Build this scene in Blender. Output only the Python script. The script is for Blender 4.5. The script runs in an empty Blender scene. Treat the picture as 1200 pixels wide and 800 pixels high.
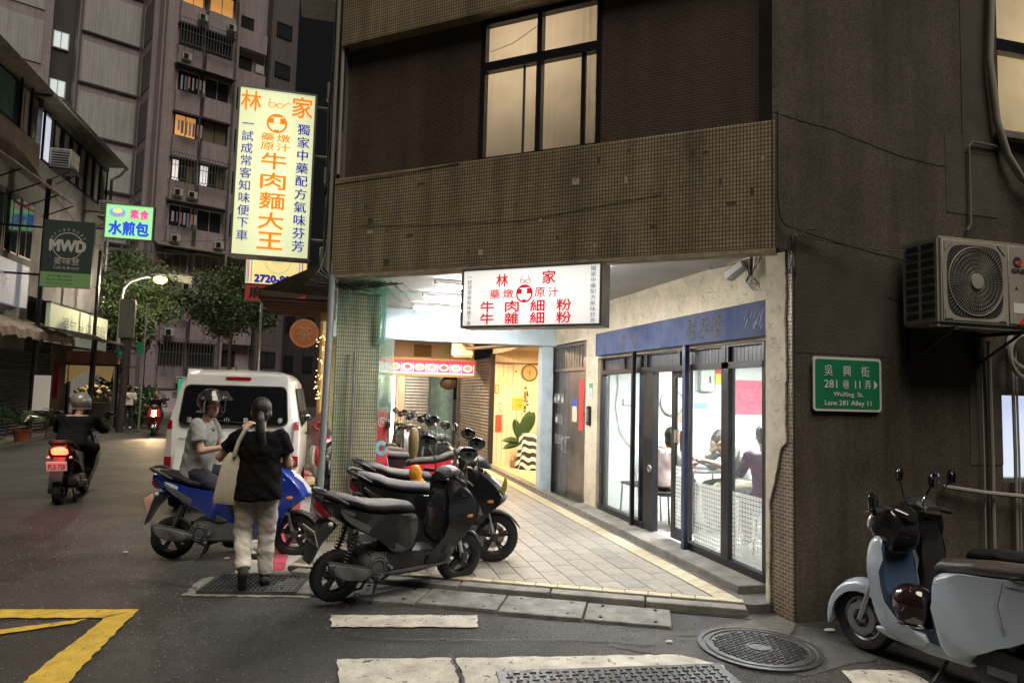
import bpy, bmesh, math, random
from mathutils import Vector, Matrix, Euler, noise
S = bpy.context.scene
COL = S.collection
R = math.radians
random.seed(11)

# ------------------------------------------------ camera, world, sun, exposure
cd = bpy.data.cameras.new('camera'); cam = bpy.data.objects.new('camera', cd); COL.objects.link(cam)
cd.lens = 24; cd.sensor_width = 36; cd.sensor_fit = 'HORIZONTAL'; cd.clip_end = 2000; cd.clip_start = .05
cam.matrix_world = Matrix.Translation((0, 0, 1.7)) @ (Matrix.Rotation(R(-14.77), 4, 'Z') @ Matrix.Rotation(R(94.3), 4, 'X') @ Matrix.Rotation(R(1.55), 4, 'Z'))
S.camera = cam
W = bpy.data.worlds.new('World'); S.world = W; W.use_nodes = True
wn = W.node_tree.nodes; bg = wn['Background']
sky = wn.new('ShaderNodeTexSky'); sky.sky_type = 'NISHITA'; sky.sun_disc = False
sky.sun_elevation = R(65); sky.sun_rotation = R(172); sky.air_density = 2.0; sky.dust_density = 3.0
# town glow: an even dim grey-violet added to a very weak sky
mixn = wn.new('ShaderNodeMix'); mixn.data_type = 'RGBA'; mixn.inputs[0].default_value = .9997
mixn.inputs[7].default_value = (.0125, .0118, .0125, 1)
W.node_tree.links.new(sky.outputs[0], mixn.inputs[6]); W.node_tree.links.new(mixn.outputs[2], bg.inputs[0])
bg.inputs[1].default_value = .60
sd = bpy.data.lights.new('sun', 'SUN'); sd.energy = 2.75; sd.angle = R(38); sd.color = (1, .89, .75)
so = bpy.data.objects.new('sun', sd); COL.objects.link(so)
so.rotation_euler = (Vector((-.08, .42, -.90))).to_track_quat('-Z', 'Y').to_euler()
S.view_settings.view_transform = 'Standard'; S.view_settings.look = 'None'
S.view_settings.exposure = 0.0; S.view_settings.gamma = 1
S.view_settings.use_curve_mapping = False
S.cycles.max_bounces = 6; S.cycles.diffuse_bounces = 3; S.cycles.glossy_bounces = 3
S.cycles.transmission_bounces = 4; S.cycles.transparent_max_bounces = 12
S.cycles.sample_clamp_indirect = 3; S.cycles.caustics_reflective = False; S.cycles.caustics_refractive = False

# ------------------------------------------------ materials
MATS = {}
def M(name, col=(.5, .5, .5), rough=.6, metal=0, emit=None, es=0, ns=0, na=.3, bump=0, bs=40, coat=0, alpha=1, trans=0, spec=.5, ndark=None):
    if name in MATS: return MATS[name]
    m = bpy.data.materials.new(name); m.use_nodes = True; nt = m.node_tree; n = nt.nodes; L = nt.links
    b = n['Principled BSDF']; c = (*col, 1)
    b.inputs['Base Color'].default_value = c; b.inputs['Roughness'].default_value = rough
    b.inputs['Metallic'].default_value = metal; b.inputs['Specular IOR Level'].default_value = spec
    b.inputs['Coat Weight'].default_value = coat; b.inputs['Alpha'].default_value = alpha
    b.inputs['Transmission Weight'].default_value = trans
    if emit: b.inputs['Emission Color'].default_value = (*emit, 1); b.inputs['Emission Strength'].default_value = es
    tc = n.new('ShaderNodeTexCoord')
    if ns:
        t = n.new('ShaderNodeTexNoise'); t.inputs['Scale'].default_value = ns; t.inputs['Detail'].default_value = 6
        t.inputs['Roughness'].default_value = .65; L.new(tc.outputs['Object'], t.inputs['Vector'])
        r = n.new('ShaderNodeValToRGB'); r.color_ramp.elements[0].position = .3; r.color_ramp.elements[1].position = .7
        d = ndark or tuple(x * (1 - na) for x in col)
        r.color_ramp.elements[0].color = (*d, 1); r.color_ramp.elements[1].color = (*[min(1, x * (1 + na * .35)) for x in col], 1)
        L.new(t.outputs[0], r.inputs[0]); L.new(r.outputs[0], b.inputs['Base Color'])
        mr = n.new('ShaderNodeMapRange'); mr.inputs[3].default_value = min(1, rough + .12); mr.inputs[4].default_value = max(0.02, rough - .1)
        L.new(t.outputs[0], mr.inputs[0]); L.new(mr.outputs[0], b.inputs['Roughness'])
    if bump:
        t2 = n.new('ShaderNodeTexNoise'); t2.inputs['Scale'].default_value = bs; t2.inputs['Detail'].default_value = 5
        L.new(tc.outputs['Object'], t2.inputs['Vector'])
        bn = n.new('ShaderNodeBump'); bn.inputs['Strength'].default_value = bump; bn.inputs['Distance'].default_value = .02
        L.new(t2.outputs[0], bn.inputs['Height']); L.new(bn.outputs[0], b.inputs['Normal'])
    MATS[name] = m; return m

def node_in(m): return m.node_tree, m.node_tree.nodes['Principled BSDF']
def tile_mat(name, c1, c2, mortar, bw, bh, ms, plane='xz', rough=.45, bump=.6, stain=.5, off=.0, stains=1.2):
    """small mosaic facing tiles: brick texture laid in object space"""
    m = M(name, c1, rough); nt, b = node_in(m); n = nt.nodes; L = nt.links
    tc = n.new('ShaderNodeTexCoord'); sp = n.new('ShaderNodeSeparateXYZ'); cb = n.new('ShaderNodeCombineXYZ')
    L.new(tc.outputs['Object'], sp.inputs[0])
    L.new(sp.outputs['XYZ'.index(plane[0].upper())], cb.inputs[0]); L.new(sp.outputs['XYZ'.index(plane[1].upper())], cb.inputs[1])
    t = n.new('ShaderNodeTexBrick'); t.inputs['Scale'].default_value = 1; t.offset = off
    t.inputs['Brick Width'].default_value = bw; t.inputs['Row Height'].default_value = bh
    t.inputs['Mortar Size'].default_value = ms; t.inputs['Mortar Smooth'].default_value = .1
    t.inputs['Color1'].default_value = (*c1, 1); t.inputs['Color2'].default_value = (*c2, 1); t.inputs['Mortar'].default_value = (*mortar, 1)
    L.new(cb.outputs[0], t.inputs['Vector'])
    nz = n.new('ShaderNodeTexNoise'); nz.inputs['Scale'].default_value = stains; nz.inputs['Detail'].default_value = 7; nz.inputs['Roughness'].default_value = .7
    L.new(tc.outputs['Object'], nz.inputs['Vector'])
    mr = n.new('ShaderNodeMapRange'); mr.inputs[1].default_value = .3; mr.inputs[2].default_value = .7
    mr.inputs[3].default_value = 1 - stain; mr.inputs[4].default_value = 1.1
    L.new(nz.outputs[0], mr.inputs[0])
    mpd = n.new('ShaderNodeMapping'); mpd.inputs['Scale'].default_value = (5, 5, .45); L.new(tc.outputs['Object'], mpd.inputs[0])   # rain streaks
    nd = n.new('ShaderNodeTexNoise'); nd.inputs['Scale'].default_value = 1; nd.inputs['Detail'].default_value = 5; L.new(mpd.outputs[0], nd.inputs['Vector'])
    md = n.new('ShaderNodeMapRange'); md.inputs[1].default_value = .42; md.inputs[2].default_value = .66; md.inputs[3].default_value = 1.08; md.inputs[4].default_value = 1 - stain*.9; L.new(nd.outputs[0], md.inputs[0])
    ml = n.new('ShaderNodeMath'); ml.operation = 'MULTIPLY'; L.new(mr.outputs[0], ml.inputs[0]); L.new(md.outputs[0], ml.inputs[1]); mr = ml
    mx = n.new('ShaderNodeMix'); mx.data_type = 'RGBA'; mx.blend_type = 'MULTIPLY'; mx.inputs[0].default_value = 1
    L.new(t.outputs['Color'], mx.inputs[6]); L.new(mr.outputs[0], mx.inputs[7]); L.new(mx.outputs[2], b.inputs['Base Color'])
    bn = n.new('ShaderNodeBump'); bn.invert = True; bn.inputs['Strength'].default_value = bump; bn.inputs['Distance'].default_value = .006
    L.new(t.outputs['Fac'], bn.inputs['Height']); L.new(bn.outputs[0], b.inputs['Normal'])
    return m

def glass_mat(name, col=(.9, .95, .95), op=.12, rough=.03):
    """thin pane: mostly see-through, a little reflection and tint"""
    m = bpy.data.materials.new(name); m.use_nodes = True; n = m.node_tree.nodes; L = m.node_tree.links
    n.remove(n['Principled BSDF']); out = n['Material Output']
    tr = n.new('ShaderNodeBsdfTransparent'); tr.inputs[0].default_value = (*col, 1)
    gl = n.new('ShaderNodeBsdfGlossy'); gl.inputs['Roughness'].default_value = rough
    df = n.new('ShaderNodeBsdfDiffuse'); df.inputs[0].default_value = (.6, .65, .63, 1)
    m1 = n.new('ShaderNodeMixShader'); m1.inputs[0].default_value = op
    lw = n.new('ShaderNodeLayerWeight'); lw.inputs[0].default_value = .5
    pw = n.new('ShaderNodeMath'); pw.operation = 'POWER'; pw.inputs[1].default_value = 4; L.new(lw.outputs['Facing'], pw.inputs[0])
    fr = n.new('ShaderNodeMath'); fr.operation = 'MULTIPLY_ADD'; fr.inputs[1].default_value = .5; fr.inputs[2].default_value = .035; L.new(pw.outputs[0], fr.inputs[0])
    m2 = n.new('ShaderNodeMixShader')
    L.new(tr.outputs[0], m1.inputs[1]); L.new(df.outputs[0], m1.inputs[2])
    L.new(fr.outputs[0], m2.inputs[0]); L.new(m1.outputs[0], m2.inputs[1]); L.new(gl.outputs[0], m2.inputs[2])
    L.new(m2.outputs[0], out.inputs[0]); MATS[name] = m; return m

# ------------------------------------------------ mesh builder
INV = {}
class MB:
    def __init__(s): s.bm = bmesh.new()
    def _add(s, verts, faces, mt=None):
        vs = [s.bm.verts.new(mt @ Vector(v) if mt else v) for v in verts]
        for f in faces:
            try: s.bm.faces.new([vs[i] for i in f])
            except ValueError: pass
        return vs
    def box(s, x0, x1, y0, y1, z0, z1, mt=None):
        v = [(x, y, z) for z in (z0, z1) for y in (y0, y1) for x in (x0, x1)]
        s._add(v, [(0, 2, 3, 1), (4, 5, 7, 6), (0, 1, 5, 4), (2, 6, 7, 3), (0, 4, 6, 2), (1, 3, 7, 5)], mt); return s
    def cbox(s, c, d, mt=None):
        return s.box(c[0]-d[0]/2, c[0]+d[0]/2, c[1]-d[1]/2, c[1]+d[1]/2, c[2]-d[2]/2, c[2]+d[2]/2, mt)
    def cyl(s, a, b, r0, r1=None, n=12, caps=True):
        r1 = r0 if r1 is None else r1; a = Vector(a); b = Vector(b); d = (b - a)
        if d.length < 1e-6: return s
        q = d.to_track_quat('Z', 'Y'); V = []
        for p, r in ((a, r0), (b, r1)):
            for i in range(n):
                t = 2*math.pi*i/n; V.append(p + q @ Vector((r*math.cos(t), r*math.sin(t), 0)))
        F = [(i, (i+1) % n, n+(i+1) % n, n+i) for i in range(n)]
        if caps: F += [tuple(range(n))[::-1], tuple(range(n, 2*n))]
        s._add(V, F); return s
    def tube(s, pts, r, n=8):
        pts = [Vector(p) for p in pts]; k = len(pts); rr = r if isinstance(r, (list, tuple)) else [r]*k
        V = []; up = None
        for i, p in enumerate(pts):
            d = (pts[min(i+1, k-1)] - pts[max(i-1, 0)]).normalized()
            if up is None: up = d.orthogonal().normalized()
            else: up = (up - d*up.dot(d)); up = up.normalized() if up.length > 1e-5 else d.orthogonal().normalized()
            w = d.cross(up)
            for j in range(n):
                t = 2*math.pi*j/n; V.append(p + (up*math.cos(t) + w*math.sin(t))*rr[i])
        F = [(i*n+j, i*n+(j+1) % n, (i+1)*n+(j+1) % n, (i+1)*n+j) for i in range(k-1) for j in range(n)]
        F += [tuple(range(n))[::-1], tuple(range((k-1)*n, k*n))]
        s._add(V, F); return s
    def lathe(s, prof, n=24, mt=None, caps=True):   # prof (r,z) round z
        V = []; k = len(prof)
        for r, z in prof:
            for i in range(n):
                t = 2*math.pi*i/n; V.append((r*math.cos(t), r*math.sin(t), z))
        F = [(i*n+j, i*n+(j+1) % n, (i+1)*n+(j+1) % n, (i+1)*n+j) for i in range(k-1) for j in range(n)]
        if caps and prof[0][0] > 1e-4: F.append(tuple(range(n))[::-1])
        if caps and prof[-1][0] > 1e-4: F.append(tuple(range((k-1)*n, k*n)))
        s._add(V, F, mt); return s
    def ring(s, R0, r, n=28, m=10, mt=None, sx=1):  # torus round z
        V = [((R0+r*math.cos(b))*math.cos(a), (R0+r*math.cos(b))*math.sin(a), r*sx*math.sin(b)) for a in [2*math.pi*i/n for i in range(n)] for b in [2*math.pi*j/m for j in range(m)]]
        F = [(i*m+j, ((i+1) % n)*m+j, ((i+1) % n)*m+(j+1) % m, i*m+(j+1) % m) for i in range(n) for j in range(m)]
        s._add(V, F, mt); return s
    def ell(s, c, r, rot=None, n=16, m=10):
        mt = Matrix.Translation(c) @ (rot.to_4x4() if rot else Matrix.Identity(4)) @ Matrix.Diagonal((*r, 1))
        V = [(0, 0, 1)]; F = []
        for i in range(1, m):
            for j in range(n):
                a = math.pi*i/m; b = 2*math.pi*j/n; V.append((math.sin(a)*math.cos(b), math.sin(a)*math.sin(b), math.cos(a)))
        V.append((0, 0, -1))
        for j in range(n): F.append((0, 1+j, 1+(j+1) % n))
        for i in range(m-2):
            for j in range(n): F.append((1+i*n+j, 1+(i+1)*n+j, 1+(i+1)*n+(j+1) % n, 1+i*n+(j+1) % n))
        e = len(V)-1
        for j in range(n): F.append((e, 1+(m-2)*n+(j+1) % n, 1+(m-2)*n+j))
        s._add(V, F, mt); return s
    def poly(s, pts, mt=None): s._add(pts, [tuple(range(len(pts)))], mt); return s
    def prism(s, pts, lo, hi, axis='z', mt=None):
        """closed outline extruded along an axis"""
        n = len(pts)
        f = {'z': lambda p, h: (p[0], p[1], h), 'y': lambda p, h: (p[0], h, p[1]), 'x': lambda p, h: (h, p[0], p[1])}[axis]
        s._add([f(p, lo) for p in pts] + [f(p, hi) for p in pts],
               [tuple(range(n))[::-1], tuple(range(n, 2*n))] + [(i, (i+1) % n, n+(i+1) % n, n+i) for i in range(n)], mt); return s
    def panel(s, pts, hw, bev=.015, y0=0, sm=1, fn=None, seg=2, rows=1):
        """bevelled body panel: outline in x,z, half width hw about y0, then bent by fn(x,y,z)"""
        P = [Vector((p[0], p[1])) for p in pts]
        for _ in range(sm):
            Q = []
            k = len(P)
            for i in range(k):
                a, b, c, d = P[i-1], P[i], P[(i+1) % k], P[(i+2) % k]
                Q += [b, (b*9 + c*9 - a - d)/16]
            P = Q
        t = bmesh.new(); n = len(P)
        vs = [[t.verts.new((p.x, y, p.y)) for p in P] for y in [-hw + 2*hw*i/rows for i in range(rows+1)]]
        t.faces.new(vs[0][::-1]); t.faces.new(vs[-1])
        for q in range(rows):
            for i in range(n): t.faces.new((vs[q][i], vs[q][(i+1) % n], vs[q+1][(i+1) % n], vs[q+1][i]))
        rim = [e for e in t.edges if all(abs(abs(v.co.y)-hw) < 1e-6 for v in e.verts) and e.verts[0].co.y*e.verts[1].co.y > 0]
        if bev: bmesh.ops.bevel(t, geom=rim, offset=bev, segments=seg, affect='EDGES', profile=.5, clamp_overlap=True)
        bmesh.ops.triangulate(t, faces=[f for f in t.faces if len(f.verts) > 5])
        if fn:
            # denser side faces so the bend reads as a curve
            for v in t.verts: v.co = Vector(fn(*v.co))
        for v in t.verts: v.co.y += y0
        me = bpy.data.meshes.new('tmp'); t.to_mesh(me); t.free(); s.bm.from_mesh(me); bpy.data.meshes.remove(me); return s
    def loft(s, secs, n=16, caps=True, ex=2.5):
        """sections (cx,cy,cz, halfwidth_y, halfheight_z[, pitch]) along x: superellipse rings"""
        V = []
        for q in secs:
            cx, cy, cz, w, h = q[:5]; pt = q[5] if len(q) > 5 else 0
            for j in range(n):
                a = 2*math.pi*j/n; ca, sa = math.cos(a), math.sin(a)
                yy = w*math.copysign(abs(ca)**(2/ex), ca); zz = h*math.copysign(abs(sa)**(2/ex), sa)
                V.append((cx - zz*math.sin(pt), cy+yy, cz+zz*math.cos(pt)))
        k = len(secs)
        F = [(i*n+j, i*n+(j+1) % n, (i+1)*n+(j+1) % n, (i+1)*n+j) for i in range(k-1) for j in range(n)]
        if caps: F += [tuple(range(n))[::-1], tuple(range((k-1)*n, k*n))]
        s._add(V, F); return s
    def xf(s, mt):
        bmesh.ops.transform(s.bm, matrix=mt, verts=s.bm.verts); return s
    def bevel(s, w=.01, seg=2):
        bmesh.ops.bevel(s.bm, geom=[e for e in s.bm.edges], offset=w, segments=seg, affect='EDGES', clamp_overlap=True); return s
    def build(s, name, mat=None, parent=None, world=False, smooth=True, ang=38, **props):
        bmesh.ops.recalc_face_normals(s.bm, faces=s.bm.faces)
        if world and parent is not None: bmesh.ops.transform(s.bm, matrix=INV[parent.name], verts=s.bm.verts)
        if smooth:
            for f in s.bm.faces: f.smooth = True
            for e in s.bm.edges:
                if len(e.link_faces) == 2 and e.calc_face_angle(0) > R(ang): e.smooth = False
        me = bpy.data.meshes.new(name); s.bm.to_mesh(me); s.bm.free()
        if mat: me.materials.append(mat)
        o = bpy.data.objects.new(name, me); COL.objects.link(o)
        if parent is not None: o.parent = parent
        for k, v in props.items(): o[k] = v
        return o

def thing(name, label, cat, loc=(0, 0, 0), rz=0, group=None, mt=None):
    o = bpy.data.objects.new(name, None); COL.objects.link(o); o.empty_display_size = .1
    m = mt if mt is not None else Matrix.Translation(loc) @ Matrix.Rotation(rz, 4, 'Z')
    o.matrix_world = m; INV[o.name] = m.inverted(); o['label'] = label; o['category'] = cat
    if group: o['group'] = group
    return o
def copy_tree(o, parent=None):
    c = o.copy(); COL.objects.link(c)
    if parent: c.parent = parent
    for ch in [k for k in bpy.data.objects if k.parent == o]: copy_tree(ch, c)
    return c
def struct(o): o['kind'] = 'structure'; return o
def dupmesh(o, parent, mt):
    c = o.copy(); COL.objects.link(c); c.parent = parent; c.matrix_local = mt; return c

def frame_m(o, r, u, nrm):   # matrix with given right, up, normal axes
    m = Matrix.Identity(4)
    for i, a in enumerate((r, u, nrm)):
        for j in range(3): m[j][i] = a[j]
    for j in range(3): m[j][3] = o[j]
    return m
def thicken(me, d, mt, world, parent):
    """heavier strokes: the glyph laid over itself a hair to each side"""
    bm = bmesh.new(); bm.from_mesh(me); src = me.copy()
    a = (INV[parent.name] @ mt if world else mt).to_3x3(); X = a @ Vector((1, 0, 0)); Y = a @ Vector((0, 1, 0)); Z = a @ Vector((0, 0, 1))
    for k, (u, v) in enumerate(((1, 0), (-1, 0), (0, 1), (0, -1), (.7, .7), (-.7, .7))):
        c = src.copy(); c.transform(Matrix.Translation(X*d*u + Y*d*v + Z*.0003*(k+1))); bm.from_mesh(c); bpy.data.meshes.remove(c)
    bm.to_mesh(me); bm.free(); bpy.data.meshes.remove(src)
def text(body, w, h, mat, parent, mt, name='lettering', bold=0, depth=0, cx=True, world=False):
    """flat lettering fitted to w x h, centred at the matrix origin, facing its z"""
    cu = bpy.data.curves.new(name, 'FONT'); cu.body = body; cu.align_x = 'CENTER'; cu.size = 1; cu.resolution_u = 2
    cu.extrude = depth
    t = bpy.data.objects.new('t', cu); me = bpy.data.meshes.new_from_object(t); bpy.data.objects.remove(t)
    if not me.vertices: me.from_pydata([(0, 0, 0), (1, 0, 0), (1, 1, 0)], [], [(0, 1, 2)])
    xs = [v.co.x for v in me.vertices]; ys = [v.co.y for v in me.vertices]
    sx = w/(max(xs)-min(xs)+1e-9); sy = h/(max(ys)-min(ys)+1e-9)
    mm = Matrix.Diagonal((sx, sy, 1, 1)) @ Matrix.Translation((-(max(xs)+min(xs))/2, -(max(ys)+min(ys))/2, 0))
    me.transform(mt @ mm)
    if world: me.transform(INV[parent.name])
    if bold: thicken(me, bold*w*.5, mt, world, parent)
    me.materials.clear(); me.materials.append(mat); me.name = name
    o = bpy.data.objects.new(name, me); COL.objects.link(o); o.parent = parent; return o
def vtext(chars, w, pitch, mat, parent, mt, bold=0, name='lettering', ch=.9):
    """a vertical line of characters, one below the other; first centred at origin"""
    bm = bmesh.new()
    for i, c in enumerate(chars):
        cu = bpy.data.curves.new('c', 'FONT'); cu.body = c; cu.align_x = 'CENTER'; cu.resolution_u = 2
        t = bpy.data.objects.new('t', cu); me = bpy.data.meshes.new_from_object(t); bpy.data.objects.remove(t)
        if not me.vertices: continue
        ys = [v.co.y for v in me.vertices]; yc = (max(ys)+min(ys))/2
        me.transform(mt @ Matrix.Translation((0, -i*pitch, 0)) @ Matrix.Diagonal((w/.95, pitch*ch, 1, 1)) @ Matrix.Translation((0, -yc, 0)))
        bm.from_mesh(me)
        if bold:
            a = mt.to_3x3(); X = a @ Vector((1, 0, 0)); Z = a @ Vector((0, 0, 1))
            for k in (1, -1): c = me.copy(); c.transform(Matrix.Translation(X*bold*w*k+Z*.0004*(2+k))); bm.from_mesh(c); bpy.data.meshes.remove(c)
        bpy.data.meshes.remove(me)
    me = bpy.data.meshes.new(name); bm.to_mesh(me); bm.free(); me.materials.append(mat)
    o = bpy.data.objects.new(name, me); COL.objects.link(o); o.parent = parent; return o
FY = lambda o: frame_m(o, (1, 0, 0), (0, 0, 1), (0, -1, 0))     # faces -Y
FX = lambda o: frame_m(o, (0, -1, 0), (0, 0, 1), (-1, 0, 0))    # faces -X
def area(name, parent, loc, size, power, col=(1, 1, 1), rot=(0, 0, 0), sy=None, spread=180):
    l = bpy.data.lights.new(name, 'AREA'); l.energy = power; l.color = col; l.size = size; l.spread = R(spread)
    if sy: l.shape = 'RECTANGLE'; l.size_y = sy
    o = bpy.data.objects.new(name, l); COL.objects.link(o); o.parent = parent
    o.location = loc; o.rotation_euler = rot; return o
def remesh(parts, voxel, name, mat, parent, smooth=2):
    """capsules ('c',a,b,ra,rb), flat cones ('f',...), ellipsoids ('e',c,r,rot) fused into one skin"""
    m = MB()
    for p in parts:
        if p[0] == 'c':
            m.cyl(p[1], p[2], p[3], p[4], 14); m.ell(p[1], (p[3],)*3, n=14, m=8); m.ell(p[2], (p[4],)*3, n=14, m=8)
        elif p[0] == 'f': m.cyl(p[1], p[2], p[3], p[4], 18)
        elif p[0] == 'l': m.loft(p[1], n=20, ex=p[2] if len(p) > 2 else 2.2)
        else: m.ell(p[1], p[2], p[3] if len(p) > 3 else None)
    bmesh.ops.recalc_face_normals(m.bm, faces=m.bm.faces)
    me = bpy.data.meshes.new(name); m.bm.to_mesh(me); m.bm.free()
    o = bpy.data.objects.new(name, me); COL.objects.link(o)
    md = o.modifiers.new('r', 'REMESH'); md.mode = 'VOXEL'; md.voxel_size = voxel
    dg = bpy.context.evaluated_depsgraph_get()
    me2 = bpy.data.meshes.new_from_object(o.evaluated_get(dg)); o.modifiers.clear(); o.data = me2; bpy.data.meshes.remove(me)
    bm = bmesh.new(); bm.from_mesh(me2)
    for _ in range(smooth): bmesh.ops.smooth_vert(bm, verts=bm.verts, factor=.5, use_axis_x=True, use_axis_y=True, use_axis_z=True)
    for f in bm.faces: f.smooth = True
    bm.to_mesh(me2); bm.free(); me2.name = name; me2.materials.clear(); me2.materials.append(mat); o.name = name
    if parent: o.parent = parent
    return o
# ================================================= materials of the place
asphalt = M('asphalt', (.064, .062, .060), .62, ns=1.1, na=.55, bump=1.0, bs=95, spec=.5)
nt, b_ = node_in(asphalt)
na_ = nt.nodes.new('ShaderNodeTexNoise'); na_.inputs['Scale'].default_value = 26; na_.inputs['Detail'].default_value = 9; na_.inputs['Roughness'].default_value = .85
tca = nt.nodes.new('ShaderNodeTexCoord'); nt.links.new(tca.outputs['Object'], na_.inputs['Vector']); rra = nt.nodes.new('ShaderNodeMapRange'); rra.inputs[1].default_value = .35; rra.inputs[2].default_value = .65; rra.inputs[3].default_value = .5; rra.inputs[4].default_value = 1.5; nt.links.new(na_.outputs[0], rra.inputs[0])
mma = nt.nodes.new('ShaderNodeMix'); mma.data_type = 'RGBA'; mma.blend_type = 'MULTIPLY'; mma.inputs[0].default_value = 1; nt.links.new(b_.inputs['Base Color'].links[0].from_socket, mma.inputs[6]); nt.links.new(rra.outputs[0], mma.inputs[7]); nt.links.new(mma.outputs[2], b_.inputs['Base Color'])
nt, b_ = node_in(asphalt)   # grit: pale aggregate specks and tyre-polished drifts
t1 = nt.nodes.new('ShaderNodeTexVoronoi'); t1.inputs['Scale'].default_value = 48
tcn = nt.nodes.new('ShaderNodeTexCoord'); nt.links.new(tcn.outputs['Object'], t1.inputs['Vector'])
cr = nt.nodes.new('ShaderNodeValToRGB'); cr.color_ramp.elements[0].position = .0; cr.color_ramp.elements[0].color = (3.4, 3.3, 3.1, 1)
cr.color_ramp.elements[1].position = .24; cr.color_ramp.elements[1].color = (.85, .85, .85, 1)
nt.links.new(t1.outputs['Distance'], cr.inputs[0])
mm = nt.nodes.new('ShaderNodeMix'); mm.data_type = 'RGBA'; mm.blend_type = 'MULTIPLY'; mm.inputs[0].default_value = 1
src = b_.inputs['Base Color'].links[0].from_socket
nt.links.new(src, mm.inputs[6]); nt.links.new(cr.outputs[0], mm.inputs[7]); nt.links.new(mm.outputs[2], b_.inputs['Base Color'])
patchm = M('asphalt_patch', (.105, .105, .103), .8, ns=6, na=.3, bump=.8, bs=160)
concrete = M('concrete', (.22, .21, .19), .85, ns=5, na=.5, bump=.5, bs=60)
slabm = M('slab', (.20, .195, .18), .8, ns=7, na=.55, bump=.6, bs=80)
slabw = M('slab_pale', (.42, .40, .37), .8, ns=6, na=.4, bump=.4, bs=60)
tilem = [M('floor_tile_%d' % i, c, .38, ns=9, na=.25, bump=.12, bs=30) for i, c in enumerate(((.30, .28, .245), (.325, .30, .26), (.27, .26, .235)))]
grout = M('grout', (.12, .115, .105), .9, ns=8, na=.4)
ytile = M('yellow_tile', (.50, .44, .30), .5, ns=12, na=.4, bump=.2, bs=40)
whitep = M('road_paint_white', (.62, .60, .52), .7, ns=5, na=.42, bump=.6, bs=110)
yellowp = M('road_paint_yellow', (.72, .50, .07), .7, ns=7, na=.35, bump=.5, bs=110)
redp = M('kerb_paint_red', (.55, .08, .12), .7, ns=5, na=.4)
def worn(m, sc, th):     # paint chipped through to the road below
    nt, b = node_in(m); t = nt.nodes.new('ShaderNodeTexNoise'); t.inputs['Scale'].default_value = sc; t.inputs['Detail'].default_value = 8; t.inputs['Roughness'].default_value = .8
    tc = nt.nodes.new('ShaderNodeTexCoord'); nt.links.new(tc.outputs['Object'], t.inputs['Vector'])
    r = nt.nodes.new('ShaderNodeValToRGB'); r.color_ramp.elements[0].position = th; r.color_ramp.elements[1].position = th+.03
    nt.links.new(t.outputs[0], r.inputs[0]); nt.links.new(r.outputs[0], b.inputs['Alpha'])
worn(whitep, 14, .385); worn(yellowp, 13, .375); worn(redp, 6, .42)
iron = M('cast_iron', (.12, .12, .125), .45, .6, ns=20, na=.4)
steel = M('brushed_steel', (.36, .33, .32), .3, .9, ns=3, na=.35, bump=.05, bs=200)
galv = M('galvanised', (.42, .42, .42), .45, .7, ns=10, na=.3)
darkmetal = M('dark_frame', (.022, .022, .026), .35, .3, ns=12, na=.3)
navy = M('navy_paint', (.035, .045, .12), .4, .1, ns=8, na=.4)
bluefascia = M('faded_blue_sheet', (.030, .042, .125), .8, 0, ns=2.4, na=-.1, ndark=(.105, .13, .20), bump=.1, bs=8, spec=.15)
black = M('black_rubber', (.018, .018, .018), .7, ns=20, na=.3)
cable = M('cable_black', (.02, .02, .02), .5)
cableg = M('cable_grey', (.30, .28, .25), .6)
white = M('white_enamel', (.75, .74, .72), .4, ns=4, na=.12)
offw = M('white_wall', (.78, .78, .76), .6, ns=1.5, na=.08)
ceilm = M('ceiling_paint', (.60, .60, .585), .8, ns=1.3, na=.25)
beamm = M('pale_blue_paint', (.50, .60, .66), .6, ns=3, na=.25, bump=.15, bs=20)
peach = M('peach_paint', (.80, .60, .44), .7, ns=2, na=.2)
pebble = M('pebble_render', (.122, .102, .076), .9, ns=1.4, na=.40, bump=1.0, bs=130)
nt, b_ = node_in(pebble)    # chippings in the render: dark and light specks, soot drifts
v1 = nt.nodes.new('ShaderNodeTexVoronoi'); v1.inputs['Scale'].default_value = 85; tcp = nt.nodes.new('ShaderNodeTexCoord'); nt.links.new(tcp.outputs['Object'], v1.inputs['Vector'])
c1 = nt.nodes.new('ShaderNodeValToRGB'); c1.color_ramp.elements[0].color = (.38, .38, .38, 1); c1.color_ramp.elements[0].position = .3; c1.color_ramp.elements[1].color = (1.25, 1.22, 1.15, 1); c1.color_ramp.elements[1].position = .75
sx = nt.nodes.new('ShaderNodeSeparateColor'); nt.links.new(v1.outputs['Color'], sx.inputs[0]); nt.links.new(sx.outputs[0], c1.inputs[0])
m2 = nt.nodes.new('ShaderNodeMix'); m2.data_type = 'RGBA'; m2.blend_type = 'MULTIPLY'; m2.inputs[0].default_value = .5
src = b_.inputs['Base Color'].links[0].from_socket; nt.links.new(src, m2.inputs[6]); nt.links.new(c1.outputs[0], m2.inputs[7]); nt.links.new(m2.outputs[2], b_.inputs['Base Color'])
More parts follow.
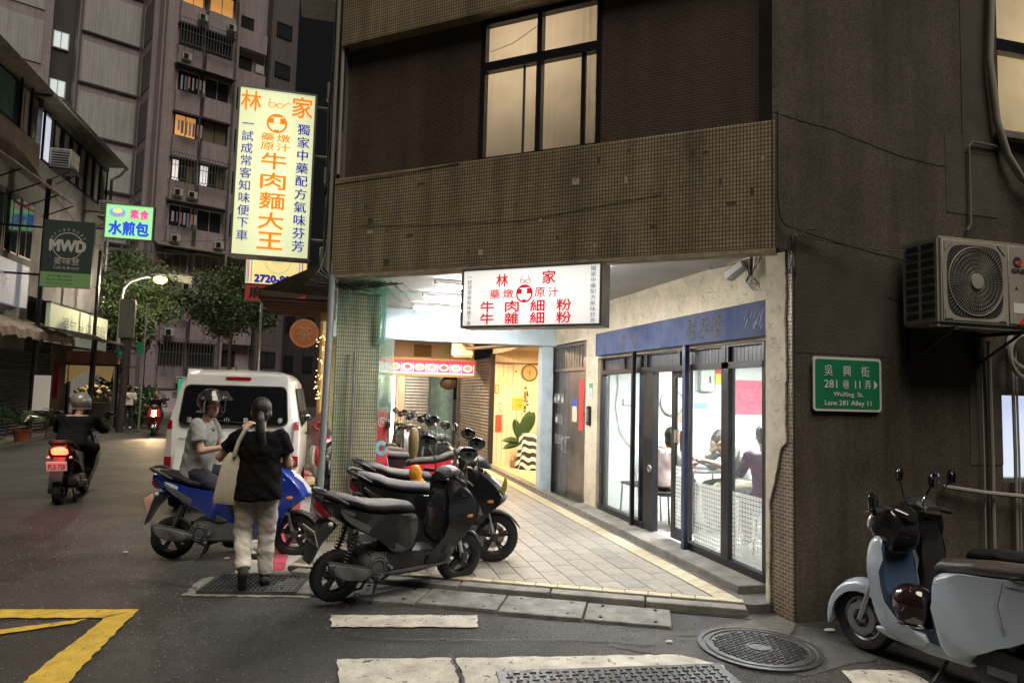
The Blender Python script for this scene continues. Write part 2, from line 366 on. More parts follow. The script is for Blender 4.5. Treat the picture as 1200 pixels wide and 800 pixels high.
def streaks(m, amt=.45, sc=(3.5, 3.5, .35)):   # rain-washed dirt
    nt, b = node_in(m); n = nt.nodes; L = nt.links; tc = n.new('ShaderNodeTexCoord'); mp = n.new('ShaderNodeMapping'); mp.inputs['Scale'].default_value = sc; L.new(tc.outputs['Object'], mp.inputs[0])
    z = n.new('ShaderNodeTexNoise'); z.inputs['Scale'].default_value = 1; z.inputs['Detail'].default_value = 7; z.inputs['Roughness'].default_value = .65; L.new(mp.outputs[0], z.inputs['Vector'])
    r = n.new('ShaderNodeMapRange'); r.inputs[1].default_value = .40; r.inputs[2].default_value = .68; r.inputs[3].default_value = 1.12; r.inputs[4].default_value = 1-amt; L.new(z.outputs[0], r.inputs[0])
    x = n.new('ShaderNodeMix'); x.data_type = 'RGBA'; x.blend_type = 'MULTIPLY'; x.inputs[0].default_value = 1; L.new(b.inputs['Base Color'].links[0].from_socket, x.inputs[6]); L.new(r.outputs[0], x.inputs[7]); L.new(x.outputs[2], b.inputs['Base Color'])
streaks(pebble)
def crackle(m, sc, dark=.45, w=.03):    # trowel scars in the textured plaster
    nt, b = node_in(m); n = nt.nodes; L = nt.links
    tc = n.new('ShaderNodeTexCoord'); nz = n.new('ShaderNodeTexNoise'); nz.inputs['Scale'].default_value = 7; nz.inputs['Detail'].default_value = 4
    L.new(tc.outputs['Object'], nz.inputs['Vector'])
    mx = n.new('ShaderNodeMix'); mx.data_type = 'RGBA'; mx.inputs[0].default_value = .16
    L.new(tc.outputs['Object'], mx.inputs[6]); L.new(nz.outputs['Color'], mx.inputs[7])
    v = n.new('ShaderNodeTexVoronoi'); v.feature = 'DISTANCE_TO_EDGE'; v.inputs['Scale'].default_value = sc; L.new(mx.outputs[2], v.inputs['Vector'])
    r = n.new('ShaderNodeValToRGB'); r.color_ramp.elements[0].color = (dark, dark*.9, dark*.8, 1); r.color_ramp.elements[0].position = 0; r.color_ramp.elements[1].position = w; L.new(v.outputs[0], r.inputs[0])
    # break the lines up so that they come and go
    n2 = n.new('ShaderNodeTexNoise'); n2.inputs['Scale'].default_value = 9; L.new(tc.outputs['Object'], n2.inputs['Vector'])
    r2 = n.new('ShaderNodeValToRGB'); r2.color_ramp.elements[0].position = .42; r2.color_ramp.elements[1].position = .56; L.new(n2.outputs[0], r2.inputs[0])
    m3 = n.new('ShaderNodeMix'); m3.data_type = 'RGBA'; L.new(r2.outputs[0], m3.inputs[0]); L.new(r.outputs[0], m3.inputs[6]); m3.inputs[7].default_value = (1, 1, 1, 1)
    m4 = n.new('ShaderNodeMix'); m4.data_type = 'RGBA'; m4.blend_type = 'MULTIPLY'; m4.inputs[0].default_value = 1
    src = b.inputs['Base Color'].links[0].from_socket; L.new(src, m4.inputs[6]); L.new(m3.outputs[2], m4.inputs[7]); L.new(m4.outputs[2], b.inputs['Base Color'])
    bn = n.new('ShaderNodeBump'); bn.inputs['Strength'].default_value = .8; bn.inputs['Distance'].default_value = .01; L.new(m3.outputs[2], bn.inputs['Height']); L.new(bn.outputs[0], b.inputs['Normal'])
plaster = M('rough_plaster', (.62, .55, .42), .85, ns=4, na=.25); crackle(plaster, 13)
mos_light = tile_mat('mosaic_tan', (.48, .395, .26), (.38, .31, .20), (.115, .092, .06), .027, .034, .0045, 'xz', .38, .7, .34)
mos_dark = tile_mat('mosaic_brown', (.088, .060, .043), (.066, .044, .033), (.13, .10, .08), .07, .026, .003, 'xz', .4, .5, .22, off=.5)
mos_brick = tile_mat('mosaic_corner', (.20, .13, .075), (.12, .08, .05), (.40, .36, .28), .075, .03, .004, 'yz', .5, .7, .4, off=.5)
mos_pill = tile_mat('mosaic_pillar', (.74, .72, .50), (.62, .60, .42), (.22, .22, .15), .024, .042, .005, 'xz', .5, .8, .45)
def emis(name, col, s=1): return M(name, tuple(min(.8, c) for c in col), .6, emit=col, es=s)
tube_e = emis('tube_glow', (1, .97, .90), 9)
def cloth_mat(name, col):
    m = bpy.data.materials.new(name); m.use_nodes = True; n = m.node_tree.nodes; L = m.node_tree.links; n.remove(n['Principled BSDF'])
    d = n.new('ShaderNodeBsdfDiffuse'); t = n.new('ShaderNodeBsdfTranslucent'); x = n.new('ShaderNodeMixShader'); x.inputs[0].default_value = .75
    nz = n.new('ShaderNodeTexNoise'); nz.inputs['Scale'].default_value = 2.5; nz.inputs['Detail'].default_value = 5; tc = n.new('ShaderNodeTexCoord'); L.new(tc.outputs['Object'], nz.inputs['Vector'])
    r = n.new('ShaderNodeValToRGB'); r.color_ramp.elements[0].color = (*[c*.82 for c in col], 1); r.color_ramp.elements[1].color = (*col, 1); r.color_ramp.elements[0].position = .35; r.color_ramp.elements[1].position = .6
    L.new(nz.outputs[0], r.inputs[0]); L.new(r.outputs[0], d.inputs[0]); L.new(r.outputs[0], t.inputs[0]); L.new(d.outputs[0], x.inputs[1]); L.new(t.outputs[0], x.inputs[2]); L.new(x.outputs[0], n['Material Output'].inputs[0]); MATS[name] = m; return m
blind = cloth_mat('tan_blind', (.60, .48, .36)); blind2 = cloth_mat('cream_blind', (.85, .74, .60))
glass = glass_mat('clear_glass', op=.08)
glass_d = M('dark_glass', (.02, .022, .025), .08, spec=.8)

# ================================================= ground
g = struct(MB().poly([(-70, -12, 0), (60, -12, 0), (60, 140, 0), (-70, 140, 0)]).build('road', asphalt))
def sheet(name, pts, mat, z=.004, jag=0, **kw):
    P = []
    n = len(pts)
    for i in range(n):
        a = Vector(pts[i]); c = Vector(pts[(i+1) % n]); k = max(1, int((c-a).length/.05)) if jag else 1
        nn = Vector((-(c-a).y, (c-a).x)).normalized() if (c-a).length else Vector((0, 0))
        for j in range(k):
            p = a + (c-a)*j/k + nn*(random.uniform(-jag, jag) if j else 0); P.append((p.x, p.y, z))
    return MB().poly(P).build(name, mat, smooth=False, **kw)
struct(sheet('asphalt_patch', [(2.05, 4.75), (3.5, 4.35), (3.6, 3.9), (2.9, 3.75), (2.25, 4.15), (1.9, 4.45)], patchm, jag=.02))
struct(sheet('asphalt_patch', [(2.42, 4.55), (3.48, 4.80), (3.52, 4.6), (3.3, 4.4), (2.6, 4.5)], M('patch_light', (.13, .125, .115), .85, ns=9, na=.4, bump=.9, bs=120), z=.008, jag=.015))
for pts, m in (([(.08, 5.14), (.08, 5.40), (1.16, 5.21), (1.11, 4.95)], whitep),
               ([(.14, 4.0), (.12, 4.53), (.82, 4.42), (.80, 3.85)], whitep),
               ([(.84, 3.85), (.85, 4.41), (2.30, 4.20), (2.5, 3.98), (2.3, 3.5)], whitep),
               ([(3.0, 3.2), (3.2, 3.76), (3.62, 3.68), (3.6, 3.1)], whitep),
               ([(-5.0, 6.42), (-1.31, 5.78), (-1.49, 5.62), (-5, 6.22)], yellowp),
               ([(-1.31, 5.78), (-1.49, 5.655), (-1.62, 4.2), (-1.5, 3.2), (-1.22, 3.2), (-1.36, 4.3)], yellowp),
               ([(-1.60, 5.62), (-1.66, 5.52), (-3.2, 4.95), (-3.3, 5.1)], yellowp)):
    struct(sheet('road_marking', pts, m, .012, jag=.010))
# tar-filled cracks across the road
tar = M('tar_seam', (.022, .022, .022), .5)
for pth in ([(-3, 6.9), (-1.6, 6.75), (-.9, 6.2)], [(-7, 9.5), (-4.5, 9.2), (-2.8, 8.9)], [(-4.2, 13), (-3.2, 12.4), (-2.6, 11.5)], [(.2, 4.9), (.9, 4.72), (1.7, 4.60), (2.3, 4.35)], [(.83, 4.5), (.82, 4.1), (.86, 3.7)]):
    L_, R_ = [], []
    for i in range(len(pth)-1):
        a, c = Vector(pth[i]), Vector(pth[i+1]); nn = Vector((-(c-a).y, (c-a).x)).normalized()
        for j in range(8):
            p = a+(c-a)*j/8 + nn*random.uniform(-.02, .02); w = random.uniform(.003, .010); L_.append(p+nn*w); R_.append(p-nn*w)
    struct(MB().poly([(p.x, p.y, .0165) for p in L_+R_[::-1]]).build('road_crack', tar, smooth=False))
# gravel crumbs along the slab edges
m = MB()
for i in range(260):
    t = random.random(); p = Vector((.3, 5.5)).lerp(Vector((3.5, 4.1)), t) + Vector((random.gauss(0, .12), random.gauss(0, .16)))
    if random.random() < .3: p = Vector((random.uniform(-1.1, -.1), random.uniform(5.8, 6.9)))
    r = random.uniform(.003, .009); m.ell((p.x, p.y, .012), (r, r*random.uniform(.6, 1), r*.6), n=5, m=3)
m.build('road_grit', concrete, kind='stuff')

# loose chips of pale and dark stone on the near road
for nm, c, cnt_, sd0 in (('stone_chips', (.30, .29, .27), 5200, 1), ('dark_chips', (.018, .018, .018), 3600, 2)):
    rr = random.Random(sd0); V = []; F = []
    for i in range(cnt_):
        y = 3.1+(rr.random()**1.4)*6.5; x = rr.uniform(-4.5, 4.2) if y < 5 else rr.uniform(-5.5, .2)
        if x > -1.1 and (Vector((x, y))-Vector((-.30, 6.69))).dot(Vector((.4388, .8986))) > -.65: continue
        s = rr.uniform(.0025, .0065)*(1+(y-3)*.10); a = rr.random()*6.28; k = len(V)
        V += [(x+s*math.cos(a+j*2.09)*rr.uniform(.7, 1.2), y+s*math.sin(a+j*2.09)*rr.uniform(.7, 1.2), .0042+rr.random()*.002) for j in range(3)]+[(x, y, .009)]; F += [(k, k+1, k+3), (k+1, k+2, k+3), (k+2, k, k+3)]
    m = MB(); m._add(V, F); m.build('road_grit', M(nm, c, .7), kind='stuff', smooth=False)
# arcade pavement -------------------------------------------------
pave = struct(thing('pavement', 'x', 'x', (0, 0, 0))); del pave['label']; del pave['category']
FZ = .07
A0 = Vector((-.30, 6.69)); A1 = Vector((3.31, 4.93)); fd = (A1-A0).normalized(); fn_ = Vector((-fd.y, fd.x))
MB().prism([(-.30, 6.69), (3.36, 4.905), (3.56, 4.9), (3.75, 5.2), (3.75, 40), (-.05, 40), (-.05, 7.5)], .0, FZ-.006).build('bedding', grout, pave)
cnt = 0; rest = MB(); protos = [MB().box(-.096, .096, -.196, .196, -.004, .0035).bevel(.002, 1).build('tile', tm, pave) for tm in tilem]
cells = []
for i in range(18):
    for j in range(90):
        cx = 3.02 - i*.2; cy = 4.9 + j*.4 + (.2 if i % 2 else 0)
        if cx < -.0: continue
        P = [(cx-.096, cy-.196), (cx+.096, cy-.196), (cx+.096, cy+.196), (cx-.096, cy+.196)]
        def inside(p): return (Vector(p)-A0).dot(fn_) > .115
        ins = [inside(p) for p in P]
        if not any(ins) or cy > 30: continue
        cells.append((cy, cx, all(ins), P))
cells.sort(); used = [0, 0, 0]
for cy, cx, full, P in cells:
    if full:
        if cnt < 262:
            k = random.choice((0, 0, 1, 1, 2)); mt = Matrix.Translation((cx, cy, FZ+random.uniform(-.0008, .0008))) @ Matrix.Rotation(random.uniform(-.003, .003), 4, 'X')
            if used[k]: dupmesh(protos[k], pave, mt)
            else: protos[k].matrix_local = mt; used[k] = 1
            cnt += 1
        else: rest.box(cx-.096, cx+.096, cy-.196, cy+.196, FZ-.004, FZ+.003)
    else:     # cut tiles along the slanting front edge
        poly = []
        for a in range(4):
            p, q = Vector(P[a]), Vector(P[(a+1) % 4]); da = (p-A0).dot(fn_)-.115; db = (q-A0).dot(fn_)-.115
            if da > 0: poly.append(tuple(p))
            if da*db < 0: poly.append(tuple(p+(q-p)*da/(da-db)))
        if len(poly) > 2:
            MB().prism(poly, FZ-.004, FZ+.003).build('tile', random.choice(tilem), pave, smooth=False)
rest.build('tile_field', tilem[0], pave, kind='stuff', smooth=False)
yp = MB().box(-.092, .092, -.047, .047, -.004, .004).bevel(.003, 1).build('border_tile', ytile, pave); first = True
ang = math.atan2(fd.y, fd.x); n_y = int((A1-A0).length/.19)
for i in range(n_y):
    p = A0 + fd*(.1+i*.19) + fn_*.06; mt = Matrix.Translation((p.x, p.y, FZ)) @ Matrix.Rotation(ang+random.uniform(-.01, .01), 4, 'Z')
    if first: yp.matrix_local = mt; first = False
    else: dupmesh(yp, pave, mt)
for i in range(52):
    mt = Matrix.Translation((3.225, 5.14+i*.19, FZ)) @ Matrix.Rotation(R(90), 4, 'Z') @ Matrix.Diagonal((1, 1.9, 1, 1)); dupmesh(yp, pave, mt)
# kerb stones and road-side slabs
for i in range(5):
    a = A0 + fd*(.1+.78*i) - fn_*.005; c = A0 + fd*(.1+.78*i+.765) - fn_*.005
    if i == 4: c = A0 + fd*4.0
    P = [a, c, c-fn_*.13, a-fn_*.13]
    MB().prism([tuple(p) for p in P], -.02, FZ-.004+random.uniform(-.006, .004)).bevel(.008, 1).build('kerb_stone', concrete, pave)
m = MB(); a = A0 - fn_*.138; c = A1 - fn_*.138; m.prism([tuple(a), tuple(c), tuple(c-fn_*.045), tuple(a-fn_*.045)], .001, .006).build('gutter_gap', tar, pave)
for i in range(5):
    a = A0 + fd*(.12+.66*i) - fn_*.185; c = a + fd*.645; w = .40+.02*(i % 2)
    sl = MB().prism([tuple(a), tuple(c), tuple(c-fn_*w), tuple(a-fn_*(w+.01))], -.02, .024+random.uniform(0, .008)).bevel(.006, 1).build('slab', slabm, pave)
    h = MB()
    for q, e in ((.12, .06), (.12, .34), (.53, .06), (.53, .34)):
        p = a+fd*q-fn_*e; h.cyl((p.x, p.y, .02), (p.x, p.y, .0345), .014, n=8)
    h.build('lifting_hole', tar, sl)
# gutter covers beside the road under the blue scooter, red no-parking stripe, iron grate
for i in range(12):
    y0 = 6.68+i*.62
    MB().box(-.76, -.20, y0, y0+.605, -.02, .022+random.uniform(0, .004)).bevel(.006, 1).build('gutter_cover', slabw, pave)
struct(sheet('road_marking', [(-.47, 6.69), (-.33, 6.69), (-.33, 14.5), (-.47, 14.5)], redp, .0305, jag=.004))
struct(sheet('gutter_apron', [(-1.08, 6.10), (-.08, 5.88), (-.02, 6.66), (-.78, 6.75), (-1.0, 6.6)], concrete, .008, jag=.02))
gr = thing('drain_grate', 'rusty iron drain grate set in the road at the walking woman\'s feet', 'drain grate', (-.53, 6.31, .01), R(-12))
MB().box(-.38, .38, -.25, .25, -.006, .004).build('pit', tar, gr)
m = MB()
for i in range(20): m.box(-.375+i*.0385, -.363+i*.0385, -.25, .25, .004, .022)
for i in range(9): m.box(-.38, .38, -.25+i*.0605, -.238+i*.0605, .004, .019)
m.build('grille', iron, gr); m = MB(); m.box(-.40, .40, -.27, -.25, 0, .024).box(-.40, .40, .25, .27, 0, .024).box(-.40, -.38, -.25, .25, 0, .024).box(.38, .40, -.25, .25, 0, .024).build('rim', iron, gr)
# round manhole
mh = thing('manhole_cover', 'round ribbed iron manhole cover in the asphalt near the wall corner', 'manhole cover', (2.91, 4.20, .0), R(20))
MB().lathe([(.40, 0), (.405, .020), (.375, .022), (.37, .012), (.355, .012), (.35, .022), (.325, .024), (.32, .014), (0.001, .014)], 48).build('frame', iron, mh)
m = MB()
for i in range(-9, 10):
    for j in range(-9, 10):
        x, y = i*.034, j*.034
        if .085**2 < x*x+y*y < .30**2:
            k = (.014, .005) if (i+j) % 2 else (.005, .014); m.box(x-k[0], x+k[0], y-k[1], y+k[1], .012, .023)
m.build('tread', iron, mh, kind='stuff')
MB().lathe([(.075, .014), (.075, .023), (.065, .023), (.065, .017), (0.001, .017)], 24).build('boss', iron, mh)
# big rectangular access cover at the frame's bottom edge
hc = thing('access_cover', 'rectangular iron access cover with a mosaic tread crossing the crosswalk paint', 'access cover', (1.72, 3.66, .0), R(-6))
MB().box(-.72, .72, -.42, .42, .0, .018).bevel(.004, 1).build('frame', iron, hc)
m = MB()
for i in range(-13, 14):
    for j in range(-7, 8):
        k = (.019, .006) if (i+j) % 2 else (.006, .019); m.box(i*.05-k[0], i*.05+k[0], j*.052-k[1], j*.052+k[1], .018, .026)
m.build('tread', iron, hc, kind='stuff'); MB().lathe([(.10, .018), (.10, .030), (0.001, .030)], 24).build('boss', galv, hc)
for (x, y, s) in ((3.66, 4.42, .05), (2.35, 4.42, .03), (-.9, 7.3, .03), (-1.9, 7.7, .03)):
    l = MB().ell((0, 0, .012), (s, s*.5, .012), n=7, m=4).build('litter', M('paper_scrap', (.6, .58, .55), .8)); l.location = (x, y, 0)
    l['label'] = {.05: 'crumpled white scrap lying on the road by the pale blue scooter', .03: 'small pale scrap of litter lying on the asphalt'}[s]; l['category'] = 'litter'
    if s == .03: l['group'] = 'scraps of litter on the road'; 

# ================================================= corner building
cb = thing('corner_building', 'tiled corner building with a lit arcade beneath it and pebble-rendered side wall', 'building', (3.5, 4.63, 0))
def CB(m, name, mat, **k): return m.build(name, mat, cb, world=True, **k)
# side wall with two window openings
m = MB(); y0, y1 = 4.63, 4.86
m.box(3.53, 5.60, y0, y1, 0, 2.9).box(5.60, 6.9, y0, y1, 0, 1.05).box(5.60, 6.9, y0, y1, 1.83, 2.9).box(6.9, 11, y0, y1, 0, 2.9)
m.box(3.33, 5.65, y0, y1, 2.9, 8.5).box(5.65, 7.6, y0, y1, 2.9, 4.12).box(5.65, 7.6, y0, y1, 6.0, 8.5).box(7.6, 11, y0, y1, 2.9, 8.5)
CB(m, 'side_wall', pebble, smooth=False)
patchw = M('wall_patch', (.098, .084, .065), .9, ns=3, na=.3, bump=.8, bs=120)
CB(MB().box(3.53, 4.42, 4.627, 4.63, 2.08, 2.87), 'cement_patch', M('wall_patch_dark', (.078, .066, .052), .9, ns=3, na=.3, bump=.8, bs=120))
CB(MB().box(5.05, 5.62, 4.626, 4.63, 3.35, 4.05), 'cement_patch', patchw)
CB(MB().box(5.24, 5.64, 4.624, 4.63, 3.9, 6.2), 'cement_patch', M('wall_patch_low', (.09, .075, .057), .9, ns=3, na=.3, bump=.7, bs=120))
CB(MB().box(5.25, 5.6, 4.625, 4.63, 1.2, 2.1), 'cement_patch', patchw)
for pts in ([(3.35, 4.0), (3.9, 3.93), (4.6, 3.78), (5.1, 3.74)], [(3.6, 2.62), (4.3, 2.58), (4.6, 2.55)], [(4.55, 2.1), (4.56, 1.7)], [(4.85, 2.1), (4.84, 1.85)]):
    m = MB()
    for i in range(len(pts)-1):
        for j in range(5):
            a = Vector(pts[i]).lerp(Vector(pts[i+1]), j/5); c = Vector(pts[i]).lerp(Vector(pts[i+1]), (j+1)/5)
            m.tube([(a.x, 4.628, a.y+random.uniform(-.006, .006)), (c.x, 4.629, c.y)], .002, 4)
    CB(m, 'wall_crack', tar)
# upper right window
w = thing('lit_window', 'brightly lit window with pale blinds at the top right of the side wall', 'window', (5.66, 4.7, 4.14))
MB().box(5.66, 5.72, 4.68, 4.76, 4.14, 5.95).box(5.72, 7.6, 4.68, 4.76, 4.14, 4.19).box(5.72, 7.6, 4.68, 4.76, 4.93, 5.04).box(5.72, 7.6, 4.68, 4.76, 5.9, 5.95).box(6.7, 6.76, 4.68, 4.76, 4.19, 4.93).build('frame', darkmetal, w, world=True, smooth=False)
for x0, x1, z0, z1 in ((5.72, 6.70, 4.19, 4.93), (6.76, 7.6, 4.19, 4.93), (5.72, 7.6, 5.04, 5.90)):
    MB().box(x0, x1, 4.72, 4.724, z0, z1).build('pane', glass, w, world=True, smooth=False)
    MB().box(x0-.01, x1+.01, 4.775, 4.78, z0-.01, z1+.01).build('blind', blind2, w, world=True, smooth=False)
MB().box(5.60, 7.7, 4.55, 4.66, 4.06, 4.12).build('sill', concrete, w, world=True)
rl2 = thing('room_lamp', 'room lamp behind the pale blinds of the top right window', 'lamp', (6.6, 5.7, 5.0))
MB().ell((0, 0, 0), (.12, .12, .12)).build('globe', emis('globe_glow', (1, .85, .62), 6), rl2); area('lamp_light', rl2, (0, -.1, 0), .9, 250, (1, .86, .70), rot=(R(-92), 0, 0))
# lower right window
w = thing('lit_window', 'bluish-white lit window low on the side wall behind the bare pipes', 'window', (5.6, 4.7, 1.05))
MB().box(5.60, 5.635, 4.66, 4.74, 1.05, 1.83).box(5.635, 6.9, 4.66, 4.74, 1.05, 1.085).box(5.635, 6.9, 4.66, 4.74, 1.795, 1.83).box(6.2, 6.24, 4.66, 4.74, 1.085, 1.795).build('frame', galv, w, world=True, smooth=False)
MB().box(5.635, 6.9, 4.75, 4.755, 1.085, 1.795).build('pane', emis('frosted_glow', (.60, .68, .90), .95), w, world=True, smooth=False)
# corner pillar: tiles showing at the edge, plaster over the arcade face
CB(MB().box(3.515, 3.80, 4.640, 4.955, 0, 2.9), 'corner_pillar', mos_brick, smooth=False)
edge = [(4.705, 2.9)]
z = 2.9
while z > 0:
    z -= .045
    base = 4.705 if z > 1.35 else 4.76 + min(.5, 1.35-z)*.30
    edge.append((base + random.uniform(-.006, .007) + .004*math.sin(z*9), max(z, 0)))
CB(MB().prism(edge + [(4.96, 0), (4.96, 2.9)], 3.500, 3.515, 'x'), 'plaster_skin', plaster, smooth=False)
# plaster wall over the shop and down to the steel door
m = MB().box(3.66, 3.80, 4.955, 9.06, 2.22, 3.0).box(3.66, 3.80, 9.06, 9.52, 0, 3.0).box(3.66, 3.80, 9.52, 11.35, 2.52, 3.0)
CB(m, 'arcade_wall', plaster, smooth=False)
# ceiling + beams
CB(MB().prism([(3.36, 4.66), (3.82, 4.66), (3.82, 11.0), (.0, 11.0), (.0, 7.46)], 3.0, 3.06), 'ceiling', ceilm, smooth=False)
CB(MB().prism([(3.82, 11.25), (3.82, 34), (.0, 34), (.0, 11.25)], 3.0, 3.06), 'ceiling', ceilm, smooth=False)
CB(MB().box(.0, 3.82, 11.0, 11.25, 2.50, 3.06).bevel(.008, 1), 'beam', beamm)
CB(MB().box(3.44, 3.64, 11.01, 11.24, 0, 2.50).bevel(.006, 1), 'column', beamm)
CB(MB().box(.0, 3.50, 17.0, 17.2, 2.42, 3.0), 'beam', peach, smooth=False)
# parapet, recessed upper wall and next parapet on the slanting front
FA = Vector((3.35, 4.62, 0)); FD = Vector((-.76748, .64107, 0)); FO = Vector((-.64107, -.76748, 0))
FM = Matrix.Identity(4)
for i, a in enumerate((FD, FO, Vector((0, 0, 1)))):
    for j in range(3): FM[j][i] = a[j]
for j in range(3): FM[j][3] = FA[j]
def CF(m, name, mat, **k):    # built in the front's own frame: x along, y outward, z up
    o = m.build(name, mat, cb, **k); o.matrix_local = INV[cb.name] @ FM; return o
FL = 4.43
CF(MB().box(0, FL, -.14, 0, 2.9, 3.94).bevel(.006, 1), 'parapet', mos_light)
CF(MB().box(-.0, FL, -.16, -.001, 2.868, 2.9), 'soffit_edge', M('drip_edge', (.42, .36, .25), .8, ns=9, na=.5))
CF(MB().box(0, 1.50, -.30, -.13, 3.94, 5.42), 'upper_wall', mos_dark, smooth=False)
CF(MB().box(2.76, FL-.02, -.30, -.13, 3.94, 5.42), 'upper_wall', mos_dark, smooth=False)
mt_d = M('bare_mortar', (.10, .085, .06), .9, ns=40, na=.4); mt_p = M('replaced_tile', (.52, .47, .36), .5, ns=30, na=.2); rq_ = random.Random(9)
for i in range(26):
    a = int(rq_.uniform(3, 155))*.0275; z = 2.93+int(rq_.uniform(1, 27))*.0345; w_ = rq_.choice((1, 1, 2, 3)); h_ = rq_.choice((1, 1, 2))
    CF(MB().box(a, a+.0235*w_, -.004, .0012, z, z+.030*h_), 'missing_tile' if i % 3 else 'replaced_tile', mt_d if i % 3 else mt_p, smooth=False)
CF(MB().box(0, FL, -.30, .0, 5.42, 6.6).bevel(.006, 1), 'parapet', mos_light)
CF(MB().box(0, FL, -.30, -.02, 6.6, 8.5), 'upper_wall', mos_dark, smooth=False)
CF(MB().box(FL-.02, FL+.04, -.2, -.06, 3.94, 5.42), 'corner_trim', galv)
CF(MB().tube([(FL, .004, 3.88), (3.6, .006, 3.90), (2.9, .004, 3.93)], .003, 5), 'wall_crack', tar)
CF(MB().tube([(4.1, .004, 3.40), (3.2, .004, 3.34), (2.2, .004, 3.30), (.9, .004, 3.42)], .0018, 4), 'wall_crack', tar)
# street-side wall, seen edge-on
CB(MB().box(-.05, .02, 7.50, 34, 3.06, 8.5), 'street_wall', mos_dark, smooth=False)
# window in the slanting front
wf = thing('dark_framed_window', 'large black-framed upstairs window with drawn tan blinds above the arcade', 'window', mt=FM)
def WF(m, name, mat): return m.build(name, mat, wf, smooth=False)
WF(MB().box(1.50, 1.55, -.20, -.12, 3.95, 5.42).box(2.71, 2.76, -.20, -.12, 3.95, 5.42).box(1.55, 2.71, -.20, -.12, 3.95, 4.0).box(1.55, 2.71, -.20, -.12, 4.88, 4.97).box(1.55, 2.71, -.20, -.12, 5.36, 5.42).box(2.10, 2.15, -.20, -.115, 4.0, 4.88).box(2.10, 2.15, -.20, -.115, 4.97, 5.36).build.__self__, 'frame', darkmetal)
WF(MB().box(1.66, 1.70, -.175, -.135, 4.0, 4.88).box(2.29, 2.31, -.185, -.165, 4.0, 4.88), 'sash_stile', darkmetal)
for x0, x1, z0, z1 in ((1.55, 2.10, 4.0, 4.88), (2.15, 2.71, 4.0, 4.88), (1.55, 2.10, 4.97, 5.36), (2.15, 2.71, 4.97, 5.36)):
    WF(MB().box(x0, x1, -.160, -.157, z0, z1), 'pane', glass)
    V = []; F = []; nn = 60
    for i in range(nn+1):
        xx = x0-.02+(x1-x0+.04)*i/nn; fy = -.235+.004*math.sin(i*.9+x0*3)*(.5+.5*math.sin(i*.13))
        V += [(xx, fy, z0-.02), (xx, fy*.2-.8*.235, z1+.02)]
    for i in range(nn): F.append((2*i, 2*i+2, 2*i+3, 2*i+1))
    mbl = MB(); mbl._add(V, F); mbl.build('blind', blind, wf)
WF(MB().tube([(2.70, -.208, 5.12), (2.45, -.205, 5.16), (2.16, -.206, 5.30)], .003, 4), 'blind_cord', cable)
rlamp = thing('room_lamp', 'room lamp glowing behind the drawn blinds of the black-framed upstairs window', 'lamp', mt=FM @ Matrix.Translation((2.35, -1.15, 5.15)))
MB().ell((0, 0, 0), (.12, .12, .12)).build('globe', emis('globe_glow', (1, .85, .62), 6), rlamp); area('lamp_light', rlamp, (0, .0, -.1), .9, 27, (1, .80, .62), rot=(R(100), 0, 0))
# net-wrapped pillar
CB(MB().box(.04, .51, 7.62, 8.05, 0, 3.0).bevel(.004, 1), 'tiled_pillar', mos_pill)
for k in range(3): CB(MB().box(.0, .30, 14.5+k*7, 14.9+k*7, 0, 3.0), 'tiled_pillar', mos_pill, smooth=False)
# edge of ceiling over the left end
CB(MB().box(-.05, .03, 7.5, 34, 2.75, 3.06), 'edge_beam', ceilm, smooth=False)

# inner line of shops beyond the steel door
CB(MB().box(3.5, 3.66, 11.24, 11.42, 0, 3.0), 'arcade_wall', M('grey_plaster', (.40, .37, .31), .8, ns=5, na=.4, bump=.4, bs=60), smooth=False)
CB(MB().box(3.5, 3.6, 11.42, 14.86, 2.56, 3.0), 'lintel', peach, smooth=False)
CB(MB().box(3.40, 3.52, 9.55, 14.85, FZ-.02, FZ+.05).bevel(.006, 1), 'door_step', concrete)
CB(MB().box(3.40, 3.74, 5.20, 9.5, FZ-.02, FZ+.06).bevel(.008, 1), 'door_step', concrete)
CB(MB().box(3.50, 3.8, 18.8, 34, 2.4, 3.0), 'lintel', peach, smooth=False)
# far end of the arcade: pale lit wall
CB(MB().box(-.2, 4.2, 34, 34.2, 0, 3.1), 'end_wall', M('cream_wall', (.7, .62, .48), .7, ns=2, na=.2), smooth=False)
# ================================================= noodle shop front and room
sf = thing('glass_shopfront', 'black-framed glass shopfront with sliding door and white grid film under the blue fascia', 'shopfront', (3.72, 7.1, 0))
def SF(m, name, mat, **k): return m.build(name, mat, sf, world=True, smooth=False, **k)
zb = FZ+.07
for y0, y1, z1 in ((8.93, 9.0, 2.24), (7.70, 7.74, 2.24), (7.38, 7.60, 2.0), (5.80, 5.92, 2.2), (5.235, 5.27, 2.2)):
    SF(MB().box(3.68, 3.76, y0, y1, zb, z1), 'upright', darkmetal)
for y, w_, mt_ in ((7.82, .045, darkmetal), (6.53, .065, navy)):
    SF(MB().box(3.61, 3.66, y-w_/2, y+w_/2, FZ-.03, 2.27).bevel(.004, 1), 'front_post', mt_)
SF(MB().box(3.67, 3.77, 5.24, 6.60, zb-.01, zb+.06), 'sill_rail', darkmetal); SF(MB().box(3.67, 3.77, 7.60, 9.0, zb-.01, zb+.06), 'sill_rail', darkmetal)
SF(MB().box(3.68, 3.76, 5.24, 8.93, 1.99, 2.05), 'transom', darkmetal)
SF(MB().box(3.68, 3.76, 5.24, 9.0, 2.20, 2.25), 'transom', darkmetal)
for i in range(58):
    y = 5.27+i*.063
    if y > 8.9: break
    SF(MB().box(3.715, 3.728 + .006*(i % 2), y, y+.058, 2.05, 2.20), 'transom_board', M('slate_board', (.045, .048, .06), .45, ns=8, na=.3))
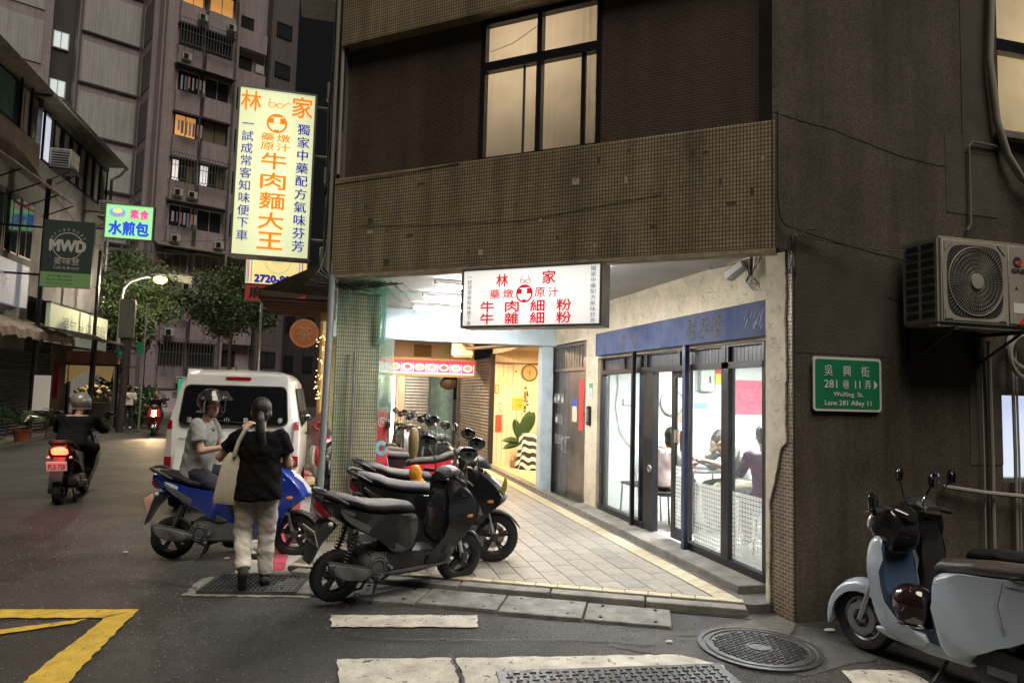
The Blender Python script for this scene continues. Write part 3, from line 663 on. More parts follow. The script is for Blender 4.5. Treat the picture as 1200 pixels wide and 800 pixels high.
for y in (8.2, 7.55, 6.75, 5.86): SF(MB().box(3.675, 3.70, y-.02, y+.02, 2.05, 2.20), 'transom_stud', darkmetal)
for n_, (y0, y1, x) in enumerate(((7.74, 8.93, 3.72), (7.60, 7.70, 3.72), (5.92, 6.50, 3.72), (5.27, 5.80, 3.72))):
    SF(MB().box(x, x+.006, y0, y1, zb+.06, 1.99), 'glass_pane', glass)
film = M('white_grid_film', (.80, .82, .80), .7)
for y0, y1, h in ((5.93, 6.48, .62), (5.28, 5.79, .62)):
    m = MB(); yy = y0
    while yy < y1-.03:
        z = zb+.07
        while z < zb+.07+h: m.poly([(3.716, yy, z), (3.716, yy+.036, z), (3.716, yy+.036, z+.036), (3.716, yy, z+.036)]); z += .042
        yy += .042
    SF(m, 'grid_film', film, kind='stuff')
# sliding door leaf, its grid film, lock and stickers
dr = SF(MB().box(3.735, 3.765, 6.93, 7.02, zb+.01, 1.99).box(3.735, 3.765, 6.60, 6.68, zb+.01, 1.99).box(3.735, 3.765, 6.68, 6.93, zb+.01, zb+.13).box(3.735, 3.765, 6.68, 6.93, 1.92, 1.99), 'sliding_door', darkmetal)
def sub(m, name, mat, par, thingroot, **k):   # world-coordinate sub-part of a part that sits at its thing's origin
    bmesh.ops.transform(m.bm, matrix=INV[thingroot.name], verts=m.bm.verts); return m.build(name, mat, par, smooth=False, **k)
sub(MB().box(3.748, 3.752, 6.68, 6.93, zb+.13, 1.92), 'door_glass', glass, dr, sf)
m = MB(); yy = 6.685
while yy < 6.90:
    z = zb+.14
    while z < .92: m.poly([(3.745, yy, z), (3.745, yy+.036, z), (3.745, yy+.036, z+.036), (3.745, yy, z+.036)]); z += .042
    yy += .042
sub(m, 'grid_film', film, dr, sf, kind='stuff')
sub(MB().box(3.725, 3.745, 6.90, 6.94, 1.20, 1.34), 'door_lock', galv, dr, sf)
for y, z, r, c in ((6.84, 1.47, .05, (.62, .52, .35)), (6.86, 1.26, .06, (.6, .35, .25)), (6.80, 1.10, .035, (.6, .5, .3))):
    sub(MB().cyl((3.742, y, z), (3.746, y, z), r, n=14), 'sticker', M('sticker_%d' % int(z*100), c, .6), dr, sf)
sub(MB().box(3.70, 3.735, 6.70, 6.76, 1.12, 1.34), 'door_pull', black, dr, sf)
sub(MB().ring(.035, .012, 14, 6, Matrix.Translation((3.665, 7.42, .86)) @ Matrix.Rotation(R(90), 4, 'Y')), 'chain_loop', galv, dr, sf)
# room
rm = thing('noodle_shop_room', 'white-walled noodle shop room seen through the glass shopfront', 'shop interior', (5.2, 7, 0))
def RM(m, name, mat, **k): return m.build(name, mat, rm, world=True, smooth=False, **k)
RM(MB().box(3.8, 7.4, 8.95, 9.05, 0, 2.6), 'end_wall', offw)
RM(MB().box(7.3, 7.4, 4.95, 8.95, 0, 2.6), 'back_wall', offw)
RM(MB().box(3.82, 7.4, 4.88, 4.95, 0, 2.6), 'near_wall', offw)
RM(MB().box(3.7, 7.4, 4.95, 8.95, .02, .11), 'room_floor', M('terrazzo', (.45, .44, .42), .35, ns=40, na=.4))
RM(MB().box(3.76, 7.4, 4.9, 9.05, 2.5, 2.58), 'room_ceiling', offw)
RM(MB().tube([(3.90, 8.93, 2.15), (3.92, 8.93, 1.8), (3.88, 8.93, 1.55), (3.95, 8.93, 1.2), (4.15, 8.93, .95), (4.28, 8.93, .2)], .007, 5), 'wall_cable', cableg)
RM(MB().box(4.0, 4.16, 8.92, 8.95, 1.57, 1.66).bevel(.004, 1), 'wall_socket', white)
for x in (4.6, 6.0):
    lf = thing('ceiling_lamp', 'fluorescent batten on the noodle shop ceiling, ' + ('nearer the door' if x < 5 else 'deeper in the room'), 'lamp', (x, 7, 2.46))
    MB().box(-.05, .05, -.6, .6, 0, .04).build('housing', white, lf)
    MB().cyl((0, -.58, -.03), (0, .58, -.03), .016, n=8).build('tube', tube_e, lf)
    area('lamp_light', lf, (0, 0, -.07), .12, 175, (1, .99, .97), sy=1.2)
area_l = None
def flat(name, lab, cat, x0, x1, z0, z1, y, mat, group=None):
    t = thing(name, lab, cat, ((x0+x1)/2, y, z0)); MB().box(x0, x1, y-.012, y, z0, z1).build('sheet', mat, t, world=True, smooth=False); return t
ink = M('ink_black', (.03, .03, .04), .6); redink = M('ink_red', (.62, .03, .05), .6); blueink = M('ink_blue', (.03, .06, .42), .6); orange_i = M('ink_orange', (.80, .26, .02), .6)
pink = M('calendar_red', (.80, .13, .20), .6)
t = flat('wall_calendar', 'large red calendar sheet on the white wall of the noodle shop', 'calendar', 5.78, 6.42, 1.48, 1.98, 8.945, pink)
dates = [str(i) for i in range(1, 32)]
for i, dd in enumerate(dates):
    text(dd, .035 if i > 8 else .02, .035, M('calendar_ink', (.40, .03, .06), .6), t, FY((-.16+(i % 7)*.062, -.014, .40-(i//7)*.075)), name='date')
text('福', .06, .12, M('calendar_ink', (.4, .03, .06), .6), t, FY((-.25, -.014, .26)))
t = flat('wall_calendar', 'small yellow and white day calendar with a big blue numeral 2 in the noodle shop', 'calendar', 5.46, 5.72, 1.60, 2.12, 8.945, M('paper_white', (.80, .80, .78), .7))
MB().box(-.13, .13, -.016, -.013, .30, .46).build('yellow_band', M('paper_yellow', (.85, .62, .05), .6), t, smooth=False); MB().box(-.13, .13, -.016, -.013, .46, .52).build('red_band', redink, t, smooth=False)
text('2', .10, .19, blueink, t, FY((.04, -.014, .15)), bold=.03); text('日', .04, .05, blueink, t, FY((-.07, -.014, .18)))
t = thing('wall_clock', 'round white wall clock on the noodle shop wall', 'clock', (4.76, 8.94, 1.62))
MB().lathe([(.19, 0), (.19, .03), (.17, .035), (.165, .02), (0.001, .02)], 32, Matrix.Rotation(R(90), 4, 'X')).build('case', galv, t)
MB().lathe([(.163, .022), (0.001, .0225)], 32, Matrix.Rotation(R(90), 4, 'X')).build('dial', M('dial_pale', (.62, .72, .78), .5), t)
MB().box(-.004, .004, -.03, -.026, 0, .11).box(0, .08, -.03, -.026, -.005, .005).build('hands', ink, t)
t = thing('wall_cabinet', 'pale green metal box on the noodle shop wall left of the calendars', 'cabinet', (5.28, 8.94, 1.80))
MB().box(-.11, .11, -.10, 0, 0, .34).bevel(.006, 1).build('body', M('pale_green', (.55, .62, .50), .5), t); MB().box(.02, .05, -.105, -.10, .12, .22).build('catch', ink, t)
flat('wall_notice', 'small pale blue notice under the green wall cabinet', 'notice', 5.12, 5.32, 1.55, 1.63, 8.945, M('notice_blue', (.25, .55, .75), .6))
# tables, stool and chair
steel_t = M('table_top_grey', (.30, .28, .26), .3, .3)
def table(x, y, lab, w=.6, d=.5):
    t = thing('dining_table', lab, 'table', (x, y, .11))
    MB().box(-w/2, w/2, -d/2, d/2, .70, .73).bevel(.006, 1).build('table_top', steel_t, t)
    for sx in (-1, 1):
        for sy in (-1, 1): MB().tube([(sx*(w/2-.04), sy*(d/2-.04), 0), (sx*(w/2-.05), sy*(d/2-.05), .70)], .012, 6).build('leg', galv, t)
    return t
table(4.45, 7.55, 'dining table between the woman in pink and the man in grey')
table(6.05, 7.6, 'dining table with a condiment tin on it behind the black stools', .7)
def stool(x, y, lab, grp=None, hgt=.45):
    t = thing('stool', lab, 'stool', (x, y, .11), 0, grp)
    MB().lathe([(.15, hgt-.03), (.16, hgt-.015), (.15, hgt), (0.001, hgt)], 18).build('seat', black, t)
    for k in range(4):
        a = R(45+90*k); MB().tube([(.17*math.cos(a), .17*math.sin(a), 0), (.12*math.cos(a), .12*math.sin(a), hgt-.03)], .011, 6).build('leg', darkmetal, t)
    MB().ring(.135, .008, 18, 5, Matrix.Translation((0, 0, .2))).build('foot_ring', darkmetal, t); return t
stool(4.95, 6.75, 'black stool under the table behind the shop glass', 'black stools in the noodle shop'); stool(5.25, 7.0, 'black stool nearer the red calendar wall in the noodle shop', 'black stools in the noodle shop')
def chair(x, y, rz, lab):
    t = thing('chair', lab, 'chair', (x, y, .11), rz)
    MB().box(-.2, .2, -.2, .2, .43, .46).bevel(.01, 1).build('seat', black, t); MB().box(-.19, .19, .18, .20, .62, .86).bevel(.008, 1).build('backrest', white, t)
    for sx in (-1, 1):
        MB().tube([(sx*.19, .22, 0), (sx*.19, .18, .44), (sx*.19, .20, .88)], .012, 6).build('leg', galv, t); MB().tube([(sx*.19, -.2, 0), (sx*.18, -.17, .44)], .012, 6).build('leg', galv, t)
    return t
chair(4.0, 8.35, R(180), 'metal-legged chair against the end wall of the noodle shop, seen through the left pane')
chair(3.98, 7.70, R(90), 'chair the woman in the pink top sits on')
t = thing('condiment_tin', 'steel cutlery tin on the noodle shop table', 'tin', (6.0, 7.55, .84)); MB().lathe([(.05, 0), (.05, .13), (.045, .13), (.045, .01)], 14).build('can', steel, t); MB().lathe([(.051, .03), (.051, .09)], 14).build('paper_band', white, t)
t = thing('soup_bowl', 'pale bowl on the table in front of the leaning man', 'bowl', (4.50, 7.42, .84)); MB().lathe([(.03, 0), (.07, .03), (.10, .07), (.094, .07), (.06, .03), (0.001, .012)], 18).build('bowl', M('celadon', (.45, .52, .50), .3), t); MB().lathe([(.088, .055), (0.001, .056)], 16).build('soup', M('broth', (.20, .09, .03), .2), t)

# ================================================= fascia, camera, arcade lamps
fs = thing('blue_fascia', 'faded blue sheet-metal fascia with worn-off characters over the shopfront', 'sign', (3.6, 7.04, 2.25))
for y0, y1 in ((5.08, 7.02), (7.025, 8.62), (8.625, 9.0)):
    MB().box(3.595, 3.64, y0, y1, 2.25, 2.555).bevel(.003, 1).build('sheet', bluefascia, fs, world=True, smooth=False)
MB().box(3.598, 3.66, 5.07, 9.0, 2.535, 2.562).build('top_lip', M('rust', (.10, .06, .045), .8, ns=20, na=.5), fs, world=True, smooth=False)
ghost = M('worn_glyph', (.10, .085, .075), .8, ns=30, na=.4); worn(ghost, 26, .44)
for c, y in (('陽', 6.33), ('春', 6.09), ('麵', 5.87)): text(c, .18, .22, ghost, fs, FX((3.5935, y, 2.40)), bold=.012, world=True)
for c, y in (('牛', 8.04), ('肉', 7.70)): text(c, .17, .19, ghost, fs, FX((3.5935, y, 2.40)), bold=.02, world=True)
scratch = M('pale_scratch', (.45, .52, .66), .6)
m = MB()
for i in range(14):
    y = random.uniform(5.15, 5.42); z = random.uniform(2.30, 2.44); l = random.uniform(.03, .10); m.tube([(3.5935, y, z), (3.5935, y-l*.5, z+l)], .0022, 4)
m.build('scratches', scratch, fs, world=True, kind='stuff')

sc_ = thing('security_camera', 'white bullet security camera hanging from a black arm under the ceiling corner', 'security camera', (3.55, 5.45, 2.82))
MB().tube([(3.53, 5.9, 2.97), (3.545, 5.85, 2.955), (3.55, 5.25, 2.94)], .009, 6).build('arm', cable, sc_, world=True)
MB().box(3.535, 3.555, 5.22, 5.24, 2.78, 2.99).build('bracket', M('rust', (.10, .06, .045)), sc_, world=True)
d = Vector((-.25, .85, -.45)).normalized(); a = Vector((3.50, 5.36, 2.86))
MB().box(-.05, .05, -.10, .13, -.04, .04).bevel(.012, 2).xf(Matrix.Translation(a) @ d.to_track_quat('Y', 'Z').to_matrix().to_4x4()).build('camera_body', white, sc_, world=True)
MB().cyl(a+d*.128, a+d*.134, .03, n=14).build('lens', black, sc_, world=True)
MB().tube([a-d*.05, (3.54, 5.30, 2.93)], .012, 6).tube([a-d*.1, (3.53, 5.24, 2.80), (3.54, 5.30, 2.74), (3.55, 5.2, 2.83), (3.56, 5.05, 2.99)], .006, 6).build('lead', cable, sc_, world=True)
wc = thing('wire_coil', 'untidy coil of thin grey wire hanging behind the security camera', 'wire', (3.55, 5.22, 2.75))
m = MB()
for i in range(7):
    r = random.uniform(.03, .05); m.ring(r, .003, 16, 4, Matrix.Translation((random.uniform(-.02, .02), random.uniform(-.02, .02), random.uniform(-.05, .02))) @ Euler((random.random()*3, random.random()*3, 0)).to_matrix().to_4x4())
m.build('coil', cableg, wc); MB().tube([(0, 0, .04), (.01, -.05, .2), (.0, -.14, .24)], .004, 5).build('tail', cable, wc)

lamps = []
tube_e2 = emis('arcade_tube_glow', (1, .98, .93), 150)
lampm = thing('arcade_lamp', 'x', 'lamp', (1.75, 7.9, 2.94), 0, 'fluorescent tubes under the arcade ceiling')
MB().box(-.62, .62, -.06, .06, .0, .055).bevel(.006, 1).build('housing', white, lampm)
MB().cyl((-.58, -.03, -.02), (.58, -.03, -.02), .014, n=8).build('tube', tube_e2, lampm); MB().cyl((-.58, .03, -.02), (.58, .03, -.02), .014, n=8).build('tube', tube_e2, lampm)
area('lamp_light', lampm, (0, 0, -.05), 1.15, 34, (1, .95, .90), sy=.1)
for i, y in enumerate((7.9, 9.0, 10.2, 6.55)):
    l = lampm if i == 0 else copy_tree(lampm); l.location = (1.75 if i < 3 else 1.95, y, 2.94)
    l['label'] = ('nearest lamp of the three bright battens showing left of the red-lettered lightbox', 'middle lamp of the three bright battens showing left of the red-lettered lightbox', 'farthest lamp of the three bright battens, next to the pale blue beam', 'fluorescent batten hidden right behind the red-lettered lightbox')[i]
for i, (x, y, p, c) in enumerate(((1.9, 14.0, 260, (1, .72, .42)), (1.9, 18.6, 110, (1, .86, .66)), (1.9, 25.5, 70, (1, .90, .75)))):
    l = thing('downlight', ('amber round ceiling light between the pale blue beam and the menu board', 'round ceiling light just behind the menu board', 'round ceiling light at the far end of the arcade')[i], 'lamp', (x, y, 2.99))
    MB().lathe([(.16, 0), (.16, -.05), (.14, -.06), (0.001, -.06)], 20).build('diffuser', emis('amber_glow_%d' % i, c, 5), l); MB().lathe([(.175, .005), (.175, -.02), (.16, -.02)], 20).build('rim', white, l)
    area('lamp_light', l, (0, 0, -.09), .3, p, c)

# ================================================= lightboxes
al = M('aluminium_trim', (.34, .33, .31), .4, .7, ns=6, na=.25)
face_w = emis('lit_acrylic_white', (1, .985, .93), .88)
nt, b_ = node_in(face_w)      # tubes inside: soft brighter middle
face_y = emis('lit_acrylic_cream', (.80, .86, .50), .93)
for fm, sc3, ctr in ((face_w, (1.3, 1, 3.2), (0, 0, 0)), (face_y, (2.4, 1, .9), (0, 0, 0))):
    nt, b_ = node_in(fm); n = nt.nodes; L = nt.links; tc = n.new('ShaderNodeTexCoord'); mp = n.new('ShaderNodeMapping'); mp.inputs['Scale'].default_value = sc3
    L.new(tc.outputs['Object'], mp.inputs[0]); gd = n.new('ShaderNodeVectorMath'); gd.operation = 'LENGTH'; L.new(mp.outputs[0], gd.inputs[0])
    r = n.new('ShaderNodeMapRange'); r.inputs[1].default_value = 0; r.inputs[2].default_value = 1.25; r.inputs[3].default_value = 1.12; r.inputs[4].default_value = .62; L.new(gd.outputs['Value'], r.inputs[0])
    r.inputs[3].default_value = 1.12; r.inputs[4].default_value = .62 if fm is face_w else .70; L.new(r.outputs[0], b_.inputs['Emission Strength'])
def ink_e(name, c, s=.55): return emis(name, c, s)
ired = ink_e('lit_red', (.80, .02, .03)); iblu = ink_e('lit_blue', (.02, .03, .38)); iorg = ink_e('lit_orange', (.85, .24, .01), .8)
idark = ink_e('lit_navy', (.03, .03, .10), .4)
def glasses(par, mt, s, mat, folded=False):
    m = MB(); th = .012
    for sx in (-1, 1): m.ring(.25, .04, 22, 5, Matrix.Translation((sx*.32, 0, 0)) @ Matrix.Diagonal((1.05, .8, .2, 1)))
    m.tube([(-.07, .03, 0), (0, .08, 0), (.07, .03, 0)], .035, 5)
    if folded: m.tube([(-.58, .05, 0), (-.50, .55, 0), (-.42, .55, 0)], .035, 5).tube([(.58, .05, 0), (1.0, .35, 0), (1.1, .2, 0)], .035, 5)
    else: m.tube([(-.58, .05, 0), (-.36, .55, 0), (-.32, .62, 0)], .035, 5).tube([(.58, .05, 0), (.36, .55, 0), (.32, .62, 0)], .035, 5)
    m.xf(mt @ Matrix.Diagonal((s, s, .02, 1))); return m.build('spectacles_emblem', mat, par)
def bowl(par, mt, r, mat, ground):
    MB().lathe([(r, 0), (0.001, .0008)], 36, mt).build('emblem_disc', mat, par)
    a = [(r*.80*math.cos(t), -r*.02+r*.80*math.sin(t)) for t in [math.pi+math.pi*i/16 for i in range(17)]]
    MB().poly([(x, z, .0022) for x, z in a], mt).poly([(x*r, z*r, .0022) for x, z in ((-.30, .02), (.30, .02), (.30, .52), (-.30, .52))], mt).poly([(x*r, z*r, .0022) for x, z in ((-.55, .50), (.62, .58), (.62, .66), (-.55, .62))], mt).build('emblem_bowl', ground, par, smooth=False)
    MB().poly([(x*r, z*r, .004) for x, z in ((-.2, -.86), (.2, -.86), (.26, -.66), (-.26, -.66))], mt).build('emblem_foot', mat, par, smooth=False)
# horizontal box under the parapet, parallel with the slanting front
OX = FM @ Matrix.Translation((2.055, .15, 2.565))
lb = thing('lightbox_sign', 'wide white lightbox with red characters hanging below the tiled parapet', 'sign', mt=OX)
w2, h2 = .685, .277     # local: x runs right-to-left for the viewer
MB().box(-w2+.022, w2-.022, -.21, .0, -h2+.022, h2-.022).build('lit_face', face_w, lb, smooth=False)
MB().box(-w2, w2, -.22, .006, h2-.022, h2).box(-w2, w2, -.22, .006, -h2, -h2+.022).box(-w2, -w2+.022, -.22, .006, -h2+.022, h2-.022).box(w2-.022, w2, -.22, .006, -h2+.022, h2-.022).build('casing', al, lb, smooth=False)
MB().cyl((-w2-.002, -.05, h2-.06), (-w2-.006, -.05, h2-.06), .008, n=8).cyl((-w2-.002, -.17, -h2+.06), (-w2-.006, -.17, -h2+.06), .008, n=8).build('bolts', galv, lb)
MB().tube([(.4, -.1, h2), (.4, -.1, h2+.06)], .012, 6).build('hanger', al, lb); MB().tube([(-.4, -.1, h2), (-.4, -.1, h2+.06)], .012, 6).build('hanger', al, lb)
def BX(u, v): return frame_m((-u, .004, v), (-1, 0, 0), (0, 0, 1), (0, 1, 0))
def btxt(s, u, v, w, h, mat=ired, bold=.04): text(s, w, h, mat, lb, BX(u, v), bold=bold)
btxt('林', -.265, .155, .115, .115); btxt('家', .195, .165, .125, .115)
glasses(lb, BX(-.035, .135), .085, ired)
bowl(lb, BX(-.04, .025), .082, ired, face_w)
btxt('藥', -.335, .03, .10, .085, bold=.02); btxt('燉', -.20, .03, .10, .085, bold=.02); btxt('原', .11, .03, .10, .085, bold=.02); btxt('汁', .24, .03, .095, .085, bold=.02)
for i, c in enumerate('牛肉細粉'): btxt(c, -.41+i*.25, -.085, .135, .10)
for i, c in enumerate('牛雜細粉'): btxt(c, -.41+i*.25, -.195, .135, .10)
vtext('一試成常客知味便下車', .046, .048, idark, lb, BX(-.60, .20)); vtext('獨家中藥配方氣味芬芳', .052, .050, idark, lb, BX(.605, .22))
# tall street sign
ts = thing('lightbox_sign', 'tall cream lightbox with orange and blue vertical characters over the street', 'sign', (-.805, 8.95, 4.385))
w2, h2 = .475, 1.085
MB().box(-w2+.025, w2-.025, .0, .20, -h2+.025, h2-.025).build('lit_face', face_y, ts, smooth=False)
MB().box(-w2, w2, -.008, .22, h2-.025, h2).box(-w2, w2, -.008, .22, -h2, -h2+.025).box(-w2, -w2+.025, -.008, .22, -h2+.025, h2-.025).box(w2-.025, w2, -.008, .22, -h2+.025, h2-.025).build('casing', al, ts, smooth=False)
for z in (-.8, .3, .95): MB().tube([(w2, .1, z), (w2+.32, .1, z)], .02, 6).build('bracket', galv, ts)
TY = lambda u, v: FY((u, -.006, v))
text('林', .24, .25, iorg, ts, TY(-.32, .90), bold=.03); text('家', .25, .27, iorg, ts, TY(.30, .885), bold=.03); glasses(ts, TY(-.02, .875), .155, iorg, True)
bowl(ts, TY(-.0, .64), .125, iorg, face_y)
for c, u, v in (('藥', -.10, .455), ('燉', .09, .455), ('原', -.10, .335), ('汁', .09, .335)): text(c, .16, .10, iorg, ts, TY(u, v), bold=.02)
for i, c in enumerate('牛肉麵大王'): text(c, .30, .21, iorg, ts, TY(-.01, .15-i*.255), bold=.025)
vtext('一試成常客知味便下車', .14, .158, iblu, ts, TY(-.34, .60), bold=.01); vtext('獨家中藥配方氣味芬芳', .15, .168, iblu, ts, TY(.33, .60), bold=.02)
# phone-number sign and red sign behind it
t = thing('lightbox_sign', 'yellow lightbox with a telephone number just below the tall cream sign', 'sign', (-.96, 12, 3.62))
MB().box(-.48, .48, 0, .15, -.22, .30).build('lit_face', emis('lit_yellow', (.95, .72, .30), .8), t, smooth=False)
for i, c in enumerate(((.1, .45, .75), (.8, .1, .1), (.9, .9, .9), (.1, .45, .3))): MB().box(-.47+i*.022, -.452+i*.022, -.004, 0, -.2, .28).build('stripe', emis('stripe_%d' % i, c, .6), t, smooth=False)
for i, c in enumerate(((.1, .45, .75), (.9, .9, .9), (.8, .1, .1))): MB().box(.36+i*.022, .378+i*.022, -.004, 0, -.2, .28).build('stripe', emis('stripe_%d' % (i+5), c, .6), t, smooth=False)
text('2720-99', .56, .12, iblu, t, FY((-.06, -.005, -.13)), bold=.04)
MB().ring(.20, .005, 26, 5, FY((.02, -.004, .17)) @ Matrix.Diagonal((1, 1, .2, 1))).build('emblem_ring', emis('lit_teal', (.05, .45, .35), .7), t)
for sx in (-1, 1): MB().ring(.04, .006, 16, 5, FY((.02+sx*.05, -.004, .17)) @ Matrix.Diagonal((1, .7, .2, 1))).build('emblem_loop', emis('lit_teal', (.05, .45, .35), .7), t)
MB().box(-.5, .5, -.01, .16, -.235, -.22).box(-.5, .5, -.01, .16, .30, .315).box(-.5, -.48, -.01, .16, -.22, .30).box(.48, .5, -.01, .16, -.22, .30).build('casing', al, t, smooth=False)
t = thing('red_sign', 'dark red board with black characters under the telephone-number lightbox', 'sign', (-.96, 12, 3.25))
MB().box(-.48, .48, 0, .12, -.13, .13).build('board', M('dark_red_board', (.28, .03, .035), .5, emit=(.28, .03, .035), es=.35), t, smooth=False)
text('麻辣', .46, .19, M('ink_black2', (.02, .01, .01), .6), t, FY((-.18, -.005, 0)), bold=.04); MB().box(-.5, .5, -.01, .13, .13, .145).box(-.5, .5, -.01, .13, -.145, -.13).build('rim', M('dull_brown', (.12, .08, .06), .6), t, smooth=False)
# menu board over the arcade and the sign writing on the peach beam
mb = thing('menu_board', 'lit menu board with a row of seven dishes hanging across the arcade', 'sign', (2.15, 16, 2.03))
MB().box(-1.25, 1.2, 0, .14, 0, .43).build('casing', M('amber_trim', (.55, .33, .12), .5), mb, smooth=False)
MB().box(-1.20, 1.15, -.012, 0, .055, .385).build('lit_face', emis('lit_lilac', (.72, .68, .95), .8), mb, smooth=False)
MB().box(-1.20, 1.15, -.016, -.012, .30, .385).build('red_band', emis('lit_crimson', (.75, .06, .10), .7), mb, smooth=False)
for i in range(7):
    u = -.72+i*.285
    MB().box(u-.135, u+.135, -.015, -.012, .10, .30).build('dish_panel', emis('lit_tile_red', (.62, .10, .16), .6) if i % 2 == 0 else emis('lit_tile_violet', (.30, .24, .72), .6), mb, smooth=False)
    MB().lathe([(.118, 0), (.10, .004), (0.001, .005)], 18, FY((u, -.017, .215)) @ Matrix.Diagonal((1, .72, 1, 1))).build('dish', emis('lit_plate', (.85, .80, 1), .85), mb)
    MB().lathe([(.075, .006), (0.001, .007)], 14, FY((u, -.018, .22)) @ Matrix.Diagonal((1, .7, 1, 1))).build('food', emis(('lit_food_a', 'lit_food_b', 'lit_food_c')[i % 3], ((.75, .35, .15), (.55, .12, .12), (.85, .55, .25))[i % 3], .7), mb)
for s in (-1, 1): MB().tube([(s*1.0, .07, .43), (s*1.0, .07, .97)], .012, 6).build('hanger', cable, mb)
bt = thing('beam_sign', 'wooden plaque and green letters n F on the peach beam above the menu board', 'sign', (2.1, 16.99, 2.7))
MB().box(-.13, .30, -.03, 0, -.16, .13).bevel(.006, 1).build('plaque', M('brown_plaque', (.30, .14, .06), .6, ns=30, na=.5), bt)
text('n', .10, .10, M('sage', (.30, .40, .20), .6), bt, FY((.72, -.006, -.02))); text('F', .16, .24, M('sage', (.30, .40, .20), .6), bt, FY((1.05, -.006, .02)), bold=.02)

# ================================================= steel door
sdr = thing('steel_door', 'double brushed-steel door with letter boxes, D-handles and a red paper couplet', 'door', (3.70, 10.38, 0))
def SD(m, name, mat, par=sdr, **k): return sub(m, name, mat, par, sdr, **k)
bm_ = MB().box(3.70, 3.74, 9.60, 10.37, FZ, 2.07); lf1 = SD(bm_, 'door_leaf', steel); lf2 = SD(MB().box(3.70, 3.74, 10.385, 11.15, FZ, 2.07), 'door_leaf', steel)
SD(MB().box(3.66, 3.76, 9.52, 9.60, FZ, 2.5).box(3.66, 3.76, 11.15, 11.24, FZ, 2.5).box(3.665, 3.755, 9.60, 11.15, 2.07, 2.12).box(3.665, 3.755, 9.60, 11.15, 2.46, 2.5), 'door_frame', steel)
for i in range(26): SD(MB().box(3.70 - (.012 if i % 2 else 0), 3.74, 9.60+i*.0596, 9.60+i*.0596+.056, 2.12, 2.46), 'louvre_slat', M('dark_steel', (.25, .24, .23), .35, .85, ns=6, na=.3))
for y, par in ((10.30, lf1), (10.46, lf2)):
    SD(MB().tube([(3.70, y, 1.02), (3.64, y, 1.01), (3.63, y+.0, .97), (3.63, y, .82), (3.64, y, .78), (3.70, y, .77)], .012, 8), 'door_handle', galv, par)
for y, z in ((11.02, 1.62), (10.83, 1.62), (10.64, 1.62), (10.92, 1.28), (10.70, 1.28), (10.92, .95), (10.72, .95)):
    bx = SD(MB().box(3.685, 3.70, y-.075, y+.075, z-.07, z+.09).bevel(.004, 1), 'letter_box', galv, lf2)
for i, (y, z, hh) in enumerate(((11.02, 1.60, .05), (10.83, 1.63, .05), (10.64, 1.60, .05), (10.92, 1.27, .05))): SD(MB().box(3.682, 3.6845, y-.04, y+.04, z-.03, z+hh), 'name_card', M('card_white', (.75, .76, .72), .6), lf2)
SD(MB().box(3.694, 3.699, 9.70, 9.88, 1.16, 1.93), 'red_couplet', M('couplet_red', (.72, .03, .06), .5), lf1)
o = vtext('大吉平安福氣', .10, .12, M('couplet_gold', (.40, .10, .03), .5), lf1, INV[sdr.name] @ FX((3.692, 9.79, 1.85)))
SD(MB().box(3.694, 3.699, 9.98, 10.18, 1.28, 1.62), 'notice', M('notice_cream', (.66, .60, .46), .6), lf1); SD(MB().box(3.692, 3.6935, 9.98, 10.18, 1.52, 1.62), 'notice_head', blueink, lf1)
SD(MB().box(3.66, 3.70, 11.06, 11.10, 1.55, 1.62), 'padlock', M('brass', (.5, .35, .1), .4, .8), lf2)
kp = thing('intercom', 'black door-entry keypad on the plaster strip beside the steel door', 'intercom', (3.655, 9.33, 1.40))
MB().box(-.035, .0, -.06, .06, -.14, .14).bevel(.008, 2).build('body', black, kp)
for i in range(5):
    for j in range(2): MB().box(-.042, -.035, -.03+j*.035, -.008+j*.035, .06-i*.035, .08-i*.035).build('button', galv, kp)
t = thing('number_plate', 'small green and white house-number plate above the keypad', 'plate', (3.655, 9.30, 1.76))
MB().box(-.006, 0, -.065, .065, -.11, .11).build('plate', M('card_white', (.75, .76, .72)), t, smooth=False); MB().box(-.008, -.006, -.065, .065, .04, .11).build('green_band', M('plate_green', (.03, .30, .12), .5), t, smooth=False); text('11', .06, .09, blueink, t, FX((-.009, 0, -.04)), bold=.03)
# ================================================= scooters
paint = lambda n, c, r=.22, coat=.6, **k: M(n, c, r, coat=coat, spec=.6, **k)
blk_gloss = paint('gloss_black', (.012, .012, .014), .2)
gunmetal = paint('gunmetal_paint', (.020, .021, .023), .24, .35, metal=.3)
plastic = M('grey_plastic', (.035, .036, .038), .5, ns=30, na=.2)
plastic_l = M('mid_grey_plastic', (.11, .11, .115), .5, ns=30, na=.2)
bluep = paint('blue_paint', (.008, .032, .26), .18, .8)
redpnt = paint('red_paint', (.45, .012, .03), .22)
palep = paint('pale_blue_paint_gloss', (.42, .48, .55), .3, .4)
bluein = paint('slate_blue_panel', (.04, .075, .14), .4, .2)
silver = M('silver_paint', (.45, .45, .46), .35, .6)
seatm = M('seat_vinyl', (.016, .016, .018), .58, ns=60, na=.2, bump=.15, bs=250, spec=.25)
seatb = M('seat_vinyl_brown', (.075, .062, .055), .4, ns=60, na=.2, bump=.15, bs=250)
tyre = M('tyre', (.016, .016, .017), .75, ns=40, na=.3, bump=.3, bs=90)
rim_d = M('rim_dark', (.03, .03, .035), .35, .5); rim_s = M('rim_silver', (.4, .4, .42), .35, .8)
chrome = M('chrome', (.6, .6, .6), .12, 1); redlens = M('red_lens', (.24, .007, .01), .15, coat=.5, emit=(.5, .0, .01), es=.05)
amber = M('amber_lens', (.75, .28, .04), .2); clearlens = M('clear_lens', (.55, .57, .6), .08, spec=.9); mirror = M('mirror_glass', (.35, .37, .4), .05, 1)
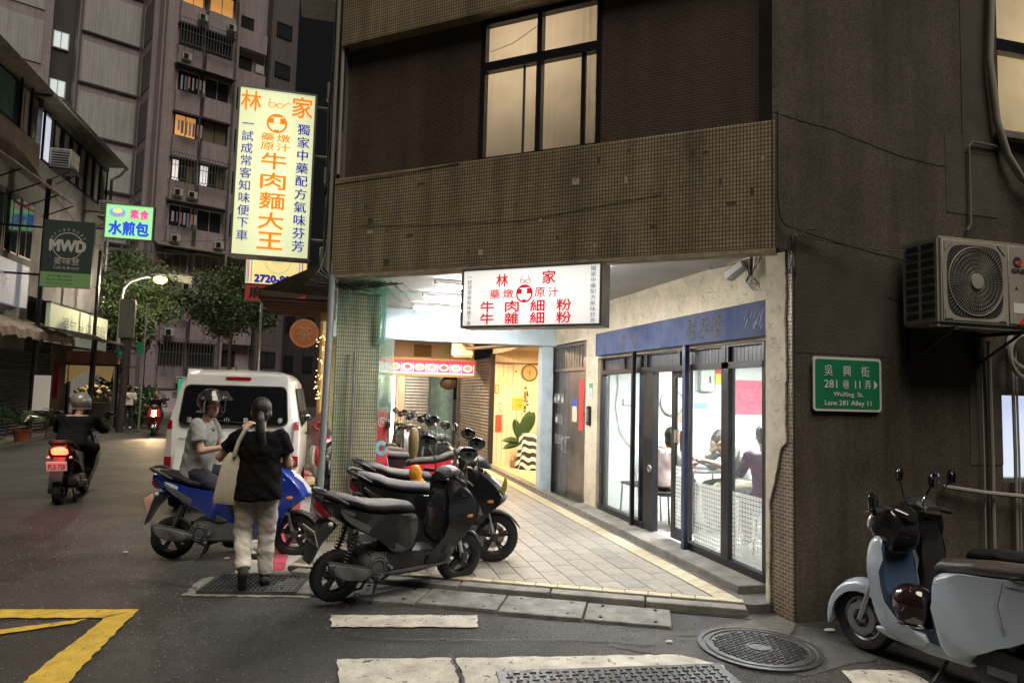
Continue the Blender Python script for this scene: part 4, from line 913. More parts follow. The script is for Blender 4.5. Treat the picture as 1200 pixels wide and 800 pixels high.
platem = M('plate_white', (.72, .71, .66), .5)
def wheel(par, x, r, w, rimm, front, spokes=5):
    T = Matrix.Translation((x, 0, r)) @ Matrix.Rotation(R(90), 4, 'X')
    m = MB(); k = 40; prof = [(r*.66, -w*.42), (r*.80, -w*.52), (r*.93, -w*.46), (r*.985, -w*.25), (r, 0), (r*.985, w*.25), (r*.93, w*.46), (r*.80, w*.52), (r*.66, w*.42), (r*.66, -w*.42)]
    m.lathe(prof, k, T, False)
    for i in range(36):     # tread blocks
        a = 2*math.pi*i/36
        for s in (-1, 1): m.cbox((0, 0, 0), (.008, w*.30, .014), T @ Matrix.Rotation(a, 4, 'Z') @ Matrix.Translation((r*.968, 0, s*w*.20)) @ Matrix.Rotation(R(90), 4, 'X') @ Matrix.Rotation(s*.5, 4, 'X'))
    wh = m.build('wheel', tyre, par)
    m = MB().lathe([(r*.66, -w*.40), (r*.69, -w*.44), (r*.60, -w*.30), (r*.58, 0), (r*.60, w*.30), (r*.69, w*.44), (r*.66, w*.40)], 32, T, False).lathe([(.0, -w*.5), (.032, -w*.5), (.04, 0), (.032, w*.5), (0, w*.5)], 14, T)
    for i in range(spokes):
        a = 2*math.pi*i/spokes+.3
        m.box(.02, r*.62, -.014, .014, -.016, .016, T @ Matrix.Rotation(a-.10, 4, 'Z')).box(.02, r*.62, -.010, .010, -.014, .018, T @ Matrix.Rotation(a+.14, 4, 'Z'))
    m.build('rim', rimm, wh)
    if front:
        m = MB().lathe([(r*.28, w*.55), (r*.50, w*.55), (r*.50, w*.60), (r*.28, w*.60), (r*.28, w*.55)], 28, T @ Matrix.Rotation(R(180), 4, 'X'), False); m.build('brake_disc', rim_s, wh)
    return wh
def mirror_(par, y, lean=.0, h=1.0, x=.42, up=.22, out=.14, rot=0, yaw=0):
    s = 1 if y > 0 else -1; top = Vector((x-.02+lean, y+s*out, h+up))
    m = MB().tube([(x, y, h), (x+.01, y+s*out*.3, h+up*.45), top], .006, 6)
    o = m.build('mirror', blk_gloss, par)
    T = Matrix.Translation(top+Vector((0, s*.02, .045))) @ Matrix.Rotation(yaw, 4, 'Z') @ Matrix.Rotation(rot, 4, 'X')
    MB().ell((0, 0, 0), (.028, .084, .062), n=18, m=12).xf(T).build('mirror_shell', blk_gloss, o)
    MB().lathe([(.0, 0), (.9, 0), (1, .05), (.95, .1)], 20).xf(T @ Matrix.Translation((-.024, 0, 0)) @ Matrix.Rotation(R(-90), 4, 'Y') @ Matrix.Diagonal((.055, .077, .02, 1))).build('mirror_glass', mirror, o)
    return o
def scooter(label, loc, rz, body, group=None, inner=None, seat=None, lower=None, rims=None, fr=.235, rr=.215, plate='', lean=0, lights=False, head_lit=False, fork=chrome, stripe=None, steer=0, belly=None, wb=.62, platecol=None, mir=(0, 0), tail_on=False, cat='scooter', rearx=-.60):
    t = thing('scooter', label, cat, mt=Matrix.Translation(loc) @ Matrix.Rotation(rz, 4, 'Z') @ Matrix.Rotation(lean, 4, 'X') @ Matrix.Diagonal((.94, .94, .94, 1)), group=group)
    inner = inner or plastic; seat = seat or seatm; lower = lower or plastic; rims = rims or rim_d; belly = belly or body
    fx = wb
    wheel(t, fx, fr, .10, rims, True); wheel(t, rearx, rr, .115, rims, False)
    # fender and fork
    rr_ = [(fx+(fr+.034)*math.cos(R(a)), fr+(fr+.034)*math.sin(R(a))) for a in range(18, 150, 12)] + [(fx+(fr+.022)*math.cos(R(a)), fr+(fr+.022)*math.sin(R(a))) for a in range(149, 17, -12)]
    MB().panel(rr_, .062, .006, sm=0, fn=lambda x, y, z: (x, y, z-abs(y)**2*4)).build('front_fender', inner, t)
    for s in (-1, 1):
        f = MB().cyl((fx, s*.068, fr), (fx-.10, s*.068, fr+.36), .016, .016, 10).cyl((fx+.004, s*.068, fr-.02), (fx-.055, s*.068, fr+.18), .024, .023, 12).build('fork_leg', fork, t)
        MB().box(fx-.03, fx+.03, s*.10-.012, s*.10+.012, fr-.02, fr+.06).bevel(.006, 1).build('caliper', plastic, f)
    # leg shield, nose, floorboard
    tap = lambda x, y, z: (x - abs(y)**2*1.5*(1 if z > .35 else .4), y*(1.0-.32*max(0, z-.66)/.3)*(1-.15*max(0, .45-z)/.15), z)
    MB().panel([(.20, .235), (.40, .26), (.50, .36), (.58, .50), (.70, .60), (.775, .66), (.765, .70), (.70, .80), (.58, .91), (.48, .985), (.40, 1.0), (.41, .90), (.44, .72), (.38, .50), (.30, .375), (.20, .33)], .215, .04, fn=tap, seg=3, rows=8).build('leg_shield', body, t)
    MB().panel([(.40, .40), (.42, .52), (.45, .72), (.42, .92), (.37, .93), (.33, .70), (.31, .44)], .165, .02, fn=lambda x, y, z: (x, y*(1-.3*max(0, z-.66)/.3), z), rows=4).build('inner_shield', inner, t)
    MB().panel([(.74, .64), (.79, .69), (.765, .735), (.64, .875), (.56, .88), (.60, .70)], .115, .03, fn=lambda x, y, z: (x-abs(y)**2*5, y, z), seg=3, rows=6).build('headlamp', clearlens if not head_lit else M('headlamp_on', (1, .8, .45), .2, emit=(1, .55, .18), es=5), t)
    for s in (-1, 1):
        MB().ell((.58, s*.178, .66), (.075, .028, .030)).build('indicator', amber, t)
        if stripe: MB().panel([(.50, .86), (.60, .78), (.72, .68), (.74, .655), (.64, .70), (.54, .78)], .006, .002, y0=s*.168).build('side_flash', stripe, t)
    MB().panel([(-.32, .235), (-.10, .20), (.30, .22), (.42, .30), (.36, .36), (.05, .365), (-.10, .42), (-.30, .40)], .155, .03, seg=2, rows=2).build('floorboard', belly, t)
    MB().box(-.02, .36, -.11, .11, .364, .372).build('floor_mat', plastic, t)
    # rear body, seat
    bodyfn = lambda x, y, z: (x, y*(.62 + .42*max(0, min(1, (x+.95)/.55)))*(1 - .35*max(0, min(1, (x+.15)/.35))), z)
    rb = MB().panel([(.10, .50), (.10, .66), (.0, .72), (-.30, .735), (-.62, .81), (-.88, .88), (-.95, .855), (-.90, .79), (-.70, .705), (-.50, .62), (-.34, .545), (-.22, .46), (-.12, .38), (.04, .38)], .165, .045, fn=bodyfn, seg=3, rows=6)
    rb.build('rear_body', body, t)
    for s in (-1, 1):
        MB().panel([(-.04, .42), (-.17, .50), (-.42, .665), (-.72, .80), (-.66, .735), (-.46, .625), (-.30, .53), (-.16, .41)], .012, .006, y0=s*.158, fn=lambda x, y, z: (x, y, z)).build('side_trim', lower, t)
        if stripe: MB().panel([(-.30, .70), (-.55, .775), (-.72, .815), (-.60, .76), (-.40, .69)], .004, .001, y0=s*.150).build('side_flash', stripe, t)
    MB().loft([(.07, 0, .72, .07, .03, -.3), (.03, 0, .745, .115, .045, -.2), (-.10, 0, .765, .135, .05, 0), (-.28, 0, .775, .15, .05, .05), (-.42, 0, .80, .155, .05, .25), (-.52, 0, .84, .15, .05, .2), (-.72, 0, .875, .125, .04, .1), (-.84, 0, .895, .08, .028, .1)], 20, ex=2.6).build('seat', seat, t)
    MB().tube([(-.60, .14, .84), (-.80, .15, .905), (-.93, .12, .93), (-1.0, .06, .935), (-1.0, -.06, .935), (-.93, -.12, .93), (-.80, -.15, .905), (-.60, -.14, .84)], [.012, .016, .018, .018, .018, .018, .016, .012], 8).build('grab_rail', plastic, t)
    # tail lamp, mudguard, plate
    tl = M('tail_lamp_on', (.9, .1, .05), .2, emit=(1, .05, .02), es=12) if tail_on else redlens
    MB().panel([(-.99, .80), (-.94, .855), (-.82, .845), (-.76, .77), (-.84, .735), (-.94, .74)], .105, .03, fn=lambda x, y, z: (x+abs(y)**2*5, y, z), seg=3, rows=6).build('tail_lamp', tl, t)
    for s in (-1, 1): MB().ell((-.84, s*.145, .69), (.035, .025, .022)).build('indicator', clearlens, t)
    mg = MB().panel([(-.70, .66), (-.84, .70), (-.92, .66), (-.985, .52), (-1.06, .38), (-1.045, .37), (-.95, .48), (-.86, .57)], .085, .012, fn=lambda x, y, z: (x+abs(y)*.15, y, z)).build('rear_mudguard', plastic, t)
    pt = Matrix.Translation((-1.015, 0, .575)) @ Matrix.Rotation(R(-28), 4, 'Y')
    pm = MB().box(-.004, .004, -.13, .13, -.075, .075, pt).build('number_plate', platecol or platem, t)
    if plate: text(plate, .21, .085, M('plate_ink', (.02, .02, .02), .6) if not platecol else M('plate_ink_red', (.5, .02, .03), .6), t, pt @ Matrix.Translation((-.0055, 0, -.005)) @ frame_m((0, 0, 0), (0, -1, 0), (0, 0, 1), (-1, 0, 0)), name='plate_number', bold=.02)
    # engine, fan cover, silencer, shocks, stand
    e = MB().panel([(rearx-.08, .16), (rearx-.06, .30), (-.40, .34), (-.20, .40), (-.06, .36), (-.06, .24), (-.22, .17), (-.42, .15)], .05, .02, y0=.10).build('engine', plastic, t)
    MB().cyl((-.30, -.16, .30), (-.30, .14, .30), .105, .12, 20).cyl((-.30, -.17, .30), (-.30, -.155, .30), .075, .10, 20).build('fan_cover', plastic_l, e)
    for i in range(8):
        a = i*math.pi/4; MB().box(.025, .07, -.005, .005, -.178, -.168, Matrix.Translation((-.30, 0, .30)) @ Matrix.Rotation(R(90), 4, 'X') @ Matrix.Rotation(a, 4, 'Z') @ Matrix.Translation((0, 0, 0))).build('fan_rib', plastic, e) if i < 0 else None
    MB().loft([(-.36, -.165, .255, .03, .03), (-.42, -.175, .265, .052, .055, .1), (-.60, -.185, .30, .062, .068, .15), (-.80, -.185, .335, .060, .066, .15), (-.86, -.185, .345, .045, .05, .15)], 18, ex=2.8).tube([(-.12, -.08, .20), (-.25, -.13, .16), (-.38, -.16, .24)], .016, 8).build('silencer', plastic, t)
    for s in (-1, 1):
        sm_ = MB().tube([(.02, s*.132, .69), (-.12, s*.166, .60), (-.26, s*.168, .50)], .0022, 4).tube([(-.30, s*.158, .735), (-.52, s*.150, .775), (-.78, s*.125, .84)], .0022, 4).tube([(.30, s*.205, .36), (.44, s*.195, .50), (.50, s*.185, .70)], .0022, 4); sm_.build('panel_seam', black, t)
        MB().box(-.34, -.22, s*.166-.003, s*.166+.003, .640, .662).build('side_badge', silver, t)
        MB().panel([(.42, .27), (.30, .235), (-.20, .225), (-.20, .245), (.28, .262), (.36, .30)], .004, .002, y0=s*.168).build('sill_trim', lower, t)
        MB().cyl((-.20, s*.17, .30), (-.20, s*.24, .30), .012, n=8).build('foot_peg', rim_s, t)
    for i in range(6): MB().box(-.36+i*.026, -.35+i*.026, -.155, .155, .37, .41).build('cooling_fin', plastic_l, e)
    MB().lathe([(.05, 0), (.06, .006), (.066, 0)], 20, Matrix.Translation((-.30, -.172, .30)) @ Matrix.Rotation(R(90), 4, 'X'), False).lathe([(.078, 0), (.084, .006), (.09, 0)], 20, Matrix.Translation((-.30, -.168, .30)) @ Matrix.Rotation(R(90), 4, 'X'), False).build('fan_ring', plastic, e)
    for q in range(4): a = q*math.pi/2+.6; MB().cyl((-.30+.082*math.cos(a), -.175, .30+.082*math.sin(a)), (-.30+.082*math.cos(a), -.165, .30+.082*math.sin(a)), .008, n=6).build('bolt', rim_s, e)
    MB().cyl((-.52, -.256, .30), (-.52, -.246, .30), .009, n=8).cyl((-.72, -.256, .345), (-.72, -.246, .345), .009, n=8).build('shield_bolt', rim_s, t)
    MB().tube([(-.36, -.155, .79), (-.36, 0, .829), (-.36, .155, .79)], .004, 5).build('seat_seam', black, t)
    MB().tube([(.44, -.10, 1.0), (.50, -.13, .86), (.52, -.10, .70)], .006, 5).tube([(.44, .10, 1.0), (.51, .14, .88), (.52, .10, .70)], .006, 5).tube([(fx-.05, .09, fr+.10), (fx-.14, .10, fr+.32)], .005, 5).build('control_cable', black, t)
    MB().panel([(-.44, .24), (-.44, .32), (-.78, .385), (-.80, .31), (-.6, .255)], .006, .003, y0=-.252).build('heat_shield', plastic_l, t)
    MB().cyl((-.86, -.185, .345), (-.872, -.185, .348), .02, n=10).build('silencer_tip', chrome, t)
    m = MB()
    for s in (-1, 1):
        m.cyl((rearx, s*.10, .28), (-.48, s*.11, .60), .014, n=8)
        for k in range(9): m.ring(.026, .006, 12, 5, Matrix.Translation(Vector((rearx, s*.10, .28)).lerp(Vector((-.48, s*.11, .60)), .25+k*.08)) @ Matrix.Rotation(R(20), 4, 'Y'))
    m.build('shock_absorber', plastic, t)
    MB().tube([(-.22, .06, .22), (-.30, .12, .02), (-.34, .16, .004)], .012, 6).tube([(-.22, -.06, .22), (-.30, -.12, .02), (-.34, -.16, .004)], .012, 6).build('stand', plastic, t)
    # handlebar
    h = MB().loft([(.34, 0, 1.0, .10, .035), (.40, 0, 1.03, .13, .055), (.48, 0, 1.03, .12, .06), (.56, 0, 1.0, .08, .045), (.60, 0, .97, .03, .02)], 18).tube([(.40, -.33, .995), (.43, -.18, 1.01), (.45, 0, 1.0), (.43, .18, 1.01), (.40, .33, .995)], .012, 8).build('handlebar', plastic, t)
    for s in (-1, 1):
        MB().cyl((.418, s*.22, 1.007), (.395, s*.345, .994), .018, .019, 12).cyl((.395, s*.345, .994), (.392, s*.36, .993), .021, .018, 12).build('grip', black, h)
        MB().tube([(.46, s*.20, 1.0), (.49, s*.26, .995), (.475, s*.36, .98)], .006, 6).build('brake_lever', silver, h)
    mirror_(t, -.20, yaw=mir[0]); mirror_(t, .20, yaw=mir[1])
    for c in t.children:      # short rear overhang
        if c.name.split('.')[0] != 'wheel':
            for q in (c, *c.children):
                for v in q.data.vertices:
                    if v.co.x < -.58: v.co.x = -.58+(v.co.x+.58)*.60
    return t
sA = scooter('gunmetal black scooter with cream number plate, nearest to the crosswalk', (.62, 5.89, .03), R(22), gunmetal, inner=blk_gloss, lower=plastic_l, plate='257·HXP', stripe=plastic_l, lean=R(5), mir=(1.1, .9))
sB = scooter('glossy black scooter with raised front beside the gunmetal one, its front wheel on the tiles', (.98, 6.62, .065), R(-4), blk_gloss, inner=plastic, lean=R(4), fork=chrome, fr=.255, wb=.66, plate='613·MNR', stripe=None, mir=(1.1, 1.0))
MB().panel([(.60, .66), (.72, .70), (.755, .84), (.725, .90), (.70, .80)], .006, .002, y0=-.14).build('headlamp_edge', M('lime_edge', (.30, .34, .05), .4), sB)
sC = scooter('bright blue scooter with white side flash parked behind the walking woman', (-.86, 7.40, .0), R(-5), bluep, inner=plastic, lower=plastic_l, stripe=white, belly=plastic_l, plate='XKY·886', platecol=M('plate_pink', (.75, .42, .38), .6), rims=rim_d, tail_on=False, lean=R(3))
'''rear light of the blue one is braking red'''
sD = scooter('red and white scooter parked nose to the street beside the netted pillar', (1.05, 8.9, FZ), R(186), redpnt, inner=white, stripe=white, plate='', lean=R(3))
GB = 'scooters parked in a row inside the arcade'
sE = scooter('red-panelled black scooter partly hidden behind the two black ones', (1.05, 7.55, FZ), R(2), blk_gloss, inner=redpnt, lower=redpnt, stripe=redpnt, group=GB, lean=R(4))
for i, (x, y, rz, b, lab) in enumerate(((1.15, 9.75, 4, gunmetal, 'dark grey scooter in the arcade row, just past the red and white one'),
                                        (1.10, 10.6, -3, blk_gloss, 'black scooter in the arcade row under the pale blue beam'),
                                        (1.05, 11.6, 5, gunmetal, 'grey scooter in the arcade row just beyond the pale blue beam'),
                                        (1.00, 12.7, 0, silver, 'silver scooter in the arcade row below the menu board'),
                                        (.95, 13.9, 3, blk_gloss, 'farthest black scooter of the arcade row, below the menu board'))):
    s = copy_tree(sA); s.matrix_world = Matrix.Translation((x, y, FZ)) @ Matrix.Rotation(R(rz), 4, 'Z') @ Matrix.Rotation(R(4), 4, 'X') @ Matrix.Diagonal((.94, .94, .94, 1)); s['label'] = lab; s['group'] = GB
    for c in list(s.children):
        nm = c.name.split('.')[0]
        if nm in ('leg_shield', 'rear_body', 'floorboard'): c.data = c.data.copy(); c.data.materials[0] = b
# shop scooter behind the van
sF = scooter('white scooter with red tail lamp parked at the kerb beside the van', (.0, 11.6, 0), R(100), white, inner=redpnt, stripe=redpnt, lean=R(2))

# ---------------- pale blue electric scooter and its dark neighbour at the wall
def egg(label, loc, rz):
    t = thing('scooter', label, 'scooter', mt=Matrix.Translation(loc) @ Matrix.Rotation(rz, 4, 'Z') @ Matrix.Rotation(R(4), 4, 'X') @ Matrix.Diagonal((.95, .93, .95, 1)))
    wheel(t, .60, .225, .10, rim_s, True, 7); wheel(t, -.58, .215, .12, rim_d, False)
    a_ = [(.60+(.225+.05)*math.cos(R(a)), .225+(.225+.06)*math.sin(R(a))) for a in range(-15, 140, 14)] + [(.60+(.225+.02)*math.cos(R(a)), .225+(.225+.02)*math.sin(R(a))) for a in range(139, -16, -14)]
    MB().panel(a_, .085, .02, sm=0, seg=3, rows=6, fn=lambda x, y, z: (x, y, z-abs(y)**2*6)).build('front_fender', palep, t)
    for s in (-1, 1): MB().cyl((.60, s*.07, .22), (.49, s*.07, .58), .02, .02, 10).build('fork_leg', rim_s, t)
    tap = lambda x, y, z: (x-abs(y)**2*1.8, y*(1-.25*max(0, z-.60)/.3), z)
    MB().panel([(.10, .215), (.36, .225), (.46, .33), (.52, .52), (.55, .68), (.545, .78), (.50, .84), (.45, .82), (.46, .70), (.43, .52), (.36, .35), (.26, .30), (.10, .295)], .215, .03, fn=tap, seg=3, rows=8).build('leg_shield', palep, t)
    MB().panel([(.36, .34), (.42, .50), (.455, .68), (.445, .80), (.41, .78), (.405, .66), (.36, .50), (.28, .33)], .185, .012, fn=lambda x, y, z: (x-abs(y)**2*1.2, y*(1-.25*max(0, z-.6)/.3), z), rows=6).build('inner_shield', bluein, t)
    MB().panel([(.40, .72), (.52, .78), (.57, .88), (.55, .97), (.48, 1.02), (.40, 1.02), (.35, .94), (.36, .80)], .14, .04, seg=3).build('head_cowl', blk_gloss, t)
    MB().lathe([(.075, 0), (.07, .02), (.04, .03), (0.001, .032)], 20, Matrix.Translation((.55, 0, .92)) @ Matrix.Rotation(R(75), 4, 'Y')).build('headlamp', clearlens, t)
    MB().panel([(-.20, .20), (.25, .205), (.36, .25), (.33, .305), (-.05, .31), (-.20, .36)], .17, .025).build('floorboard', bluein, t)
    MB().panel([(-.24, .185), (.30, .19), (.40, .235), (.30, .25), (-.2, .245)], .185, .02).build('lower_skirt', palep, t)
    bf = lambda x, y, z: (x, y*(.72+.34*max(0, min(1, (x+.95)/.5)))*(1-.25*max(0, min(1, (x+.05)/.2)))*(1-.22*max(0, (z-.62)/.2)), z)
    MB().panel([(-.02, .34), (.02, .60), (-.04, .70), (-.30, .735), (-.62, .775), (-.90, .79), (-.97, .75), (-.93, .66), (-.82, .55), (-.66, .47), (-.46, .42), (-.32, .34), (-.24, .22), (-.10, .21)], .20, .055, fn=bf, seg=4, rows=8).build('rear_body', palep, t)
    MB().panel([(.005, .30), (.035, .58), (.0, .68), (-.05, .66), (-.03, .32)], .165, .02).build('seat_front_panel', bluein, t)
    MB().loft([(.06, 0, .70, .08, .035, -.2), (0, 0, .735, .125, .05, -.1), (-.25, 0, .77, .155, .055, 0), (-.50, 0, .80, .155, .05, .1), (-.72, 0, .815, .14, .042, .05), (-.90, 0, .82, .09, .03, 0)], 20, ex=2.8).build('seat', seatb, t)
    MB().tube([(-.45, .17, .765), (-.52, .185, .79), (-.85, .165, .83), (-.98, .08, .85), (-.98, -.08, .85), (-.85, -.165, .83), (-.52, -.185, .79), (-.45, -.17, .765)], .014, 8).build('grab_rail', blk_gloss, t)
    for s in (-1, 1):
        MB().panel([(-.72, .665), (-.94, .70), (-.96, .68), (-.74, .64)], .008, .003, y0=s*.165).build('tail_strip', redlens, t)
        MB().ell((-.80, s*.175, .52), (.025, .022, .025)).build('indicator', amber, t)
    for s in (-1, 1):
        MB().tube([(-.44, s*.207, .44), (-.40, s*.206, .60), (-.42, s*.19, .74)], .0025, 4).tube([(-.10, s*.150, .69), (-.45, s*.185, .715), (-.88, s*.155, .745)], .002, 4).tube([(-.06, s*.17, .36), (-.05, s*.16, .52), (-.02, s*.145, .66)], .0022, 4).build('panel_seam', M('van_shadow_gap', (.40, .40, .37)) if False else plastic_l, t)
        MB().cyl((-.18, s*.186, .27), (-.18, s*.192, .27), .010, n=8).cyl((.10, s*.186, .24), (.10, s*.19, .24), .008, n=8).build('fastener', silver, t)
    text('gogoro', .16, .05, M('grey_ink', (.12, .13, .15), .5), t, frame_m((-.80, .178, .625), (1, 0, 0), (0, 0, 1), (0, 1, 0)) @ Matrix.Rotation(R(180), 4, 'Y') @ Matrix.Translation((0, 0, -.0)), name='lettering')
    mg = MB().panel([(-.72, .56), (-.86, .58), (-.94, .48), (-1.04, .30), (-1.02, .29), (-.9, .42), (-.80, .50)], .09, .012).build('rear_mudguard', plastic, t)
    pt = Matrix.Translation((-.985, 0, .47)) @ Matrix.Rotation(R(-25), 4, 'Y')
    MB().box(-.004, .004, -.14, .14, -.085, .085, pt).build('number_plate', platem, t)
    text('ES·6158', .23, .10, M('plate_ink', (.02, .02, .02)), t, pt @ Matrix.Translation((-.0055, 0, 0)) @ frame_m((0, 0, 0), (0, -1, 0), (0, 0, 1), (-1, 0, 0)), name='plate_number', bold=.02)
    MB().panel([(-.10, .20), (-.16, .32), (-.42, .34), (-.66, .28), (-.70, .18), (-.56, .13), (-.3, .13)], .035, .02, y0=.145, seg=3).build('swing_arm', plastic, t)
    MB().box(-.50, -.34, .184, .19, .19, .24).build('swing_badge', plastic_l, t)
    MB().cyl((-.40, .14, .34), (-.36, .15, .50), .02, n=8).build('shock_absorber', plastic, t)
    MB().tube([(-.05, .05, .20), (.0, .14, .02), (.0, .17, .004)], .012, 6).build('stand', plastic, t)
    h = MB().loft([(.32, 0, .98, .06, .03), (.38, 0, 1.0, .12, .045), (.46, 0, 1.0, .12, .05), (.52, 0, .96, .08, .04)], 16).tube([(.36, -.34, 1.0), (.41, -.16, 1.01), (.42, 0, 1.0), (.41, .16, 1.01), (.36, .34, 1.0)], .012, 8).build('handlebar', blk_gloss, t)
    for s in (-1, 1):
        MB().cyl((.395, s*.22, 1.007), (.355, s*.36, .999), .018, .02, 12).build('grip', black, h); MB().tube([(.44, s*.20, 1.0), (.46, s*.27, .995), (.43, s*.37, .99)], .006, 6).build('brake_lever', silver, h)
    mirror_(t, -.20, h=1.0, x=.38, up=.20, out=.06, yaw=.3); mirror_(t, .20, h=1.0, x=.38, up=.02, out=.16, yaw=.4, rot=.9)
    for c in t.children:
        if c.name.split('.')[0] in ('handlebar', 'mirror', 'head_cowl'): c.location = (-.05, 0, .02)
    return t
GM = math.atan2(1.05, -.20)
eg = egg('pale blue scooter with brown seat parked facing the rendered wall', (3.76, 3.50, 0), GM)
hm = thing('helmet', 'glossy dark brown open-face helmet hanging in the footwell of the pale blue scooter', 'helmet', mt=Matrix.Translation((3.76, 3.50, 0)) @ Matrix.Rotation(GM, 4, 'Z') @ Matrix.Translation((.17, .07, .43)) @ Matrix.Diagonal((.86, .86, .86, 1)))
sh = MB()
sh.lathe([(.118, -.13), (.135, -.10), (.140, -.03), (.137, .03), (.120, .085), (.085, .122), (.04, .14), (0.001, .143)], 28).xf(Matrix.Diagonal((1.12, .98, 1.0, 1))).build('shell', paint('helmet_brown', (.022, .010, .010), .1, .9), hm)
MB().ring(.128, .010, 28, 6, Matrix.Translation((0, 0, -.13)) @ Matrix.Diagonal((1.12, .98, 1, 1))).build('edge_trim', chrome, hm); MB().tube([(.02, .12, -.12), (.0, .10, -.20), (.0, -.08, -.20), (.02, -.12, -.12)], .006, 5).build('chin_strap', black, hm)
sH = scooter('all-black scooter parked against the wall behind the pale blue one', (4.22, 3.68, 0), R(106), blk_gloss, inner=blk_gloss, lower=blk_gloss, lean=R(4), mir=(.6, .5))

# ================================================= van
vanp = paint('van_white', (.74, .74, .70), .3, .5)
vn = thing('van', 'white minivan seen from behind, parked beside the netted pillar', 'van', (-1.22, 9.85, 0))
def vsec(y, w, z0, z1, tw, bow=0):   # cross-section ring in xz at depth y
    zm = z0+(z1-z0)*.52; r = .07
    pts = [(-w+r, z0), (w-r, z0), (w-.01, z0+.06), (w, z0+.3), (w, zm), (w-.03, zm+.12), (tw+.02, z1-.16), (tw-.06, z1-.05), (tw-.22, z1), (0, z1+.015), (-tw+.22, z1), (-tw+.06, z1-.05), (-tw-.02, z1-.16), (-w+.03, zm+.12), (-w, zm), (-w, z0+.3), (-w+.01, z0+.06)]
    return [(x, y, z) for x, z in pts]
secs = [vsec(.16, .74, .45, 1.72, .62), vsec(.03, .81, .33, 1.80, .655), vsec(.05, .835, .30, 1.87, .68), vsec(.22, .845, .28, 1.905, .70), vsec(1.4, .85, .28, 1.92, .71), vsec(2.9, .85, .28, 1.90, .70), vsec(3.35, .84, .3, 1.45, .66), vsec(3.95, .78, .34, 1.02, .62)]
secs[0] = [(x*.93, .02 + .0*z, .36+(z-.45)*1.0) for x, y, z in secs[0]]
# rear face leans forward towards the roof
V = []; F = []
lean_ = lambda y, z: y + .14*max(0, (z-1.0)/.9)
secs = [[(x, lean_(y, z) if i < 4 else y, z) for x, y, z in s] for i, s in enumerate(secs)]
k = len(secs[0]); m = MB()
for s in secs: V += s
F = [(i*k+j, i*k+(j+1) % k, (i+1)*k+(j+1) % k, (i+1)*k+j) for i in range(len(secs)-1) for j in range(k)] + [tuple(range(k))[::-1], tuple(range((len(secs)-1)*k, len(secs)*k))]
m._add(V, F)
bmesh.ops.bevel(m.bm, geom=[e for e in m.bm.edges if e.calc_face_angle(0) > .7], offset=.02, segments=2, affect='EDGES', clamp_overlap=True)
m.build('body', vanp, vn, ang=50)
gr_ = lambda z: lean_(.0, z)
def rearq(x0, x1, z0, z1, off, tilt=True, tw=0): return [(x0, gr_(z0)+off, z0), (x1, gr_(z0)+off, z0), (x1-tw, gr_(z1)+off, z1), (x0+tw, gr_(z1)+off, z1)]
def slab_q(q, th, name, mat, par=vn, bev=.006):
    m = MB(); n = len(q); m._add(q+[(x, y+th, z) for x, y, z in q], [tuple(range(n)), tuple(range(n, 2*n))[::-1]]+[(i, i+n, (i+1) % n+n, (i+1) % n) for i in range(n)])
    if bev: m.bevel(bev, 2)
    return m.build(name, mat, par)
gate = slab_q(rearq(-.74, .74, .55, 1.84, -.010, tw=.10), .02, 'tailgate', vanp, bev=.02)
def rq(x0, x1, z0, z1, off, tw=0, r=.08):   # rounded quad on the leaning rear
    P = []
    for cx, cz, a0 in ((x1-r, z1-r, 0), (x0+r, z1-r, 90), (x0+r, z0+r, 180), (x1-r, z0+r, 270)):
        for i in range(5):
            a = R(a0+22.5*i); x = cx+r*math.cos(a); z = cz+r*math.sin(a); x *= 1-tw*(z-z0)/(z1-z0)
            P.append((x, gr_(z)+off, z))
    return P
slab_q(rq(-.70, .69, 1.16, 1.70, -.016, tw=.07), .01, 'window_seal', black, gate, 0)
slab_q(rq(-.685, .675, 1.175, 1.685, -.020, tw=.07), .006, 'rear_window', M('van_glass', (.006, .007, .008), .05, spec=.9), gate, 0)
for c, u in zip('法鼓山驗證學', (-.56, -.34, -.10, .14, .36, .58)): text(c, .06, .07, M('decal_white', (.7, .7, .68), .6), gate, frame_m((u, gr_(1.23)-.022, 1.235), (1, 0, 0), (0, .15, 1), (0, -1, .15)))
MB().cyl((.1, gr_(1.2)-.04, 1.2), (-.25, gr_(1.24)-.03, 1.23), .008, n=6).build('wiper', black, gate)
text('VERYCA', .16, .035, M('badge_grey', (.25, .25, .24), .3, .6), gate, frame_m((-.60, -.013, .98), (1, 0, 0), (0, 0, 1), (0, -1, 0)), bold=.02)
slab_q(rearq(-.15, .17, 1.77, 1.815, -.02), .03, 'brake_lamp', redlens, vn, .004)
slab_q([(-.30, -.012, .62), (.30, -.012, .62), (.30, -.012, .84), (-.30, -.012, .84)], .01, 'plate_recess', M('van_shadow_gap', (.40, .40, .37), .5), gate, .004)
slab_q([(-.19, -.02, .65), (.19, -.02, .65), (.19, -.02, .81), (-.19, -.02, .81)], .01, 'number_plate', platem, gate, .002)
text('3817·UY', .33, .10, M('plate_ink', (.02, .02, .02)), gate, frame_m((0, -.023, .73), (1, 0, 0), (0, 0, 1), (0, -1, 0)), name='plate_number', bold=.02)
